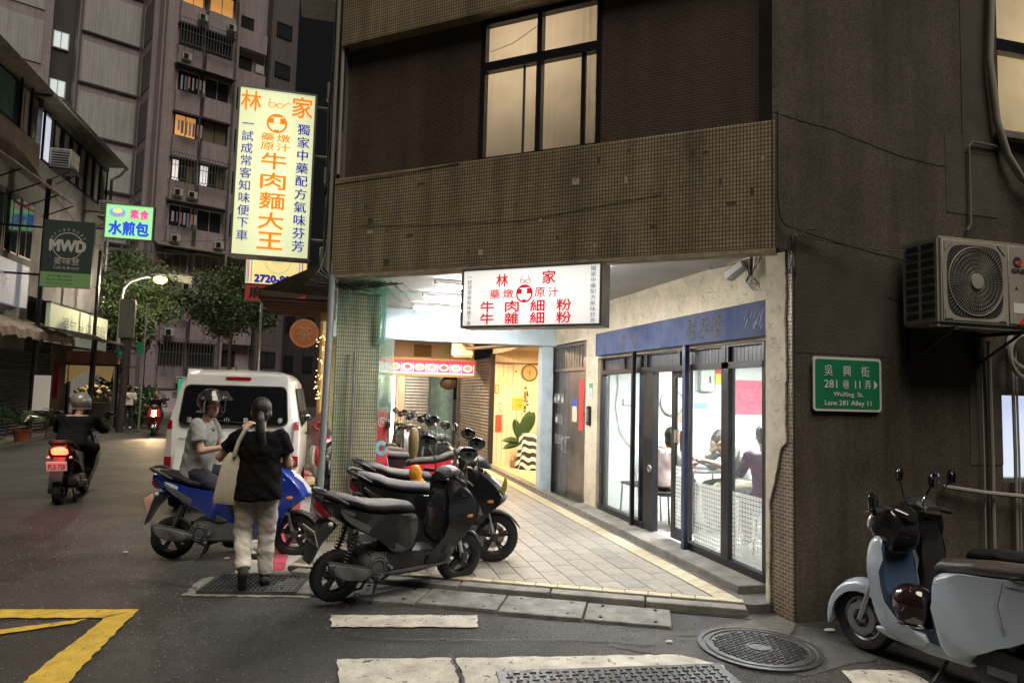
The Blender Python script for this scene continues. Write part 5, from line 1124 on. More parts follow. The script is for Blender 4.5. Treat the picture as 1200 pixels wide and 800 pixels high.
for s in (-1, 1):
    lamp_ = slab_q([(s*.745, -.035, .62), (s*.835, .01, .62), (s*.825, .05, 1.22), (s*.765, .01, 1.22)][::s], .05, 'tail_lamp', M('white_lens', (.60, .56, .52), .15), vn, .01)
    slab_q([(s*.742, -.040, .61), (s*.838, .005, .61), (s*.836, .012, .76), (s*.747, -.035, .76)][::s], .05, 'red_lens', redlens, lamp_, .008)
    slab_q([(s*.762, -.002, 1.10), (s*.830, .040, 1.10), (s*.824, .052, 1.225), (s*.766, .008, 1.225)][::s], .05, 'red_lens', redlens, lamp_, .008)
slab_q([(-.83, -.07, .30), (.83, -.07, .30), (.83, -.07, .54), (-.83, -.07, .54)], .14, 'bumper', vanp, vn, .03)
for y in (.62, 3.1):
    for s in (-1, 1):
        T = Matrix.Translation((s*.74, y, .30)) @ Matrix.Rotation(R(90), 4, 'Y')
        wv = MB().lathe([(.19, -.09), (.28, -.10), (.30, -.05), (.30, .05), (.28, .10), (.19, .09)], 28, T).build('wheel', tyre, vn); MB().lathe([(0.001, s*.085), (.18, s*.08), (.195, s*.095)], 20, T).build('rim', rim_s, wv)
m = MB()
for y0, y1 in ((.35, 1.30), (1.36, 2.30), (2.36, 2.95)): m.prism([(y0, 1.13), (y1, 1.13), (y1, 1.68), (y0+.04, 1.68)], .0, .01, 'x')
for s in (-1, 1):
    for y0, y1 in ((.35, 1.30), (1.36, 2.30), (2.36, 2.95)):
        xb, xt = s*.856, s*.735
        q = [(xb, y0, 1.13), (xb, y1, 1.13), (xt+s*.02, y1, 1.68), (xt+s*.02, y0+.04, 1.68)]; slab_q(q if s > 0 else q[::-1], .002, 'side_window', glass_d, vn, 0)
    MB().box(s*.84-.0, s*.84+s*.22, 3.0, 3.05, 1.08, 1.30).bevel(.01, 1).build('wing_mirror', black, vn)
MB().box(-.852, .852, .4, 3.0, 1.02, 1.026).build('side_seam', M('van_shadow_gap', (.40, .40, .37)), vn)
MB().tube([(-.05, .3, 1.915), (-.05, .25, 1.98)], .008, 5).build('aerial', black, vn)
# ================================================= side wall fittings
ac = thing('air_conditioner', 'cream outdoor air-conditioner unit with a round fan grille bracketed high on the side wall', 'air conditioner', (4.5, 4.20, 2.32))
cream = M('aged_cream_metal', (.36, .345, .29), .5, ns=3, na=.25)
acw = .97; MB().box(0, acw, 0, .36, 0, .69).bevel(.018, 2).build('body', cream, ac)
MB().box(.03, .66, -.006, .004, .03, .66).bevel(.004, 1).build('front_panel', cream, ac); MB().box(.68, acw-.02, -.008, .004, .03, .66).bevel(.004, 1).build('service_panel', cream, ac)
oc = [(.345+.275*math.copysign(abs(math.cos(t))**.45, math.cos(t)), .345+.285*math.copysign(abs(math.sin(t))**.45, math.sin(t))) for t in [2*math.pi*i/48 for i in range(48)]]
MB().prism(oc, -.008, -.0065, 'y').build('fan_opening', M('deep_grey', (.03, .03, .03), .6), ac)
MB().ring(.268, .005, 48, 5, FY((.345, -.014, .345)) @ Matrix.Diagonal((1, 1, 1, 1))).build('grille_rim', cream, ac)
m = MB()
for i in range(72):
    a = 2*math.pi*i/72; r1 = min(.27/abs(math.cos(a)) if abs(math.cos(a)) > .01 else 9, .28/abs(math.sin(a)) if abs(math.sin(a)) > .01 else 9, .315)
    m.tube([(.345+.05*math.cos(a), -.016, .345+.05*math.sin(a)), (.345+r1*.6*math.cos(a), -.022, .345+r1*.6*math.sin(a)), (.345+r1*math.cos(a), -.012, .345+r1*math.sin(a))], .0014, 4)
for r in (.08, .115, .15, .185, .22, .25): m.ring(r, .0012, 40, 4, FY((.345, -.02, .345)))
m.build('grille_wire', M('grille_cream', (.30, .29, .24), .5), ac, kind='stuff')
for i in range(3):
    a = i*2.094+.5; MB().prism([(.345+r*math.cos(a+o), .345+r*math.sin(a+o)) for r, o in ((.05, 0), (.24, .15), (.25, .75), (.05, .5))], -.0105, -.0095, 'y').build('fan_blade', M('fan_grey', (.08, .08, .08), .5), ac)
MB().lathe([(.062, 0), (.060, .012), (0.001, .014)], 20, FY((.345, -.018, .345))).build('grille_boss', cream, ac)
for x, z in ((.07, .07), (.62, .07), (.07, .62), (.62, .62)): MB().prism([(x+.05*sx*(1 if x < .3 else -1), z+.05*sz*(1 if z < .3 else -1)) for sx, sz in ((-.5, -.5), (1, -.5), (-.5, 1))], -.012, -.006, 'y').build('corner_plate', cream, ac)
for j in range(2):
    for i in range(9):
        y0 = .04+j*.15; MB().box(-.004, .0, y0, y0+.12, .05+i*.068, .05+i*.068+.045).build('side_louvre', M('deep_grey', (.03, .03, .03)), ac, smooth=False)
MB().lathe([(.045, 0), (0.001, .002)], 24, FY((.77, -.010, .53))).build('logo_disc', ink, ac); MB().prism([(.765, .50), (.81, .50), (.80, .545), (.765, .545)], -.014, -.012, 'y').build('logo_mark', redink, ac); MB().prism([(.745, .515), (.765, .515), (.765, .535), (.745, .535)], -.0145, -.0122, 'y').build('logo_notch', cream, ac)
text('GREE', .17, .032, ink, ac, FY((.79, -.011, .46)), bold=.03)
MB().box(.72, .83, -.010, -.008, .12, .20).build('rating_label', M('card_white', (.75, .76, .72)), ac, smooth=False); MB().prism([(.74, .31), (.77, .31), (.755, .335)], -.0102, -.008, 'y').build('warning_mark', ink, ac)
MB().prism([(.76, .03), (.80, .03), (.92, .14), (.92, .18)], -.0102, -.0085, 'y').build('red_flash', redink, ac); text('R32', .09, .045, ink, ac, FY((.87, -.0115, .10)) @ Matrix.Rotation(R(40), 4, 'Z'))
for x in (.12, .80):
    MB().box(x, x+.035, -.02, .43, -.045, -.015).box(x, x+.035, .395, .428, -.30, -.015).build('bracket', M('bracket_black', (.04, .04, .04), .6, ns=20), ac); MB().tube([(x+.017, .02, -.045), (x+.017, .41, -.28)], .012, 6).build('bracket_strut', M('bracket_black', (.04, .04, .04)), ac)
MB().box(-.0, acw, .02, .10, -.018, -.002).build('base_rail', cream, ac)
# hoses, pipes, wires on the wall
t = thing('drain_hose', 'grey lagged hose curving down the wall beside the bright upstairs window', 'hose', (5.5, 4.6, 3.6))
MB().tube([(5.55, 4.57, 6.3), (5.545, 4.57, 5.4), (5.50, 4.57, 4.75), (5.53, 4.57, 4.5), (5.56, 4.57, 4.2), (5.66, 4.56, 3.90), (5.80, 4.55, 3.70), (6.1, 4.55, 3.58)], [.03, .03, .028, .032, .03, .03, .03, .03], 10).build('hose', cableg, t, world=True)
t = thing('drain_pipe', 'thin vertical pipe hanging beside the air-conditioner hook', 'pipe', (5.4, 4.6, 3.2)); MB().tube([(5.63, 4.60, 3.98), (5.32, 4.60, 3.99), (5.28, 4.60, 3.94), (5.28, 4.60, 3.26), (5.24, 4.60, 3.2)], .012, 6).build('pipe', M('dull_pipe', (.12, .11, .10), .6), t, world=True)
t = thing('drain_pipe', 'vertical pale pipes running down the wall to the bright lower window', 'pipe', (5.5, 4.6, .2))
for x, r, z0, z1 in ((5.43, .016, .2, 2.25), (5.68, .014, .2, 2.4), (5.72, .009, .1, 2.4), (5.34, .008, .2, 2.2)): MB().tube([(x, 4.59, z0), (x+.01, 4.59, (z0+z1)/2), (x, 4.59, z1)], r, 7).build('pipe', cableg, t, world=True)
MB().tube([(4.9, 4.58, 1.03), (5.3, 4.55, .98), (6.0, 4.5, .92)], .018, 7).build('cross_pipe', cableg, t, world=True)
MB().ring(.16, .02, 20, 7, Matrix.Translation((5.72, 4.52, 2.18)) @ Matrix.Rotation(R(80), 4, 'X')).ring(.19, .02, 20, 7, Matrix.Translation((5.74, 4.50, 2.12)) @ Matrix.Rotation(R(86), 4, 'X')).build('hose_coil', cableg, t, world=True)
def catenary(a, b, sag, n=14):
    a, b = Vector(a), Vector(b); return [a.lerp(b, i/n) - Vector((0, 0, sag*4*(i/n)*(1-i/n))) for i in range(n+1)]
t = thing('wall_cable', 'black cables sagging from the pillar top to the air conditioner', 'cable', (3.5, 4.6, 3.1))
m = MB(); m.tube([(3.36, 4.60, 4.0), (3.35, 4.59, 3.3), (3.37, 4.59, 3.14)]+catenary((3.42, 4.59, 3.08), (4.52, 4.45, 2.84), .02), .007, 5).tube(catenary((3.55, 4.60, 3.02), (4.52, 4.50, 2.94), .03), .005, 5).tube([(3.52, 4.55, 2.99), (3.60, 4.58, 3.06), (3.72, 4.6, 3.07)], .006, 5)
for i in range(5): m.tube([(3.50+random.uniform(-.03, .03), 4.60, 3.0), (3.49+random.uniform(-.05, .05), 4.61, 2.85), (3.5+random.uniform(-.05, .05), 4.62, 2.70)], .004, 4)
m.build('cable', cable, t, world=True)
sg = thing('street_sign', 'green street-name sign with white Chinese and English lettering on the rendered wall', 'sign', (4.0, 4.60, 1.84))
def rrect(w, h, r, n=6): return [(sx*(w-r)+r*math.cos(R(a0+90*i/n)), sz*(h-r)+r*math.sin(R(a0+90*i/n))) for sx, sz, a0 in ((1, 1, 0), (-1, 1, 90), (-1, -1, 180), (1, -1, 270)) for i in range(n+1)]
MB().prism(rrect(.325, .215, .03), 0, .012, 'y').build('plate', M('sign_white', (.62, .64, .60), .4), sg, smooth=False); MB().prism(rrect(.305, .195, .02), -.002, .0, 'y').build('field', M('sign_green', (.012, .19, .075), .4), sg, smooth=False)
sw = M('sign_lettering', (.70, .72, .66), .4)
for c, u in (('吳', -.175), ('興', .0), ('街', .175)): text(c, .078, .085, sw, sg, FY((u-.01, -.004, .105)), bold=.01)
text('281', .12, .062, sw, sg, FY((-.165, -.004, .0)), bold=.02); text('巷', .062, .07, sw, sg, FY((-.02, -.004, .0))); text('11', .05, .062, sw, sg, FY((.09, -.004, .0)), bold=.02); text('弄', .062, .07, sw, sg, FY((.19, -.004, .0)))
MB().prism([(.25, -.035), (.285, .0), (.25, .04)], -.004, -.002, 'y').build('arrow', sw, sg, smooth=False)
text('WuXing  St.', .28, .045, sw, sg, FY((0, -.004, -.085)), bold=.008); text('Lane 281 Alley 11', .44, .05, sw, sg, FY((0, -.004, -.155)), bold=.006)
for u in (-.29, .29): MB().cyl((u, -.006, .18), (u, 0, .18), .006, n=8).build('screw', galv, sg)

# ================================================= arcade contents
gm = M('green_net', (.16, .42, .30), .7)
nt_ = thing('green_netting', 'green mesh netting wrapped over the tiled pillar and bunched along the beam', 'netting', (.3, 7.6, 0))
m = MB()
def netpatch(o, u, v, nu, nv, bulge=.03, r=.0016):
    o, u, v = Vector(o), Vector(u), Vector(v); nn = u.cross(v).normalized()
    P = lambda a, b: o+u*a+v*b+nn*(bulge*math.sin(a*3.1+b*2)+.012*noise.noise(Vector((a*5, b*7, o.x))))
    for i in range(nu+1):
        m.tube([P(i/nu+.03*math.sin(j/6*3), j/8) for j in range(9)], r, 3)
    for j in range(nv+1):
        m.tube([P(i/5, j/nv) for i in range(6)], r, 3)
netpatch((-.01, 7.58, .9), (.16, -.01, 0), (0, 0, 2.1), 6, 42)
netpatch((.36, 7.57, 1.4), (.20, .02, 0), (0, .0, 1.6), 5, 30)
netpatch((-.01, 7.56, 2.45), (.70, .02, 0), (0, 0, .48), 20, 11, .04)
netpatch((.49, 7.6, 1.35), (.18, .10, 0), (0, 0, .95), 14, 38, .02)
for i in range(16):   # bunched folds along the top
    x = random.uniform(.0, .75); m.tube([(x, 7.5+random.uniform(-.05, .05), 2.88+random.uniform(-.05, .05)), (x+random.uniform(.05, .2), 7.5, 2.80+random.uniform(-.08, .05)), (x+random.uniform(.15, .3), 7.55, 2.72+random.uniform(-.1, .1))], .006, 4)
for i in range(12): x = .52+random.uniform(-.04, .03); m.tube([(x, 7.56, 2.9), (x+.02, 7.54, 2.5), (x+random.uniform(-.03, .03), 7.56, 2.2)], .005, 4)
m.build('mesh', gm, nt_, world=True, kind='stuff', smooth=False)
scr = glass_mat('green_gauze', (.62, .85, .74), .35, .5)
MB().poly([(.50, 7.70, 1.45), (.68, 7.78, 1.45), (.68, 7.78, 2.28), (.50, 7.70, 2.28)]).build('gauze', scr, nt_, world=True)
MB().tube([(.24, 7.57, .1), (.24, 7.57, 2.1)], .014, 6).build('pole', galv, nt_, world=True)
t = thing('drain_pipe', 'grey downpipe standing at the left edge of the netted pillar', 'pipe', (.0, 7.5, 0)); MB().tube([(-.06, 7.42, 0), (-.045, 7.44, 1.5), (-.03, 7.46, 2.9)], .035, 10).build('pipe', M('pipe_grey', (.24, .26, .27), .5), t, world=True)
t = thing('fish_poster', 'red hanging cloth with a blue coiled fish beside the netted pillar', 'banner', (.9, 8.6, .8))
MB().box(.58, .70, 8.60, 8.61, .80, 1.48).build('cloth', M('banner_red', (.50, .06, .07), .6), t, world=True); MB().ring(.055, .022, 20, 6, FY((.64, 8.595, .98)) @ Matrix.Diagonal((1, 1.2, .1, 1))).build('fish', M('banner_blue', (.25, .50, .58), .6), t, world=True); text('魚', .06, .06, white, t, FY((.64, 8.597, 1.30)), world=True); MB().ring(.05, .005, 20, 5, FY((.64, 8.597, 1.30)) @ Matrix.Diagonal((1, 1, .1, 1))).build('disc_ring', white, t, world=True)
t = thing('orange_plastic_bag', 'orange plastic bag hanging between the scooters next to a dried bundle', 'bag', (.88, 7.05, .8))
b = remesh([('e', (0, 0, .05), (.07, .05, .09)), ('e', (.02, 0, -.03), (.08, .05, .05)), ('e', (.0, 0, .10), (.05, .04, .05))], .012, 'bag', M('orange_bag', (.70, .27, .02), .4, ns=9, na=.4, bump=.5, bs=30), t)
t = thing('dried_bundle', 'brown dried bundle wrapped in clear film standing above the orange bag', 'bundle', (.86, 7.15, 1.0)); MB().loft([(0, 0, 0, .03, .03), (0.001, 0, .1, .045, .045)]).lathe([(.03, 0), (.05, .08), (.055, .2), (.045, .28), (.02, .31)], 14).build('bundle', M('dried_brown', (.30, .22, .10), .5, ns=30, na=.5), t)
def shutter(name, label, x0, x1, y0, y1, z1, mat, along, z0=FZ+.03, pitch=.075):
    t = thing(name, label, 'shutter', ((x0+x1)/2, (y0+y1)/2, z0)); n = int((z1-z0)/pitch)
    for i in range(n):
        z = z0+i*pitch; d = .016
        m = MB()
        if along == 'y': m.prism([(x0, z), (x0-d, z+pitch*.3), (x0-d, z+pitch*.6), (x0, z+pitch*.97), (x0+.01, z+pitch*.97), (x0+.01, z)], y0, y1, 'y')
        else: m.prism([(y0, z), (y0-d, z+pitch*.3), (y0-d, z+pitch*.6), (y0, z+pitch*.97), (y0+.01, z+pitch*.97), (y0+.01, z)], x0, x1, 'x')
        m.build('slat', mat, t, world=True)
    return t
def M_shut(n, c): return M(n, c, .45, .4, ns=3, na=.35)
shutter('roller_shutter', 'brown-grey roller shutter between the amber shop and the menu board', 3.5, 3.5, 14.95, 18.75, 2.5, M_shut('shutter_brown', (.26, .21, .17)), 'y')
MB().box(3.44, 3.54, 14.84, 14.95, 0, 2.56).build('shutter_guide', darkmetal, cb, world=True); MB().box(3.42, 3.56, 18.72, 18.85, 0, 2.56).build('shutter_guide', steel, cb, world=True)
# cross shops beyond the menu board: frontage facing us
t = thing('glazed_shopfront', 'green-tinted glass shopfront beyond the menu board', 'shopfront', (3.2, 20, 0))
MB().box(2.78, 2.82, 20, 20.06, 0, 2.7).box(3.46, 3.52, 20, 20.06, 0, 2.7).box(2.82, 3.46, 20, 20.06, 2.5, 2.6).box(2.82, 3.46, 20, 20.06, 0, .2).box(3.10, 3.13, 20, 20.06, .2, 2.5).build('frame', galv, t, world=True, smooth=False)
MB().box(2.82, 3.46, 20.03, 20.035, .2, 2.5).build('pane', glass, t, world=True, smooth=False); MB().box(2.7, 3.6, 20.5, 20.55, 0, 2.8).build('curtain', M('pale_green_cloth', (.45, .62, .50), .6, ns=6, na=.4, emit=(.4, .6, .5), es=.12), t, world=True)
shutter('roller_shutter', 'narrow pale roller shutter left of the green-tinted glass', 2.12, 2.74, 20.0, 20.0, 2.5, M_shut('shutter_grey', (.42, .40, .38)), 'x', pitch=.09)
MB().box(1.92, 2.10, 19.95, 20.1, 0, 2.8).build('column', peach, cb, world=True, smooth=False); MB().box(2.74, 2.79, 19.95, 20.05, 0, 2.8).build('column', galv, cb, world=True)
MB().box(1.7, 3.6, 19.98, 20.2, 2.5, 3.0).build('lintel', peach, cb, world=True, smooth=False)
brt = thing('bright_shop', 'brightly lit shop room at the far end of the arcade', 'shop interior', (1.2, 24, 0))
MB().box(.1, 1.95, 26, 26.1, 0, 3).build('end_wall', offw, brt, world=True, smooth=False); MB().box(1.95, 2.0, 20.2, 26, 0, 3).build('side_wall', M('cream_wall2', (.75, .60, .38), .6), brt, world=True, smooth=False)
MB().box(.9, 1.25, 25.9, 26, 1.2, 1.9).build('notice', M('notice_grey', (.35, .35, .36)), brt, world=True, smooth=False); MB().box(1.35, 1.6, 25.9, 26, 1.9, 2.3).build('wall_speaker', black, brt, world=True, smooth=False)
MB().cyl((1.82, 20.6, 0), (1.82, 20.6, 2.7), .05, n=10).build('light_column', emis('column_glow', (1, .95, .85), 5), brt, world=True)
lf = thing('ceiling_lamp', 'white strip light in the bright far shop', 'lamp', (1.0, 23, 2.9)); MB().box(-.5, .5, -.1, .1, 0, .06).build('diffuser', emis('strip_glow', (1, .97, .92), 8), lf); area('lamp_light', lf, (0, 0, -.03), 1, 120, (1, .97, .92), sy=.3)

t = thing('paper_lantern', 'dark round lantern hanging under the right end of the menu board', 'lantern', (2.75, 16.3, 1.9)); MB().ell((0, 0, 0), (.22, .22, .17)).build('shade', M('lantern_dark', (.06, .04, .03), .7), t); MB().tube([(0, 0, .15), (0, 0, 1.1)], .006, 4).build('cord', cable, t)

# amber-lit shop room with plants
ys = thing('amber_shop_room', 'open amber-lit shop room with cream walls beside the shutter', 'shop interior', (4.6, 13, 0))
yw = M('amber_wall', (.80, .68, .50), .6, ns=2, na=.1); yf = M('amber_floor', (.62, .50, .30), .4, ns=3, na=.2)
def YS(m, n, mat): return m.build(n, mat, ys, world=True, smooth=False)
YS(MB().box(3.5, 6.3, 14.86, 14.95, 0, 2.9), 'end_wall', yw); YS(MB().box(6.2, 6.3, 11.4, 14.86, 0, 2.9), 'back_wall', yw); YS(MB().box(3.66, 6.3, 11.35, 11.41, 0, 2.9), 'near_wall', yw)
YS(MB().box(3.52, 6.2, 11.41, 14.86, .03, .13), 'room_floor', yf); YS(MB().box(3.6, 6.2, 11.41, 14.86, 2.66, 2.75), 'room_ceiling', yw)
for i in range(24): YS(MB().box(3.52+i*.11, 3.52+i*.11+.10, 14.848, 14.86, .13, 2.66), 'wall_board', yw)
YS(MB().tube([(3.52, 14.7, 2.36), (4.9, 14.7, 2.36)], .012, 6), 'hanging_rail', darkmetal)
for x in (4.3, 5.3):
    sp = thing('spot_lamp', 'small warm spot lamp on the amber shop ceiling, ' + ('over the doorway' if x < 5 else 'further inside'), 'lamp', (x, 13.4, 2.62)); MB().lathe([(.05, .04), (.06, -.04), (0.001, -.04)], 14).build('lamp_head', emis('spot_glow', (1, .72, .35), 8), sp); area('lamp_light', sp, (0, 0, -.06), .15, 85, (1, .66, .32))
def wallthing(name, label, cat, x, z): return thing(name, label, cat, (x, 14.845, z))
t = wallthing('wall_clock', 'round wooden clock on the amber wall above the striped table', 'clock', 4.34, 2.16); MB().lathe([(.19, 0), (.19, .04), (.165, .05), (.16, .02), (0.001, .02)], 28, Matrix.Rotation(R(90), 4, 'X')).build('case', M('olive_ring', (.16, .14, .06), .5), t); MB().lathe([(.158, .024), (0.001, .0245)], 28, Matrix.Rotation(R(90), 4, 'X')).build('dial', M('wood_dial', (.62, .36, .16), .5, ns=6, na=.3), t); MB().box(-.006, .006, -.032, -.028, -.1, .06).box(-.05, .03, -.032, -.028, -.005, .005).build('hands', darkmetal, t)
t = wallthing('butterfly_ornament', 'pale green butterfly ornament on the amber wall', 'ornament', 3.80, 1.98)
for s in (-1, 1): MB().prism([(0, -.02), (s*.04, .06), (s*.13, .13), (s*.16, .06), (s*.10, -.01), (s*.12, -.08), (s*.05, -.10)], -.012, -.004, 'y').build('wing', M('sage_pale', (.45, .58, .38), .5), t)
for (nm, lb_, cat, x0, x1, z0, z1, mt) in (('poster', 'golden yellow menu poster in the middle of the amber wall', 'poster', 3.96, 4.22, 1.34, 1.60, M('gold_poster', (.80, .52, .06), .5)), ('poster', 'red poster low on the amber wall behind the big leaves', 'poster', 3.58, 3.72, .84, 1.20, M('red_poster', (.65, .07, .04), .5)), ('price_list', 'white paper list with lines of writing on the amber wall', 'notice', 3.62, 3.78, 1.22, 1.52, M('cream_paper', (.76, .68, .5), .6)), ('wall_box', 'small white switch box on the amber wall near the rail', 'box', 3.97, 4.07, 2.10, 2.32, M('cream_paper', (.76, .68, .5), .6)), ('picture_frame', 'small dark lantern-shaped frame by the shutter post on the amber wall', 'picture', 3.56, 3.63, 1.68, 1.88, M('olive_ring', (.16, .14, .06)))):
    t = thing(nm, lb_, cat, ((x0+x1)/2, 14.845, z0)); MB().box(-(x1-x0)/2, (x1-x0)/2, -.015, 0, 0, z1-z0).build('sheet' if nm != 'wall_box' else 'box', mt, t)
    if nm == 'price_list':
        for i in range(6): MB().box(-.06, .05-.02*(i % 3), -.017, -.015, .04+i*.04, .052+i*.04).build('print_line', ink, t)
    if nm == 'poster' and x0 > 3.9:
        for i in range(4): MB().box(-.10, .09, -.017, -.015, .05+i*.05, .065+i*.05).build('print_line', M('brown_ink', (.4, .18, .03)), t)
    if nm == 'picture_frame': MB().box(-.025, .025, -.017, -.015, .02, .18).build('picture', M('pic_yellow', (.7, .55, .2)), t)
    if nm == 'wall_box': MB().box(-.02, .02, -.017, -.015, .06, .1).build('switch', ink, t)
leaf = M('banana_leaf', (.022, .07, .02), .35, ns=4, na=.3); leafl = M('leaf_light', (.05, .13, .03), .4, ns=4, na=.3)
def bigleaf(m, base, tip, w, droop=.12):
    base, tip = Vector(base), Vector(tip); d = tip-base; sd_ = d.cross(Vector((0, 1, 0))).normalized(); V = []; F = []; n = 9
    for i in range(n):
        a = i/(n-1); c = base+d*a+Vector((0, 0, -droop*a*a)); ww = w*math.sin(math.pi*min(1, .06+a*.94))**.7; V += [c-sd_*ww+Vector((0, .03, .02)), c, c+sd_*ww+Vector((0, .03, .02))]
    for i in range(n-1): F += [(3*i, 3*i+1, 3*i+4, 3*i+3), (3*i+1, 3*i+2, 3*i+5, 3*i+4)]
    m._add(V, F); return m
pl_ = thing('potted_plant', 'tall broad-leaved potted plant in a basket against the amber wall', 'plant', (3.98, 14.2, .13))
for (b0, t0, w, mt) in (((0, 0, .55), (-.13, 0, 1.12), .10, leaf), ((.02, 0, .6), (.30, -.05, 1.28), .15, leaf), ((.02, 0, .5), (.14, 0, .98), .09, leafl), ((0, 0, .5), (-.40, -.05, .66), .07, leaf), ((0, 0, .45), (-.38, 0, .48), .07, leaf), ((.03, 0, .5), (.22, -.1, .75), .08, leafl), ((.0, 0, .6), (.22, 0, 1.30), .10, leaf)):
    bigleaf(MB(), b0, t0, w).build('leaf', mt, pl_)
m = MB()
for i in range(4): m.tube([(i*.015-.02, 0, .1), (i*.01-.02, 0, .5), (i*.02-.03, 0, .65)], .018, 6)
m.build('stem', leafl, pl_); MB().lathe([(.11, 0), (.14, .1), (.13, .22), (.12, .22), (.12, .02)], 16).build('basket', M('wicker', (.42, .27, .12), .8, ns=40, na=.5), pl_)
t = thing('wicker_bag', 'small wicker bag with a loop handle on the floor beside the plant basket', 'bag', (3.80, 14.0, .13)); MB().box(-.08, .08, -.05, .05, 0, .17).bevel(.02, 2).build('body', M('wicker', (.42, .27, .12)), t); MB().tube([(-.05, 0, .17), (-.04, 0, .28), (.04, 0, .28), (.05, 0, .17)], .008, 5).build('handle', M('wicker', (.42, .27, .12)), t)
zb_ = M('zebra_cloth', (.7, .68, .6), .6); nt, b_ = node_in(zb_); wv_ = nt.nodes.new('ShaderNodeTexWave'); wv_.bands_direction = 'DIAGONAL'; wv_.inputs['Scale'].default_value = 3.2; wv_.inputs['Distortion'].default_value = 3; wv_.inputs['Detail'].default_value = 1
tcz = nt.nodes.new('ShaderNodeTexCoord'); rz_ = nt.nodes.new('ShaderNodeValToRGB'); rz_.color_ramp.elements[0].position = .48; rz_.color_ramp.elements[0].color = (.015, .015, .015, 1); rz_.color_ramp.elements[1].position = .52; rz_.color_ramp.elements[1].color = (.75, .72, .65, 1)
nt.links.new(tcz.outputs['Object'], wv_.inputs['Vector']); nt.links.new(wv_.outputs[0], rz_.inputs[0]); nt.links.new(rz_.outputs[0], b_.inputs['Base Color'])
t = thing('draped_table', 'round table under a black and white zebra-striped cloth in the amber shop', 'table', (4.24, 13.9, .13))
V = []; F = []; n = 40
for k, (r, z) in enumerate(((0.02, .72), (.30, .72), (.33, .66), (.36, .35), (.42, .0))):
    for i in range(n): a = 2*math.pi*i/n; rr = r+(.035*math.sin(a*9)*(k-1)/3 if k > 1 else 0); V.append((rr*math.cos(a), rr*math.sin(a), z))
for k in range(4):
    for i in range(n): F.append((k*n+i, k*n+(i+1) % n, (k+1)*n+(i+1) % n, (k+1)*n+i))
m = MB(); m._add(V, F); m.build('cloth', zb_, t)
t = thing('radio', 'cream retro radio with two dials on the striped table', 'radio', (4.34, 13.8, .855)); MB().box(-.13, .13, -.05, .05, 0, .17).bevel(.015, 2).build('case', M('cream_paper', (.76, .68, .5)), t)
for s in (-1, 1): MB().lathe([(.05, 0), (.045, .01), (0.001, .01)], 16, FY((s*.06, -.05, .08))).build('speaker_cone', ink, t)
t = thing('coral_flowers', 'bunch of coral-red flowers on the striped table', 'flowers', (4.47, 13.95, .85)); m = MB()
for i in range(26): m.ell((random.gauss(0, .05), random.gauss(0, .05), .28+random.gauss(0, .07)), (.028, .028, .022), n=7, m=5)
m.build('blooms', M('coral', (.75, .16, .10), .6), t); MB().lathe([(.04, 0), (.06, .1), (.03, .2)], 12).build('vase', glass_d, t)
t = thing('small_stool', 'black wire stool standing in the amber shop doorway', 'stool', (4.08, 12.25, .13)); 
for k in range(4): a = R(45+90*k); MB().tube([(.14*math.cos(a), .14*math.sin(a), 0), (.11*math.cos(a), .11*math.sin(a), .62)], .009, 6).build('leg', darkmetal, t)
MB().ring(.12, .012, 20, 6, Matrix.Translation((0, 0, .62))).build('seat_ring', darkmetal, t); MB().ring(.13, .007, 20, 6, Matrix.Translation((0, 0, .2))).build('foot_ring', darkmetal, t)
t = thing('hanging_vine', 'trailing vine hanging on the amber wall by the clock', 'plant', (4.24, 14.7, 1.3)); m = MB(); m.tube([(0, 0, .55), (.02, 0, .3), (-.01, 0, 0)], .006, 4)
for i in range(22): z = random.uniform(0, .55); a = random.random()*6; m.poly([(0, 0, z), (.04*math.cos(a), .04*math.sin(a)-.02, z+.02), (.07*math.cos(a), .06*math.sin(a)-.02, z-.02), (.03*math.cos(a), .04*math.sin(a)-.01, z-.03)])
m.build('vine', leaf, t, kind='stuff')
t = thing('duct', 'dark wrapped duct running under the ceiling beyond the pale blue beam', 'duct', (2.6, 12, 2.7)); MB().tube([(2.75, 14.6, 2.75), (2.8, 14.4, 2.62), (3.4, 12.4, 2.60), (3.6, 11.6, 2.62)], .035, 8).build('duct', M('duct_dark', (.10, .07, .05), .5), t, world=True); 
MB().box(2.55, 3.0, 14.6, 14.9, 2.45, 2.95).bevel(.03, 2).build('duct_box', peach, t, world=True)

# street-side awning, cables, flood light, round sign, lit twigs
aw = thing('awning', 'dark brown fabric awning on the street side of the corner building', 'awning', (-.1, 9.6, 2.5))
brn = M('awning_brown', (.07, .045, .032), .8, ns=8, na=.3)
MB().poly([(-.07, 9.4, 3.42), (-.98, 9.6, 2.98), (-.98, 11.8, 2.98), (-.07, 11.8, 3.42)]).poly([(-.07, 9.4, 3.42), (-.98, 9.6, 2.98), (-.07, 9.45, 2.92)]).poly([(-.98, 9.6, 2.98), (-.98, 9.6, 2.86), (-.98, 11.8, 2.86), (-.98, 11.8, 2.98)]).build('canopy', brn, aw, world=True, smooth=False)
for i in range(6): MB().box(-.98, -.07, 9.65+i*.4, 9.68+i*.4, 2.86, 2.90).build('rib', M('rib_brown', (.13, .06, .04), .7), aw, world=True)
bn_ = thing('cable_bundle', 'tangled bundle of black and grey cables running down the building edge', 'cables', (-.1, 7.9, 2.6))
m = MB()
for i in range(15):
    x = -.10+random.uniform(-.06, .05); y = 7.7+random.uniform(0, .9); p = [(x+random.uniform(-.025, .025), y, 8-k*.72) for k in range(8)]; m.tube(p, random.choice((.006, .009, .013)), 5)
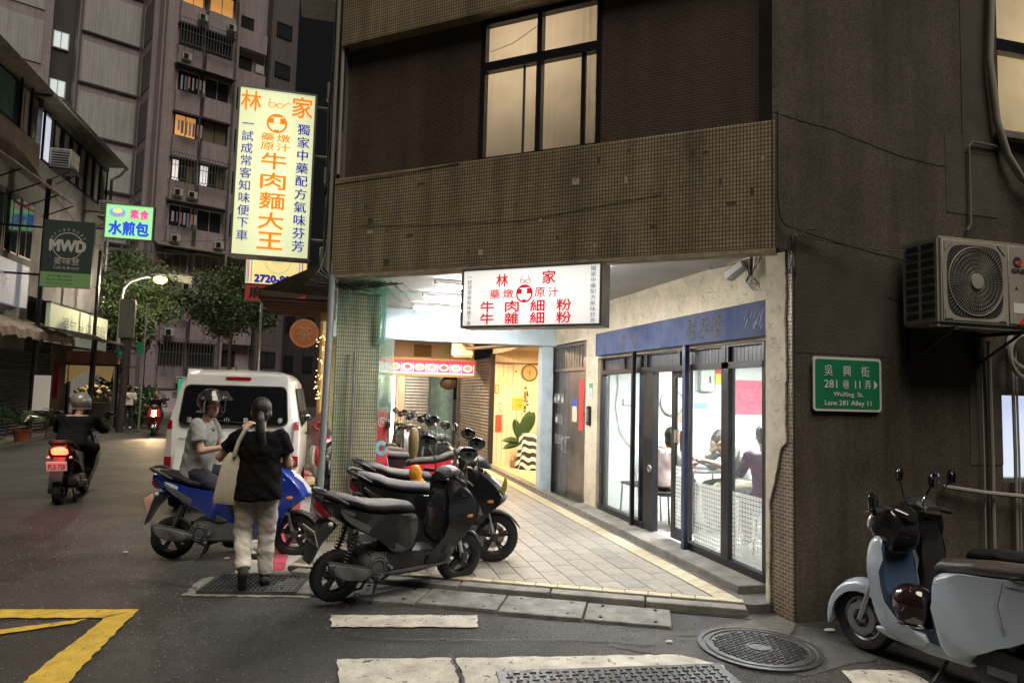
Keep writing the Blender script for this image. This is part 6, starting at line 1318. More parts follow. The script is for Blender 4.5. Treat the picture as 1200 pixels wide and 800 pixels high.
for i in range(8): m.tube([(-.1, 7.7, 3.4-.1*i), (-.12-.03*i, 7.6, 3.0-.03*i), (.02+.04*i, 7.48, 2.80-.02*(i % 3)), (.3+.06*i, 7.45, 2.86)], .007, 5)
m.tube([(-.16, 8.0, 3.9), (.0, 7.5, 4.5), (.0, 7.5, 5.3)], .012, 5)
m.build('cables', cable, bn_, world=True, kind='stuff'); MB().tube([(-.08, 7.6, 2.9), (-.09, 7.62, 5), (-.10, 7.64, 8)], .022, 7).tube([(-.02, 7.48, 4.0), (-.03, 7.49, 6), (-.04, 7.5, 8)], .018, 7).build('conduit', cableg, bn_, world=True)
for z, y in ((5.2, 8.4), (4.3, 8.9), (3.2, 8.6)): MB().box(-.20, -.06, y, y+.1, z, z+.22).bevel(.01, 1).build('junction_box', galv, bn_, world=True)
t = thing('wall_air_conditioner', 'old pale air-conditioner cage jutting from the building edge at the top of the picture', 'air conditioner', (-.35, 10, 7.4))
MB().box(-.62, -.05, 9.8, 10.3, 7.35, 7.95).bevel(.02, 1).build('body', M('pale_metal_old', (.45, .44, .40), .6, ns=6, na=.4), t, world=True)
for i in range(8): MB().box(-.60+i*.07, -.575+i*.07, 9.78, 9.8, 7.42, 7.88).build('slat', M('slat_grey', (.2, .2, .19), .6), t, world=True)
MB().box(-.66, -.05, 9.75, 10.35, 7.22, 7.26).box(-.66, -.62, 9.75, 10.35, 7.26, 7.4).build('cradle', galv, t, world=True)
rs = thing('round_sign', 'orange-brown round sign hanging below the awning', 'sign', (-.50, 13.0, 2.68)); MB().lathe([(.26, 0), (.26, .05), (.24, .055), (0.001, .055)], 32, Matrix.Rotation(R(90), 4, 'X')).build('disc', M('terracotta', (.52, .20, .09), .5, emit=(.5, .18, .07), es=.06), rs); MB().ring(.235, .008, 32, 5, Matrix.Translation((0, -.056, 0)) @ Matrix.Rotation(R(90), 4, 'X')).build('ring', M('tan_ink', (.7, .5, .3)), rs); text('茶', .26, .26, M('tan_ink', (.7, .5, .3)), rs, FY((0, -.06, 0)))
t = thing('fairy_lights', 'string of small warm lights climbing the post beyond the netted pillar', 'lights', (-.12, 11, 1.4)); m = MB()
for i in range(110): m.ell((-.15+random.gauss(0, .05), 10.6+random.uniform(0, 1.2), random.uniform(1.5, 2.75)), (.008, .008, .008), n=5, m=3)
m.build('bulbs', emis('fairy_glow', (1, .62, .22), 7), t, world=True, kind='stuff'); MB().tube([(-.15, 11.0, 1.2), (-.15, 11.0, 2.9)], .05, 8).build('post', M('amber_post', (.45, .28, .1), .7), t, world=True)
t = thing('hanging_banner', 'small brown banner with a red disc hanging just left of the netted pillar', 'banner', (-.12, 9.4, 1.2)); MB().prism([(-.26, 1.25), (-.03, 1.45), (-.03, .9), (-.2, .95)], 9.4, 9.41, 'y').build('cloth', M('banner_brown', (.13, .05, .045), .7), t, world=True); MB().ring(.045, .01, 16, 5, FY((-.13, 9.39, 1.2))).build('disc', redink, t, world=True)
t = thing('convex_mirror', 'white curved street mirror arm beside the van roof', 'mirror', (-.9, 14, 2)); MB().tube([(-1.75, 18, 0), (-1.75, 18, 3.8)], .03, 8).build('post', galv, t, world=True); MB().tube([(-1.75, 18, 1.9), (-1.55, 17.9, 2.0), (-1.4, 17.9, 1.95), (-1.45, 17.9, 1.82)], .025, 6).build('bracket', white, t, world=True)
# ================================================= left side of the street
oldc = M('old_render', (.20, .195, .20), .9, ns=1.1, na=.5, bump=.4, bs=20)
oldb = M('old_brown_render', (.14, .11, .09), .9, ns=1.5, na=.5)
corr = M('corrugated_metal', (.20, .17, .15), .6, .3, ns=4, na=.5)
struct(MB().prism([(-9.2, 10), (-7.3, 12), (-7.75, 19.4), (-8.25, 25), (-8.4, 33), (-9.2, 33)], 0, .13).bevel(.01, 1).build('pavement', concrete))
nb = thing('left_building', 'old low building with a green balcony curtain and closed roller shutter at the far left', 'building', (-8.8, 20, 0))
def NB(m, n, mat, p=nb, **k): return m.build(n, mat, p, world=True, smooth=False, **k)
NB(MB().box(-14, -8.8, 12, 21.3, 0, 2.75).box(-14, -8.8, 21.3, 23.2, 2.55, 2.75).box(-14, -8.8, 12, 23.2, 2.75, 7.6), 'wall', oldc)
NB(MB().box(-14, -8.8, 12, 23.2, 7.6, 8.75), 'balcony_parapet', oldb)
NB(MB().box(-14, -9.3, 12, 23.2, 8.75, 10.3), 'upper_wall', oldb)
NB(MB().box(-14, -8.5, 12, 23.3, 10.3, 10.42), 'roof_slab', corr)
NB(MB().box(-9.0, -8.97, 19.6, 21.9, 8.75, 10.1), 'green_curtain', M('green_curtain', (.05, .13, .09), .7, ns=3, na=.4))
for i in range(4): NB(MB().box(-8.95, -8.92, 21.95+i*.32, 22.2+i*.32, 8.8, 10.1), 'curtain_panel', M('pale_curtain', (.32, .28, .25), .7, ns=3, na=.4))
for y in (19.5, 21.9, 22.6): NB(MB().box(-8.92, -8.86, y, y+.06, 8.75, 10.3), 'balcony_post', darkmetal)
for i in range(4):
    y = 19.4+i*.95; NB(MB().box(-8.83, -8.78, y, y+.86, 5.2, 6.9), 'window_frame', darkmetal); NB(MB().box(-8.78, -8.775, y+.06, y+.40, 5.26, 6.84).box(-8.78, -8.775, y+.46, y+.80, 5.26, 6.84), 'window_pane', glass_d)
cv = thing('metal_canopy', 'rusty corrugated canopy over the first-floor windows at the far left', 'canopy', (-8.5, 20, 7))
for i in range(22): NB(MB().box(-8.8, -7.85, 18.6+i*.24, 18.6+i*.24+.20, 0, .03).xf(Matrix.Translation((-8.8, 0, 7.55)) @ Matrix.Rotation(R(24), 4, 'Y') @ Matrix.Translation((8.8, 0, 0))), 'sheet_strip', corr, cv)
for i in range(5): NB(MB().tube([(-8.8, 18.7+i*1.25, 6.7), (-7.95, 18.7+i*1.25, 7.12)], .02, 5), 'strut', darkmetal, cv)
gs = thing('shop_sign', 'dim bluish-white shop sign panel above the roller shutter at the far left', 'sign', (-8.7, 20, 4)); NB(MB().box(-8.75, -8.6, 17.5, 22.6, 3.75, 4.95), 'panel', emis('dim_blue_panel', (.30, .33, .40), .35), gs); text('小吃', 1.2, .6, M('pale_ink', (.7, .7, .75)), gs, frame_m((-8.59, 20.8, 4.3), (0, 1, 0), (0, 0, 1), (1, 0, 0)), world=True)
shd = M('shutter_dark', (.10, .10, .115), .45, .4, ns=3, na=.3)
st = thing('roller_shutter', 'dark grey closed roller shutter behind the potted cycad', 'shutter', (-8.8, 23, .13))
for i in range(26):
    z = .15+i*.092; MB().prism([(-8.80, z), (-8.77, z+.03), (-8.77, z+.055), (-8.80, z+.088)], 19.0, 25.0, 'y').build('slat', shd, st, world=True, smooth=False)
for i in range(2):
    m = MB()
    for j in range(30): m.box(-8.768, -8.764, 19.1+j*.2+.1*(i % 2), 19.22+j*.2+.1*(i % 2), 2.02+i*.092*2, 2.05+i*.092*2)
    m.build('vent_slot', M('deep_grey', (.03, .03, .03)), st, world=True, kind='stuff')
awf = thing('fabric_awning', 'faded scalloped fabric awning over the dark roller shutter', 'awning', (-8.4, 22, 3))
m = MB(); V = []; F = []; n = 60
for i in range(n+1):
    y = 17+i*.125
    for (x, z) in ((-8.8, 3.45), (-8.1, 3.15), (-7.95, 3.05), (-7.92, 2.78+.06*abs(math.sin(i*.9)))): V.append((x+.03*math.sin(i*1.7), y, z+.03*math.sin(i*.8)))
for i in range(n):
    for k in range(3): F.append((i*4+k, i*4+k+1, i*4+5+k, i*4+4+k))
m._add(V, F); m.build('cloth', M('faded_cloth', (.36, .30, .24), .85, ns=5, na=.5), awf, world=True)
mb2 = thing('left_building', 'grey concrete building with a strip of curtained upper windows beyond the near left one', 'building', (-8.8, 26, 0))
NB2 = lambda m, n, mat, **k: NB(m, n, mat, mb2, **k)
NB2(MB().box(-14, -8.8, 23.2, 29.6, 4.2, 8.35).box(-14, -8.8, 23.2, 29.6, 9.95, 10.3).box(-14, -9.1, 23.2, 29.6, 8.35, 9.95), 'wall', oldc)
NB2(MB().box(-14, -8.8, 25.2, 25.5, 0, 4.2).box(-14, -9.6, 25.5, 29.6, 0, 4.2), 'ground_wall', oldb)
NB2(MB().prism([(-8.3, 10.25), (-8.9, 10.75), (-14, 11.2), (-14, 10.3), (-8.8, 10.2)], 23.0, 29.9, 'y'), 'roof', corr)
NB2(MB().tube([(-8.3, 23.0, 10.22), (-8.28, 29.95, 10.22)], .07, 8).tube([(-8.3, 29.9, 10.2), (-8.5, 29.9, 9.9), (-8.75, 29.8, 9.7), (-8.75, 29.8, 4)], .05, 8), 'gutter', galv)
wc_ = [M('curtain_%d' % i, c, .7, ns=2, na=.2) for i, c in enumerate(((.38, .36, .34), (.26, .24, .23), (.5, .48, .46)))]
lit = emis('cool_window_glow', (.72, .74, .85), .8)
for i in range(8):
    y = 23.4+i*.77; NB2(MB().box(-8.86, -8.80, y, y+.72, 8.38, 8.44).box(-8.86, -8.80, y, y+.72, 9.88, 9.94).box(-8.86, -8.80, y, y+.05, 8.44, 9.88).box(-8.86, -8.80, y+.67, y+.72, 8.44, 9.88), 'window_frame', darkmetal)
    NB2(MB().box(-8.9, -8.88, y+.05, y+.67, 8.44, 9.88), 'curtain', lit if i == 0 else wc_[(i*2) % 3])
def oldac(x, y, z, lab):
    t = thing('air_conditioner', lab, 'air conditioner', (x, y, z)); MB().box(0, .6, 0, .75, 0, .62).bevel(.02, 1).build('body', M('pale_metal_old', (.45, .44, .40)), t)
    MB().box(.06, .54, -.01, 0, .06, .54).build('grille_recess', darkmetal, t)
    for i in range(6): MB().box(.06, .54, -.02, -.01, .09+i*.08, .12+i*.08).build('louvre', M('pale_metal_old', (.45, .44, .40)), t)
    MB().box(-.1, .7, 0, .75, -.05, -.01).tube([(0, .1, -.4), (.6, .1, -.04)], .015, 5).tube([(0, .6, -.4), (.6, .6, -.04)], .015, 5).build('bracket', darkmetal, t)
oldac(-8.8, 23.9, 8.35, 'box air-conditioner beside the lit window on the left building'); oldac(-8.8, 28.6, 7.95, 'box air-conditioner at the far end of the left building, above the green sign')
cs = thing('shop_sign', 'long cream lit sign under the dark square board on the left building', 'sign', (-8.3, 26, 3.3)); NB(MB().box(-8.42, -8.30, 23.5, 29.0, 2.85, 4.05), 'lit_face', emis('lit_cream_dim', (.50, .55, .38), .22), cs); NB(MB().box(-8.44, -8.28, 23.45, 29.05, 4.05, 4.1).box(-8.44, -8.28, 23.45, 29.05, 2.8, 2.85), 'rim', darkmetal, cs)
text('湯包 水煎 鍋貼', 4.3, .62, M('worn_ink', (.22, .25, .28)), cs, frame_m((-8.295, 26.6, 3.42), (0, 1, 0), (0, 0, 1), (1, 0, 0)), world=True)
ma = thing('metal_awning', 'long sagging metal awning over the pavement stalls on the left', 'awning', (-8, 27, 3))
for i in range(24):
    y = 22.4+i*.36; MB().box(0, 1.75, y, y+.34, 0, .025).xf(Matrix.Translation((-8.9, 0, 3.35-.004*i+.05*math.sin(i*.5))) @ Matrix.Rotation(R(9), 4, 'Y')).build('sheet', corr, ma, world=True, smooth=False)
for y in (24.6, 28.2, 30.6): MB().cyl((-7.35, y, 0), (-7.35, y, 3.05), .05, n=8).build('post', darkmetal, ma, world=True)
# MWD board and the bright bun sign
md = thing('square_signboard', 'dark green square board with MWD lettering and a lighter green strip', 'sign', (-7.12, 21, 5.16))
MB().box(-.61, .61, 0, .14, -.92, .92).build('board', M('board_dark', (.012, .022, .018), .5, emit=(.02, .03, .025), es=.3), md, smooth=False); MB().box(-.61, .61, -.004, 0, -.92, -.52).build('green_strip', M('strip_green', (.09, .17, .06), .5, emit=(.09, .17, .06), es=.4), md, smooth=False)
cw_ = M('board_cream', (.30, .29, .24), .5, emit=(.5, .48, .4), es=.12); text('MWD', .86, .30, cw_, md, FY((0, -.006, .22)), bold=.05)
m = MB(); m.ring(.36, .012, 40, 5, FY((0, -.004, .22)) @ Matrix.Diagonal((1, 1, .2, 1))).build('ring', cw_, md)
for i, c in enumerate('MyWarmDay'):
    a = R(150-i*15); text(c, .055, .07, cw_, md, FY((.45*math.cos(a), -.006, .22+.45*math.sin(a))) @ Matrix.Rotation(a-R(90), 4, 'Z'))
text('麥味登', .62, .20, cw_, md, FY((0, -.006, -.20))); text('Cafe & Brunch', .62, .08, cw_, md, FY((0, -.006, -.38)))
for i in range(3): text(('早午餐·咖啡', '義大利麵·漢堡', '外送 2725-0281')[i], .62, .06, M('board_ink', (.02, .04, .02)), md, FY((-.15, -.006, -.62-i*.10)))
MB().tube([(-.6, .07, .7), (-1.7, .07, .7)], .03, 6).tube([(-.6, .07, -.6), (-1.7, .07, -.6)], .03, 6).build('bracket', darkmetal, md)
gb = thing('lightbox_sign', 'bright green lightbox with pink and blue characters beside the tower block', 'sign', (-7.27, 27, 7.46))
gf = emis('lit_green', (.34, .85, .36), .85); MB().box(-.76, .76, 0, .2, -.60, .60).build('lit_face', gf, gb, smooth=False); MB().box(-.80, .80, -.02, .22, .60, .64).box(-.80, .80, -.02, .22, -.64, -.60).box(-.80, -.76, -.02, .22, -.60, .60).box(.76, .80, -.02, .22, -.60, .60).build('casing', al, gb, smooth=False)
text('素食', .62, .34, emis('lit_pink', (.85, .10, .35), .8), gb, FY((.32, -.006, .30)), bold=.04); text('水煎包', 1.28, .50, emis('lit_cobalt', (.02, .08, .70), .8), gb, FY((0, -.006, -.24)), bold=.035)
MB().lathe([(.27, 0), (0.001, .001)], 28, FY((-.40, -.004, .32)) @ Matrix.Diagonal((1, .62, 1, 1))).build('badge', emis('lit_sky', (.15, .45, .85), .8), gb); MB().lathe([(.16, 0), (0.001, .001)], 20, FY((-.40, -.008, .38)) @ Matrix.Diagonal((1, .55, 1, 1))).build('badge_sun', emis('lit_sun', (.95, .75, .2), .9), gb); text('上海商號', .5, .14, emis('lit_pink', (.85, .10, .35)), gb, FY((-.40, -.012, .22)))
MB().tube([(-.8, .1, .3), (-1.5, .1, .3)], .03, 6).tube([(-.8, .1, -.3), (-1.5, .1, -.3)], .03, 6).build('bracket', darkmetal, gb)
# street lamp, posts
sl = thing('street_lamp', 'street lamp with a curved arm and glowing yellow head above the side street', 'street lamp', (-7.35, 27, 0))
MB().tube([(0, 0, 0), (0, 0, 4.6), (.05, 0, 5.05), (.25, 0, 5.32), (.7, 0, 5.5), (1.0, 0, 5.55)], [.07, .055, .05, .045, .04, .04], 10).build('pole', galv, sl)
MB().loft([(.85, 0, 5.58, .05, .04), (1.0, 0, 5.58, .10, .07), (1.35, 0, 5.58, .11, .07), (1.5, 0, 5.57, .05, .03)]).build('lamp_head', galv, sl); MB().ell((1.22, 0, 5.44), (.24, .18, .15)).build('lamp_glass', emis('sodium_glow', (1, .66, .20), 4), sl)
l = bpy.data.lights.new('lamp_light', 'POINT'); l.energy = 2600; l.color = (1, .84, .60); l.shadow_soft_size = .15; o = bpy.data.objects.new('lamp_light', l); COL.objects.link(o); o.parent = sl; o.location = (1.2, 0, 5.35)
up = thing('utility_pole', 'dark utility pole with a grey meter box by the parked stalls', 'pole', (-6.85, 26, 0)); MB().cyl((0, 0, 0), (.06, 0, 3.9), .12, .10, 12).build('pole', M('pole_dark', (.05, .04, .035), .7, ns=6, na=.4), up); MB().box(-.22, .24, -.14, .12, 3.2, 4.55).bevel(.03, 2).build('meter_box', M('box_olive', (.10, .095, .075), .6, ns=5, na=.3), up)
for x, y, r, h, lab in ((-6.35, 26.3, .035, 4.5, 'thin pale post right of the utility pole'), (-7.9, 26.2, .06, 6.2, 'dark steel post under the metal awning'), (-8.3, 22.6, .07, 7.6, 'black service pipe standing where the two left buildings meet')):
    t = thing('post', lab, 'post', (x, y, 0)); MB().cyl((0, 0, 0), (.02, 0, h), r, n=8).build('shaft', galv if r < .05 else darkmetal, t); MB().lathe([(r*1.8, 0), (r*1.8, .03), (r, .05)], 10).build('foot', darkmetal, t)
t = thing('green_sign', 'small green street-name plates fixed to the thin post', 'sign', (-6.7, 26.2, 2.6)); MB().box(-.42, -.12, 0, .02, -.05, .28).build('plate', M('sign_green2', (.015, .16, .08), .4, emit=(.01, .2, .09), es=.08), t); text('吳興街', .22, .09, sw, t, FY((-.27, -.004, .11))); MB().box(.15, .36, 0, .02, .1, .5).build('plate', M('sign_green2', (.02, .3, .14)), t)
# wires across the street
t = thing('overhead_wires', 'thin overhead wires crossing in front of the tower block', 'wires', (-8, 25, 7)); m = MB()
for a, b, s in (((-8.8, 29, 7.2), (-1, 34, 9.5), .4), ((-8.8, 29, 6.9), (-.5, 33, 8.6), .5), ((-8.6, 22, 7.9), (-8.5, 30, 6.5), .2), ((-8.7, 20, 4.9), (-8.4, 27, 5.4), .3), ((-7.3, 27, 5.3), (-3, 36, 6.5), .4)): m.tube(catenary(a, b, s, 18), .012, 4)
m.build('wire', cable, t, world=True)
# pavement clutter on the left
fsn = thing('food_stall', 'pavement food stall with a pink tarpaulin and warm-lit shelves', 'stall', (-7.9, 27.5, .13))
NB(MB().box(-8.9, -7.2, 26.9, 29.2, 2.25, 2.32), 'roof', M('stall_roof', (.08, .07, .06)), fsn); NB(MB().box(-8.9, -7.25, 26.85, 26.95, 2.32, 2.75), 'tarpaulin', M('pink_tarp', (.50, .24, .20), .7, ns=3, na=.4), fsn)
NB(MB().box(-8.8, -7.5, 27.5, 28.6, .1, .95), 'counter', M('stall_metal', (.22, .2, .18), .5, .4, ns=4, na=.3), fsn); NB(MB().prism([(-8.9, 2.25), (-8.9, 1.6), (-8.2, 2.1), (-7.5, 1.7), (-7.4, 2.25)], 26.9, 26.95, 'y'), 'valance', M('valance_yellow', (.62, .45, .20), .7, ns=3, na=.3, emit=(.6, .4, .15), es=.25), fsn)
for x in (-8.85, -7.3): NB(MB().box(x, x+.06, 26.9, 26.96, .1, 2.25), 'post', darkmetal, fsn)
m = MB()
for i in range(50): m.ell((random.uniform(-8.7, -7.6), 27.4+random.uniform(-.1, .3), 1.0+random.uniform(0, .55)), (random.uniform(.05, .11),)*3, n=7, m=5)
m.build('goods', M('stall_goods', (.45, .36, .22), .7, ns=9, na=.6), fsn, world=True, kind='stuff'); area('lamp_light', fsn, (-.1, -.1, 1.95), .3, 14, (1, .78, .45)); MB().box(-.3, .1, -.15, -.05, 1.98, 2.02).build('lamp', emis('stall_glow', (1, .8, .5), 5), fsn)
def cycad(x, y, s, lab, pot=True, n=26):
    t = thing('potted_plant', lab, 'plant', (x, y, .13)); m = MB()
    for i in range(n):
        a = random.random()*6.28; l = s*random.uniform(.5, 1); e = random.uniform(.3, 1.1); pts = [(0, 0, .35*s+.1), (l*.5*math.cos(a), l*.5*math.sin(a), .35*s+.1+l*e*.55), (l*math.cos(a), l*math.sin(a), .35*s+.1+l*e*.45)]
        m.tube(pts, .008, 3)
        for k in range(12):
            q = k/12; p = Vector(pts[0]).lerp(Vector(pts[1]), q*2) if q < .5 else Vector(pts[1]).lerp(Vector(pts[2]), q*2-1); sd_ = Vector((-math.sin(a), math.cos(a), 0))
            for g_ in (-1, 1): m.poly([p, p+sd_*g_*.10*s+Vector((0, 0, .03)), p+sd_*g_*.08*s+Vector((.03*math.cos(a), .03*math.sin(a), 0))])
    m.build('fronds', leaf, t); MB().lathe([(.12*s+.04, 0), (.17*s+.06, .28), (.19*s+.06, .30), (.17*s, .30), (.15*s, .2)], 16).build('pot', M('terracotta_pot', (.34, .10, .05), .8, ns=6, na=.4), t); return t
cycad(-7.55, 20.2, .95, 'bushy cycad in a terracotta pot in front of the roller shutter')
t = thing('notice_board', 'white paper board on a thin stand behind the potted cycad', 'board', (-7.55, 21.2, .13)); MB().box(-.2, .2, 0, .02, .75, 1.7).build('sheet', M('paper_white', (.8, .8, .78)), t); MB().tube([(-.18, .02, 0), (-.18, .02, .8)], .015, 5).tube([(.18, .02, 0), (.18, .02, .8)], .015, 5).build('leg', darkmetal, t)
t = thing('bicycle', 'dark bicycle leaning by the roller shutter at the left edge', 'bicycle', (-8.2, 20.2, .13)); 
for y in (-.5, .5): MB().ring(.32, .018, 30, 6, Matrix.Translation((0, y, .34)) @ Matrix.Rotation(R(90), 4, 'Y')).build('wheel', black, t)
MB().tube([(0, -.5, .34), (0, -.1, .34), (0, .35, .85), (0, -.2, .80), (0, -.5, .34)], .016, 6).tube([(0, -.1, .34), (0, -.25, .95)], .016, 6).tube([(0, .5, .34), (0, .35, .95), (0, .3, 1.02)], .016, 6).build('frame', darkmetal, t); MB().tube([(-.25, .25, 1.03), (0, .33, 1.0), (.25, .25, 1.03)], .012, 6).build('handlebar', darkmetal, t); MB().ell((0, -.27, .97), (.06, .13, .035)).build('saddle', black, t)
t = thing('fire_hose_box', 'narrow red hanging strip on the frame beside the dark roller shutter', 'banner', (-8.6, 25.2, 1.1)); MB().box(-.08, .08, 0, .05, 0, 1.2).bevel(.01, 1).build('cloth', M('red_strip', (.42, .04, .05), .6), t)
def bush(name, x, y, z, sx_, sz, n, lab, mat, cat='shrub'):
    t = thing(name, lab, cat, (x, y, z)); m = MB()
    for i in range(n):
        u = Vector((random.gauss(0, 1), random.gauss(0, 1), random.gauss(0, 1))).normalized()*random.random()**.4; p = Vector((u.x*sx_, u.y*sx_, sz+u.z*sz)); a = Euler((random.random()*6, random.random()*6, 0)).to_matrix(); s = random.uniform(.05, .10); m.poly([p, p+a @ Vector((s, s*.5, 0)), p+a @ Vector((s*2, 0, .02)), p+a @ Vector((s, -s*.5, 0))])
    m.build('foliage', mat, t, smooth=False); m = MB()
    for i in range(4): m.tube([(0, 0, 0), (random.uniform(-.1, .1), 0, sz*.5), (random.uniform(-.3, .3)*sx_, random.uniform(-.3, .3)*sx_, sz*1.3)], .012, 4)
    m.build('stem', M('bark', (.09, .07, .05)), t); return t
for x, y, sx_, sz, lab in ((-6.9, 28.5, .4, .7, 'leafy shrub behind the utility pole'), (-7.4, 31.5, .6, .8, 'dark shrub beyond the walking man in white'), (-5.8, 38, .9, .7, 'low hedge at the foot of the tower block behind the far rider'), (-4.0, 39, .9, .6, 'low hedge at the foot of the tower block, left of the van'), (-8.5, 30.5, .5, 1.7, 'tall shrub under the metal awning end')): bush('shrub', x, y, .1, sx_, sz, 700, lab, leaf)

# ================================================= trees
bark = M('bark', (.09, .07, .05), .9, ns=6, na=.4, bump=.6, bs=20)
fol = M('foliage', (.075, .115, .045), .55, ns=.9, na=.45)
def tree(x, y, h, tr, cr, cz, ch, lab, seed, clumps=60, per=85):
    rnd = random.Random(seed); t = thing('street_tree', lab, 'tree', (x, y, 0)); m = MB(); top = Vector((rnd.uniform(-.2, .2), 0, cz-ch*.3))
    m.tube([(0, 0, 0), (rnd.uniform(-.1, .1), 0, h*.3), tuple(top*.7), tuple(top)], [tr, tr*.85, tr*.7, tr*.5], 9)
    cl = []
    for i in range(clumps):
        u = Vector((rnd.gauss(0, 1), rnd.gauss(0, 1), rnd.gauss(0, 1))).normalized()*(rnd.random()**.45); c = Vector((u.x*cr, u.y*cr, cz+u.z*ch)); cl.append(c)
        if i % 3 == 0: m.tube([tuple(top*rnd.uniform(.8, 1)), tuple(top.lerp(c, .5)+Vector((0, 0, -.15))), tuple(c)], [tr*.35, tr*.2, .012], 5)
    m.build('trunk', bark, t); m = MB()
    for c in cl:
        rr = rnd.uniform(.28, .55)*cr/1.4
        for k in range(per):
            p = c+Vector((rnd.gauss(0, .5), rnd.gauss(0, .5), rnd.gauss(0, .34)))*rr; a = Euler((rnd.uniform(-.9, .9), rnd.uniform(-.9, .9), rnd.random()*6.3)).to_matrix(); s = rnd.uniform(.06, .12)
            m.poly([p, p+a @ Vector((s, s*.45, 0)), p+a @ Vector((s*2.1, 0, -.03)), p+a @ Vector((s, -s*.45, 0))])
    m.build('crown', fol, t, smooth=False); return t
tree(-8.1, 31, 6, .16, 1.9, 4.95, 1.9, 'dark dense street tree right behind the glowing street lamp', 3, 90, 190)
tree(-4.95, 36.5, 6, .13, 2.0, 5.9, 1.7, 'street tree with a pale trunk before the tower block, left of the tall sign', 5, 80, 190)

# ================================================= tower block at the end of the street
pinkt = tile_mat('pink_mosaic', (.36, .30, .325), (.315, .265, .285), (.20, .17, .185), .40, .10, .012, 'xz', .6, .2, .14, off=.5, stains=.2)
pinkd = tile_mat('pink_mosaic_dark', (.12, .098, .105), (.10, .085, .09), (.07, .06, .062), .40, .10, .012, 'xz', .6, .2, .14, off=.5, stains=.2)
greyp = tile_mat('grey_mosaic', (.42, .415, .42), (.39, .385, .39), (.30, .30, .30), .16, .16, .012, 'xz', .6, .2, .10, stains=.25)
th_ = R(63); AX = Vector((math.sin(th_), math.cos(th_), 0)); AN = Vector((AX.y, -AX.x, 0))
AM = Matrix.Identity(4)
for i, a in enumerate((AX, -AN, Vector((0, 0, 1)))):
    for j in range(3): AM[j][i] = a[j]
AM[0][3], AM[1][3] = -10.71, 44
tw = thing('tower_block', 'tall pink-tiled tower block with balconies closing the end of the street', 'building', mt=AM)
def TW(m, n, mat, p=tw, **k): return m.build(n, mat, p, smooth=False, **k)
H_ = 30
TW(MB().box(-4.3, -1.0, 0, 6, 0, H_), 'panel_wing', pinkt)
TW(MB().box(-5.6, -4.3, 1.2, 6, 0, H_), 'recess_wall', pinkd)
TW(MB().box(-13, -5.6, -.8, 6, 0, H_), 'left_wing', pinkt)
TW(MB().box(-1.0, -.74, -2.0, 6, 0, H_).box(-.74, 3.5, -3, 6, 0, H_), 'balcony_wing', pinkt)
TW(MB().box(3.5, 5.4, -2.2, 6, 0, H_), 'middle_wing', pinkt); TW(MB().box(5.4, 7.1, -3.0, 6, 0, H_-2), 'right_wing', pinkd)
for k in range(10):
    z = .8+k*2.95
    TW(MB().box(-4.05, -1.25, -.04, 0, z, z+2.35), 'grey_panel', greyp); TW(MB().box(-4.2, -1.05, -.10, 0, z-.12, z-.04), 'floor_ledge', M('ledge_dark', (.06, .05, .05), .8))
    TW(MB().box(-12.5, -6.0, -.84, -.8, z, z+2.35), 'grey_panel', greyp)
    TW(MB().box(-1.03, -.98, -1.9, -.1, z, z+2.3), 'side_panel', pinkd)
for k, z in enumerate((17.6, 20.4)):
    TW(MB().box(-5.35, -4.55, 1.1, 1.2, z, z+1.0), 'window_frame', white); TW(MB().box(-5.28, -4.98, 1.08, 1.1, z+.06, z+.94), 'lit_pane', emis('stair_glow', (.65, .72, .70), .8)); TW(MB().box(-4.92, -4.62, 1.08, 1.1, z+.06, z+.94), 'lit_pane', emis('stair_glow', (.65, .72, .70)))
wdark = M('tower_glass', (.03, .032, .036), .15, spec=.6); olive = M('olive_blind', (.14, .12, .07), .7); orng = emis('orange_room', (.80, .38, .10), .6); cool = emis('cool_room', (.80, .74, .72), .85); dullw = M('dull_white_frame', (.42, .41, .42), .5)
def win(x0, x1, z0, z1, y, pane, fr=dullw, div=2):
    w = TW(MB().box(x0, x1, y-.05, y, z0, z0+.07).box(x0, x1, y-.05, y, z1-.07, z1).box(x0, x0+.07, y-.05, y, z0, z1).box(x1-.07, x1, y-.05, y, z0, z1), 'window', fr)
    for i in range(div):
        a = x0+.07+(x1-x0-.14)*i/div; b = x0+.07+(x1-x0-.14)*(i+1)/div
        TW(MB().box(a+.015, b-.015, y-.03, y-.01, z0+.07, z1-.07), 'pane', pane if not isinstance(pane, (list, tuple)) else pane[i % len(pane)], w)
        if i: TW(MB().box(a-.02, a+.02, y-.055, y-.004, z0, z1), 'mullion', fr, w)
def cage(x0, x1, z0, z1, y, d):
    m = MB(); n = int((x1-x0)/.16)
    for i in range(n+1): x = x0+(x1-x0)*i/n; m.box(x-.012, x+.012, y-d, y-d+.02, z0, z1).box(x-.012, x+.012, y-d, y, z0-.02, z0)
    for z in (z0, (z0+z1)/2, z1): m.box(x0, x1, y-d-.01, y-d+.02, z-.015, z+.015)
    TW(m, 'window_cage', M('cage_metal', (.10, .10, .10), .6), kind='stuff')
    for k in range(3): TW(MB().tube([(x0+.3+k*.5, y-d, z0), (x0+.3+k*.5, y, z0-.35)], .015, 4), 'cage_strut', M('cage_metal', (.10, .10, .10)))
BY = -3.0
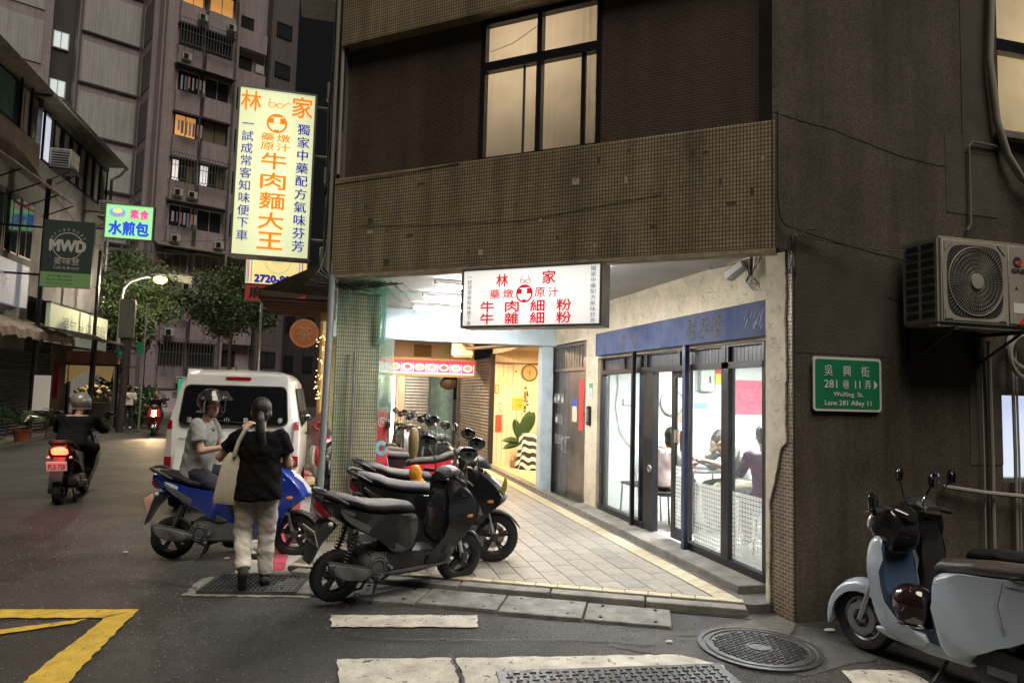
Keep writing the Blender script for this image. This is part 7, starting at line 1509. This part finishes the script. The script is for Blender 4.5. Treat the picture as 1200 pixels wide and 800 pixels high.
for k in range(10):
    zc = 24.1-2.6*k      # centre of the opening
    if zc < 2: break
    z0, z1 = zc-.65, zc+.65; pz0 = zc-1.85
    for bi, (x0, x1) in enumerate(((.05, 1.35), (1.55, 3.05))):
        TW(MB().box(x0, x1, BY-.35-.10*bi, BY, pz0, z0), 'balcony_parapet', pinkt)
        TW(MB().box(x0-.05, x1+.05, BY-.42-.1*bi, BY, pz0-.08, pz0), 'balcony_slab', M('ledge_dark', (.06, .05, .05)))
        pane = {0: orng, 3: orng if bi == 0 else olive, 4: [cool, wdark, olive], 6: olive}.get(k, wdark)
        win(x0+.03, x1-.03, z0, z1, BY-.12, pane, dullw if k in (0, 2, 5, 6, 7) else darkmetal, 3 if k in (4, 6) else 2)
    if k in (1, 4, 8): cage(.0, 3.1, z0+.05, z1+.2, BY, .75)
    if k in (0, 2, 5): TW(MB().prism([(BY, z1+.35), (BY-.8, z1+.12), (BY-.8, z1+.08), (BY, z1+.28)], -.05, 3.2, 'x'), 'sunshade', corr)
    if k == 6: TW(MB().prism([(BY, z1+.45), (BY-.9, z1+.12), (BY-.9, z1+.06), (BY, z1+.36)], -.5, 3.3, 'x'), 'sunshade', corr); TW(MB().box(.1, 1.5, BY-.5, BY-.46, z0-.5, z0-.1), 'yellow_banner', emis('banner_glow', (.55, .50, .30), .6))
    win(3.75, 4.55, zc-.5, zc+.45, -2.2, wdark if k != 2 else [wdark, cool], darkmetal); TW(MB().box(3.6, 5.3, -2.65, -2.2, pz0+.1, zc-.55), 'balcony_parapet', pinkt)
    if k % 2: TW(MB().box(4.7, 5.2, -2.6, -2.25, zc-.4, zc+.1), 'ac_unit', M('pale_metal_old', (.45, .44, .40)))
    win(5.7, 6.7, zc-.45, zc+.5, -3.0, wdark, darkmetal)
    if k > 30: TW(MB().box(2.4, 2.9, BY-.9, BY-.46, pz0+.1, pz0+.55), 'ac_unit', M('pale_metal_old', (.45, .44, .40))) if k in (5, 8) else None
for k in range(10):
    zc = 24.1-2.6*k
    rk = random.Random(k+3)
    for q in range(2):
        if rk.random() < .55 and zc > 3:
            x = rk.choice((.15, .9, 1.7, 2.5)); a_ = TW(MB().box(x, x+.5, BY-.85, BY-.46, zc-1.6, zc-1.2).bevel(.02, 1), 'ac_unit', M('pale_metal_old', (.45, .44, .40))); TW(MB().box(x+.05, x+.3, BY-.86, BY-.85, zc-1.55, zc-1.25), 'ac_grille', darkmetal, a_)
    if k in (2, 3, 5, 7):
        for q in range(7): TW(MB().box(.15+q*.2+rk.uniform(0, .06), .29+q*.2, BY-.62, BY-.60, zc-.35-rk.uniform(0, .35), zc+.15), 'laundry', M('laundry_%d' % (q % 3), ((.35, .34, .38), (.16, .17, .26), (.34, .18, .16))[q % 3], .9))
    if k in (3, 5, 7): cage(3.6, 5.3, zc-.5, zc+.5, -2.2, .5)
for x, y in ((-.62, -3.06), (1.45, -3.06), (3.3, -3.06), (3.62, -2.26), (5.5, -3.06), (-4.2, -.05), (-1.15, -.05)): TW(MB().tube([(x, y, 0), (x, y, H_)], .05, 6), 'drain_pipe', M('dull_pipe', (.12, .11, .10)))
TW(MB().box(.2, 3.2, BY-.25, BY, .0, 1.3), 'ground_panel', M('shop_glow', (.45, .36, .40), .5, emit=(.5, .4, .45), es=.25))
TW(MB().box(-.6, 3.4, BY-.9, BY, 1.35, 1.45), 'ground_canopy', M('ledge_dark', (.06, .05, .05)))
for i in range(5): TW(MB().box(.3+i*.58, .55+i*.58, BY-.28, BY-.25, .7+.2*(i % 2), 1.1+.15*(i % 2)), 'window_notice', M('paper_white', (.8, .8, .78)))
# dark block behind, beyond the street end, and the white-green wall signs
t = thing('dark_building', 'unlit dark building beyond the street end, right of the tower block', 'building', (-1, 62, 0))
MB().box(-5.0, 9, 62, 75, 0, 11).build('wall', M('night_wall', (.045, .035, .04), .9, ns=.4, na=.4), t, world=True, smooth=False)
for i in range(5):
    for j in range(2): MB().box(-4+i*1.6, -3.2+i*1.6, 61.95, 62, 3+j*3.4, 4.4+j*3.4).build('window', glass_d, t, world=True, smooth=False)
t = thing('far_building', 'dim grey apartment block far to the left of the tower block', 'building', (-40, 70, 0)); MB().box(-60, -24, 62, 80, 0, 24).build('wall', M('night_wall2', (.12, .10, .10), .9, ns=.2, na=.4), t, world=True, smooth=False)
for i in range(9):
    for j in range(6): MB().box(-56+i*3.5, -54.4+i*3.5, 61.95, 62, 3+j*3.4, 4.6+j*3.4).build('window', glass_d if (i*j) % 5 else cool, t, world=True, smooth=False)
for x, z, c, lab in ((-6.4, 1.55, (.05, .45, .28), 'small green notice on a stand by the far pavement'), (-6.0, 2.0, (.62, .66, .60), 'pale notice hung above the green one at the far pavement')):
    t = thing('notice_board', lab, 'board', (x, 34, 0)); MB().box(-.3, .3, 0, .04, z-.4, z+.4).build('sheet', M('notice_%d' % int(z*10), c, .6, emit=c, es=.25), t); MB().cyl((0, .03, 0), (0, .03, z-.3), .025, n=6).build('stand', darkmetal, t)
struct(MB().prism([(-9.5, 36), (-2, 39.5), (2.5, 41), (2.5, 46), (-9.5, 44)], 0, .14).build('pavement', concrete))
# ================================================= people
skin = M('skin', (.52, .32, .22), .5, ns=14, na=.12); skin2 = M('skin_tan', (.42, .25, .17), .5, ns=14, na=.12)
hairm = M('black_hair', (.014, .011, .010), .38, ns=60, na=.4, bump=.5, bs=90)
def hand(P, wr, dirv, upv, s=1.0, curl=.5, thumb=1):
    """palm, four bent fingers of unequal length and a thumb, appended to the list of body shapes"""
    wr = Vector(wr); d = Vector(dirv).normalized(); u = Vector(upv); u = (u-d*u.dot(d)).normalized(); w = d.cross(u)
    pal = wr+d*.045*s; P.append(('c', wr, pal, .021*s, .024*s))
    for k, (o, l) in enumerate(((-.027, .068), (-.009, .078), (.009, .074), (.026, .058))):
        P.append(('c', pal+w*o*.6*s, pal+w*o*s+d*.035*s, .013*s, .010*s)); a = pal+w*o*s+d*.035*s; b = a+(d*math.cos(curl*.6)-u*math.sin(curl*.6))*l*.45*s; c = b+(d*math.cos(curl*1.5)-u*math.sin(curl*1.5))*l*.4*s
        P += [('c', a, b, .0095*s, .0085*s), ('c', b, c, .0085*s, .0075*s)]
    a = wr+d*.02*s-w*.020*thumb*s; b = a+(d*.6-w*.8*thumb-u*.2).normalized()*.038*s; c = b+(d*.9-w*.25*thumb-u*.3).normalized()*.030*s
    P += [('c', a, b, .012*s, .010*s), ('c', b, c, .010*s, .008*s)]
def headshape(P, c, f, s=1.0, up=(0, 0, 1)):
    """skull, jaw, nose and ears turned to face f"""
    c = Vector(c); f = Vector(f).normalized(); up = Vector(up); r = f.cross(up).normalized(); rot = Matrix((r, f, up)).transposed()
    P += [('e', c+up*.02*s, (.074*s, .092*s, .098*s), rot), ('e', c+f*.028*s-up*.045*s, (.056*s, .062*s, .068*s), rot), ('e', c+f*.052*s-up*.088*s, (.028*s, .026*s, .022*s), rot),
          ('c', c+f*.088*s+up*.012*s, c+f*.108*s-up*.028*s, .007*s, .013*s), ('e', c+f*.082*s-up*.060*s, (.024*s, .010*s, .009*s), rot), ('e', c+f*.078*s+up*.030*s, (.050*s, .012*s, .010*s), rot)]
    for q in (-1, 1): P.append(('e', c+r*q*.077*s-f*.005*s-up*.01*s, (.010*s, .018*s, .030*s), rot))
    return c, f, r, up
def face(c, f, r, up, par, s=1.0, glasses_=False, lip=(.35, .12, .10)):
    for q in (-1, 1):
        e = c+f*.081*s+up*.010*s+r*q*.030*s
        MB().ell(e, (.013*s, .008*s, .008*s), Matrix((r, f, up)).transposed(), 10, 6).build('eye', M('eye_white', (.6, .58, .55), .2), par); MB().ell(e+f*.0065*s, (.0055*s, .0035*s, .0055*s), Matrix((r, f, up)).transposed(), 8, 5).build('iris', ink, par)
        MB().tube([e+up*.020*s-r*.013*s+f*.006*s, e+up*.024*s+f*.008*s, e+up*.019*s+r*.014*s+f*.003*s], .0028*s, 5).build('eyebrow', hairm, par)
        if glasses_: MB().ring(.021*s, .0022*s, 18, 5, frame_m(e+f*.018*s, r, up, f)).tube([e+f*.016*s+r*q*.021*s, e-f*.08*s+r*q*.048*s], .002*s, 4).build('spectacles', ink, par)
    m_ = c+f*.088*s-up*.058*s; MB().tube([m_-r*.020*s-f*.006*s, m_+up*.001, m_+r*.020*s-f*.006*s], .0042*s, 6).build('mouth', M('lips', lip, .4), par)
def person(label, loc, rz, J, top, topm, legm, skinm=skin, vox=.010, shoes=None, sleeves=.55, face_=True, glasses_=False, hair=None, s=1.0, bulk=1.0, skirt=False, group=None, head_f=None, loose=1.0, cuff=.95, hem=-.05, handcurl=(.5, .5), shoem=None, female=False, legw=1.0, hu=((0, 0, 1), (0, 0, 1))):
    """J: joints in the person's own frame (x right, y forward, z up)"""
    t = thing('person', label, 'person', loc, rz, group); V3 = {k: Vector(v) for k, v in J.items()}
    f = Vector(head_f or (0, 1, 0)); P = []
    hd, ff, r, up = headshape(P, V3['head'], f, s)
    b = bulk; sw_ = .9 if female else 1.0
    P += [('c', V3['neck']-Vector((0, 0, .05)), V3['head']-Vector((0, 0, .04)), .052*s*sw_, .048*s*sw_), ('c', V3['chest'], V3['neck']-Vector((0, 0, .06)), .085*b, .055*b), ('c', V3['pelvis'], V3['chest'], .095, .088)]
    for q in 'LR':
        sh, el, wr = V3['sh'+q], V3['el'+q], V3['wr'+q]; hp, kn, an, toe = V3['hip'+q], V3['kn'+q], V3['an'+q], V3['toe'+q]
        P += [('c', V3['chest']+Vector((0, 0, .10)), sh, .062*b, .048*b), ('c', sh, el, .046*b, .036*b), ('c', el, wr, .037*b, .024*b), ('c', V3['pelvis'], hp, .10*b, .085*b), ('c', hp, kn, .080*b, .052*b), ('c', kn, an, .052*b, .034*b), ('c', an, toe, .034*b, .026*b)]
        hand(P, wr, wr-el, hu['LR'.index(q)], 1.0*s, handcurl['LR'.index(q)], 1 if q == 'L' else -1)
    body = remesh(P, vox, 'body', skinm, t)
    if face_: face(hd, ff, r, up, t, s, glasses_)
    # top
    k = loose; C = []
    pel, ch = V3['pelvis'], V3['chest']; low = pel+Vector((0, 0, hem)); C += [('l', None)]
    C.pop()
    def ringl(pts):    # stacked ovals up the torso (x wide, y deep)
        mm = MB(); VV = []; n = 22
        for c, w, d in pts:
            for j in range(n):
                a = 2*math.pi*j/n; fold = 1+.02*math.sin(a*5+c.z*14); VV.append(Vector(c)+Vector((w*math.copysign(abs(math.cos(a))**.85, math.cos(a))*fold, d*math.sin(a)*fold, 0)))
        kk = len(pts); FF = [(i*n+j, i*n+(j+1) % n, (i+1)*n+(j+1) % n, (i+1)*n+j) for i in range(kk-1) for j in range(n)]+[tuple(range(n))[::-1], tuple(range((kk-1)*n, kk*n))]; mm._add(VV, FF); return mm
    shw = (V3['shR']-V3['shL']).length/2
    tor = ringl([(low, (.188 if female else .172)*b*k, (.150 if female else .128)*b*k), (pel+(ch-pel)*.25, (.174 if female else .162)*b*k, .130*b*k), (pel+(ch-pel)*.6, .156*b*k, .120*b*k), (ch, .172*b*k, .128*b*k), (ch+Vector((0, 0, .10)), shw*1.0*k, .112*b), (ch+Vector((0, 0, .155)), shw*.88, .085*b), (V3['neck']-Vector((0, 0, .035)), .075, .065)])
    for q in 'LR':
        sh, el, wr = V3['sh'+q], V3['el'+q], V3['wr'+q]
        tor.ell(sh, (.060*b*k, .062*b*k, .062*b*k))
        if sleeves <= 1: e = sh.lerp(el, sleeves*1.0); tor.cyl(sh, e, .064*b*k, .068*b*k, 16)
        else: tor.cyl(sh, el, .062*b*k, .052*b*k, 14).ell(el, (.053*b*k,)*3).cyl(el, el.lerp(wr, sleeves-1), .053*b*k, .040*b*k, 14)
    bmesh.ops.recalc_face_normals(tor.bm, faces=tor.bm.faces); me = bpy.data.meshes.new('x'); tor.bm.to_mesh(me); tor.bm.free()
    o = bpy.data.objects.new('x', me); COL.objects.link(o); md = o.modifiers.new('r', 'REMESH'); md.mode = 'VOXEL'; md.voxel_size = .011 if vox < .012 else .016
    m2 = bpy.data.meshes.new_from_object(o.evaluated_get(bpy.context.evaluated_depsgraph_get())); o.modifiers.clear(); o.data = m2
    bm = bmesh.new(); bm.from_mesh(m2)
    for _ in range(3): bmesh.ops.smooth_vert(bm, verts=bm.verts, factor=.5, use_axis_x=True, use_axis_y=True, use_axis_z=True)
    for v in bm.verts:    # cloth creases
        v.co += v.normal*(.010*noise.noise(Vector((v.co.x*8, v.co.y*8, v.co.z*12+v.co.x*12)))+.005*noise.noise(v.co*26))
    for f_ in bm.faces: f_.smooth = True
    bm.to_mesh(m2); bm.free(); m2.materials.clear(); m2.materials.append(topm); o.name = top; o.parent = t
    # legs
    Lp = [('e', pel+Vector((0, 0, -.03)), (.150*b*legw, .115*b*legw, .10))]
    for q in 'LR':
        hp, kn, an = V3['hip'+q], V3['kn'+q], V3['an'+q]
        e = kn.lerp(an, cuff); Lp += [('c', hp, kn, .095*b*legw, .072*b*legw), ('f', kn, e, .072*b*legw, .056*b*legw), ('e', kn, (.073*b*legw,)*3)]
    if skirt: Lp.append(('c', V3['hipL'].lerp(V3['hipR'], .5), V3['knL'].lerp(V3['knR'], .5), .15, .13))
    tr = remesh(Lp, .013 if vox < .012 else .018, 'skirt' if skirt else 'trousers', legm, t, 3)
    for v in tr.data.vertices: v.co += Vector(v.normal)*(.010*noise.noise(Vector((v.co.x*7, v.co.y*7, v.co.z*15)))+.006*noise.noise(Vector((v.co.x*16, v.co.y*16, v.co.z*38+v.co.x*30))))
    for q in 'LR':
        an, toe = V3['an'+q], V3['toe'+q]; d = (toe-an); d.normalize()
        remesh([('c', an+Vector((0, 0, -.03))-d*.03, toe+d*.02, .042, .034), ('c', an+Vector((0, 0, .02)), an-Vector((0, 0, .03)), .042, .044)], .010, 'shoe', shoem or black, t)
    if hair: hair(t, V3['head'], ff, r, up, s)
    return t
def hair_short(t, c, f, r, up, s):
    rot = Matrix((r, f, up)).transposed()
    h = remesh([('e', c+up*.035*s-f*.012*s, (.083*s, .097*s, .098*s), rot), ('e', c-f*.045*s-up*.02*s, (.072*s, .055*s, .07*s), rot)], .008, 'hair', hairm, t); cutface(h, c, f, up, s)
def cutface(h, c, f, up, s):   # drop the hair shell in front of the face
    bm = bmesh.new(); bm.from_mesh(h.data); bmesh.ops.delete(bm, geom=[v for v in bm.verts if (v.co-c).dot(f) > .045*s and (v.co-c).dot(up) < .062*s], context='VERTS'); bm.to_mesh(h.data); bm.free()
def hair_pony(t, c, f, r, up, s):
    rot = Matrix((r, f, up)).transposed()
    h = remesh([('e', c+up*.030*s-f*.012*s, (.084*s, .100*s, .100*s), rot), ('e', c-f*.050*s-up*.025*s, (.074*s, .055*s, .072*s), rot)], .007, 'hair', hairm, t); cutface(h, c, f, up, s)
    b = c-f*.098*s-up*.012*s
    remesh([('c', b, b-f*.03-up*.05, .026, .036), ('c', b-f*.03-up*.05, b-f*.035-up*.15+r*.01, .036, .040), ('c', b-f*.035-up*.15+r*.01, b-f*.02-up*.25+r*.03, .040, .034), ('c', b-f*.02-up*.25+r*.03, b-f*.02-up*.34+r*.015, .034, .022), ('c', b-f*.02-up*.34+r*.015, b-f*.03-up*.42-r*.02, .022, .008)], .007, 'ponytail', hairm, t)
    MB().ring(.026, .007, 16, 6, frame_m(b-f*.008-up*.012, r, f, -f*.6-up*.8) @ Matrix.Identity(4)).build('hair_tie', ink, t)
def hair_bob(t, c, f, r, up, s):
    rot = Matrix((r, f, up)).transposed(); h = remesh([('e', c+up*.025*s-f*.012*s, (.092*s, .105*s, .105*s), rot), ('e', c-f*.03*s-up*.06*s, (.090*s, .075*s, .085*s), rot)], .009, 'hair', hairm, t); cutface(h, c, f, up, s)
def stand(h=1.6, wide=.19, arms=None, legs=None):
    k = h/1.62
    J = dict(head=(0, .015, 1.50), neck=(0, 0, 1.37), chest=(0, 0, 1.17), pelvis=(0, 0, .93), shL=(-wide, 0, 1.29), shR=(wide, 0, 1.29), elL=(-wide-.05, -.02, 1.02), elR=(wide+.05, -.02, 1.02), wrL=(-wide-.05, .06, .80), wrR=(wide+.05, .06, .80), hipL=(-.09, 0, .87), hipR=(.09, 0, .87), knL=(-.10, .02, .48), knR=(.10, .02, .48), anL=(-.10, -.01, .09), anR=(.10, -.01, .09), toeL=(-.12, .12, .035), toeR=(.12, .12, .035))
    J.update(arms or {}); J.update(legs or {}); return {a: (x*k, y*k, z*k) for a, (x, y, z) in J.items()}
blkc = M('black_cotton', (.006, .006, .007), .95, ns=12, na=.3, spec=.12); greyc = M('grey_shirt', (.30, .31, .31), .85, ns=9, na=.2); beige = M('beige_trousers', (.55, .52, .46), .85, ns=7, na=.25); dkc = M('dark_jacket', (.011, .010, .011), .9, ns=9, na=.4, spec=.15); jean = M('dark_jeans', (.022, .024, .032), .8, ns=9, na=.3)
# woman walking away from us, left elbow out with the hand raised, right heel lifting
wj = stand(1.60, .165, dict(elL=(-.31, .10, 1.11), wrL=(-.13, .22, 1.33), elR=(.25, .02, 1.04), wrR=(.17, .24, 1.03)), dict(hipL=(-.085, 0, .86), hipR=(.085, 0, .86), knL=(-.095, .05, .48), anL=(-.085, -.17, .19), toeL=(-.085, -.10, .045), knR=(.095, .05, .47), anR=(.10, .04, .09), toeR=(.11, .17, .035)))
wm = person('woman with a ponytail, black T-shirt and pale trousers walking away from us', (-.555, 6.20, 0), R(8), wj, 'tee_shirt', blkc, beige, vox=.0075, hair=hair_pony, female=True, sleeves=.62, loose=1.09, hem=-.17, legw=1.08, cuff=.93, face_=True, head_f=(.12, 1, -.02), handcurl=(.8, .6), hu=((0, -.3, 1), (0, 0, 1)))
tb = thing('tote_bag', 'long cream canvas tote bag hanging from the walking woman\'s left shoulder', 'bag', (-.555, 6.20, 0), R(8))
cnv = M('canvas_cream', (.50, .47, .37), .9, ns=8, na=.2, bump=.2, bs=90)
MB().loft([(0, 0, 0, .02, .105), (.04, 0, 0, .035, .115), (.2, 0, 0, .04, .11), (.36, 0, 0, .03, .095), (.42, 0, 0, .012, .06)], 20, ex=3).xf(Matrix.Translation((-.235, -.03, .72)) @ Matrix.Rotation(R(8), 4, 'Y') @ Matrix.Rotation(R(-90), 4, 'Y') @ Matrix.Rotation(R(0), 4, 'X')).build('bag_body', cnv, tb)
MB().tube([(-.20, -.07, 1.12), (-.17, -.095, 1.24), (-.125, -.07, 1.335), (-.105, .0, 1.355), (-.13, .07, 1.30), (-.18, .06, 1.12)], .018, 6).build('strap', cnv, tb)
# man in an open-face helmet sitting astride the blue scooter, turned to her
mj = dict(head=(-.01, .05, 1.33), neck=(0, .0, 1.20), chest=(0, -.02, 1.02), pelvis=(0, -.06, .80), shL=(-.19, .0, 1.15), shR=(.19, -.01, 1.15), elL=(-.24, .08, .90), elR=(.24, .06, .90), wrL=(-.10, .28, .92), wrR=(.16, .28, .94), hipL=(-.10, -.03, .76), hipR=(.10, -.03, .76), knL=(-.20, .33, .60), knR=(.19, .33, .60), anL=(-.27, .22, .13), anR=(.24, .24, .13), toeL=(-.29, .36, .04), toeR=(.26, .38, .04))
mj = {k: (x, y, z+.16) for k, (x, y, z) in mj.items()}; mj['knR'] = (.17, .40, .60); mj['pelvis'] = (0, -.06, .87); mj['hipL'] = (-.10, -.03, .83); mj['hipR'] = (.10, -.03, .83); mj['chest'] = (0, -.02, 1.15); mj['toeR'] = (.17, .64, .04); mj['toeL'] = (-.29, .36, .04); mj['anL'] = (-.27, .22, .10); mj['anR'] = (.15, .51, .10)
mn = person('man in spectacles, black helmet and grey polo shirt astride the blue scooter', (-1.20, 7.46, 0), R(-100), mj, 'polo_shirt', greyc, M('navy_shorts', (.02, .024, .04), .85, ns=9, na=.3), skinm=skin, cuff=.12, vox=.0075, glasses_=True, hair=hair_short, head_f=(.62, .72, -.08), sleeves=.68, loose=1.08, hem=-.13, handcurl=(.7, .9))
MB().tube([(.05, .075, 1.26), (.0, .09, 1.245), (-.05, .075, 1.26), (-.07, .0, 1.285), (0, -.06, 1.30), (.07, .0, 1.285), (.05, .075, 1.26)], .014, 6).build('collar', M('collar_dark', (.05, .05, .06)), mn)
def helmet_on(label, loc, rz, c, f, col, tilt=0, s=1.0, visor=True):
    c = Vector(c); f = Vector(f).normalized(); up = Vector((0, 0, 1)); r = f.cross(up).normalized()
    T = Matrix.Translation(loc) @ Matrix.Rotation(rz, 4, 'Z') @ frame_m(c+up*.02, r, f, up) @ Matrix.Rotation(tilt, 4, 'X') @ Matrix.Diagonal((s, s, s, 1)); t = thing('helmet', label, 'helmet', mt=T)
    m = MB(); m.ell((0, -.005, .025), (.128, .150, .128), None, 32, 22); bmesh.ops.delete(m.bm, geom=[v for v in m.bm.verts if (v.co.y > .062 and v.co.z < .055) or v.co.z < -.088], context='VERTS')
    g = bmesh.ops.solidify(m.bm, geom=m.bm.faces[:], thickness=.012); m.build('shell', col, t)
    if visor:
        m = MB(); V = []; F = []
        for j in range(4):
            for i in range(11): a = R(-62+12.4*i); rr = .150+.018*j; V.append((rr*math.sin(a)*.86, rr*math.cos(a)*1.0+.012*j, .118-.030*j+.018))
        for j in range(3):
            for i in range(10): F.append((j*11+i, j*11+i+1, j*11+12+i, j*11+11+i))
        m._add(V, F); m.build('raised_visor', M('visor_smoke', (.03, .03, .032), .06, spec=.9, alpha=.75), t)
        for q in (-1, 1): MB().cyl((q*.118, .045, .06), (q*.132, .05, .06), .017, n=12).build('visor_pivot', silver, t)
    MB().tube([(-.105, .06, -.05), (-.07, .085, -.115), (0, .09, -.13), (.07, .085, -.115), (.105, .06, -.05)], .007, 5).build('chin_strap', black, t); MB().tube([(.123*math.cos(R(a)), -.01+.132*math.sin(R(a)), -.082) for a in range(-205, 26, 15)], .006, 5).tube([(.112, .055, -.08), (.112, .062, .0), (.10, .075, .05)], .006, 5).tube([(-.112, .055, -.08), (-.112, .062, .0), (-.10, .075, .05)], .006, 5).build('lower_trim', M('trim_pale', (.35, .34, .32), .4), t)
    return t
helmet_on('glossy black open-face helmet with raised visor worn by the man on the blue scooter', (-1.20, 7.46, 0), R(-100), mj['head'], (.62, .72, -.08), paint('helmet_black', (.014, .015, .014), .12, .9), s=1.0)
# rider leaving on the left
def rider_pose(lean=.1): 
    return dict(head=(0, .20+lean, 1.36), neck=(0, .10+lean, 1.22), chest=(0, .04+lean, 1.04), pelvis=(0, -.10, .82), shL=(-.20, .08+lean, 1.15), shR=(.20, .08+lean, 1.15), elL=(-.30, .28+lean, .98), elR=(.30, .28+lean, .98), wrL=(-.29, .50+lean, 1.0), wrR=(.29, .50+lean, 1.0), hipL=(-.11, -.06, .78), hipR=(.11, -.06, .78), knL=(-.20, .34, .70), knR=(.20, .34, .70), anL=(-.13, .28, .42), anR=(.13, .28, .42), toeL=(-.13, .40, .39), toeR=(.13, .40, .39))
rs1 = scooter('maroon-black scooter with lit red tail lamp and pink-lit plate riding away on the left', (-3.58, 11.42, 0), R(93), paint('maroon_black', (.045, .012, .014), .25), plate='PLX·728', platecol=M('plate_pink_lit', (.75, .45, .40), .6, emit=(.8, .35, .3), es=.25), tail_on=True, lean=0)
for o in rs1.children:
    if o.name.startswith('tail_lamp'):
        l = bpy.data.lights.new('lamp_light', 'POINT'); l.energy = 5; l.color = (1, .08, .04); l.shadow_soft_size = .05; q = bpy.data.objects.new('lamp_light', l); COL.objects.link(q); q.parent = rs1; q.location = (-.95, 0, .80)
rj = rider_pose(.08)
person('rider in dark jacket on the lit scooter riding away at the left', (-3.58, 11.28, 0), R(2), rj, 'jacket', dkc, dkc, vox=.013, sleeves=1.9, bulk=1.12, face_=False, loose=1.12, handcurl=(1.4, 1.4), hair=None)
helmet_on('silver-grey open-face helmet worn by the rider leaving on the left', (-3.58, 11.28, 0), R(2), rj['head'], (0, 1, 0), paint('helmet_silver', (.20, .215, .20), .25, .5), s=1.05, visor=False)
rs2 = scooter('red and black scooter with glowing headlamp coming towards us down the street', (-5.55, 24.9, 0), R(-80), redpnt, inner=blk_gloss, head_lit=True, lean=0)
l = bpy.data.lights.new('lamp_light', 'SPOT'); l.energy = 260; l.color = (1, .68, .34); l.spot_size = R(75); l.spot_blend = .8; l.shadow_soft_size = .05; q = bpy.data.objects.new('lamp_light', l); COL.objects.link(q); q.parent = rs2; q.location = (.86, 0, .75); q.rotation_euler = (R(76), 0, R(-90))
rj = rider_pose(.02)
person('rider in black with a dark cap coming towards us on the far scooter', (-5.55, 25.0, 0), R(190), rj, 'jacket', dkc, jean, vox=.016, sleeves=1.9, handcurl=(1.4, 1.4), hair=hair_short, skinm=skin2)
# far pedestrian in a white top
person('pedestrian in a white top and dark trousers with a shoulder strap walking away', (-7.05, 27.6, 0), R(10), stand(1.62, .18), 'white_top', M('white_cotton', (.62, .58, .54), .85), jean, vox=.016, sleeves=.8, hair=hair_bob, female=True, shoem=white, hu=((0, 1, 0), (0, 1, 0)))
bg_ = thing('shoulder_bag', 'small dark bag on the far pedestrian\'s right hip', 'bag', (-7.05, 27.6, 0), R(10)); MB().box(.20, .27, -.10, .12, .72, .95).bevel(.02, 2).build('bag_body', black, bg_); MB().tube([(-.16, -.05, 1.34), (-.02, -.14, 1.15), (.22, -.02, .92)], .012, 5).build('strap', black, bg_)
# noodle shop customers
sit = lambda fwd=0.0, h=0: dict(head=(0, .10+fwd*1.3, 1.20), neck=(0, .04+fwd, 1.07), chest=(0, .0+fwd*.6, .88), pelvis=(0, -.04, .60), shL=(-.17, .02+fwd, 1.0), shR=(.17, .02+fwd, 1.0), elL=(-.22, .20+fwd, .80), elR=(.22, .20+fwd, .80), wrL=(-.12, .40+fwd, .86), wrR=(.12, .40+fwd, .86), hipL=(-.10, 0, .56), hipR=(.10, 0, .56), knL=(-.12, .38, .52), knR=(.12, .38, .52), anL=(-.12, .36, .10), anR=(.12, .36, .10), toeL=(-.12, .48, .04), toeR=(.12, .48, .04))
FL_ = .11
sk = M('patterned_skirt', (.20, .17, .14), .8, ns=34, na=.75)
person('woman with a black bob in a pale pink blouse seated in the noodle shop', (4.02, 7.72, FL_), R(-85), {k: (x*.93, y*.93, z*.92) for k, (x, y, z) in sit(.02).items()}, 'blouse', M('pale_pink', (.62, .50, .48), .8, ns=6, na=.12), sk, vox=.012, sleeves=.8, hair=hair_bob, female=True, skirt=True, cuff=.2)
person('man in a grey shirt bent over his bowl at the noodle shop table', (4.86, 7.38, FL_), R(88), dict(sit(.16), head=(0, .33, 1.07), neck=(0, .22, 1.0)), 'shirt', M('light_grey_shirt', (.42, .42, .38), .8, ns=6, na=.2), M('khaki', (.35, .31, .24), .8), vox=.012, sleeves=.8, hair=hair_short, head_f=(0, .8, -.6), handcurl=(1.0, 1.0), bulk=1.08)
person('diner in a purple top seated near the plaster pillar, half hidden by it', (4.40, 6.20, FL_), R(-20), sit(.05), 'top', M('purple_cloth', (.13, .05, .11), .85, ns=6, na=.3), jean, vox=.013, sleeves=1.7, hair=hair_short)
stool(4.40, 6.16, 'stool under the diner in the purple top'); stool(4.88, 7.38, 'stool under the man in the grey shirt')
# two people in the bright far shop
person('person with long dark hair standing inside the bright far shop', (1.62, 20.8, FZ), R(30), stand(1.5, .17), 'top', dkc, jean, vox=.016, sleeves=1.7, hair=hair_bob, female=True)
person('taller person in a pale top behind the dark-haired one in the bright far shop', (1.40, 21.6, FZ), R(150), stand(1.66, .19), 'shirt', M('sage_shirt', (.30, .33, .28), .8), jean, vox=.016, sleeves=.7, hair=hair_short)
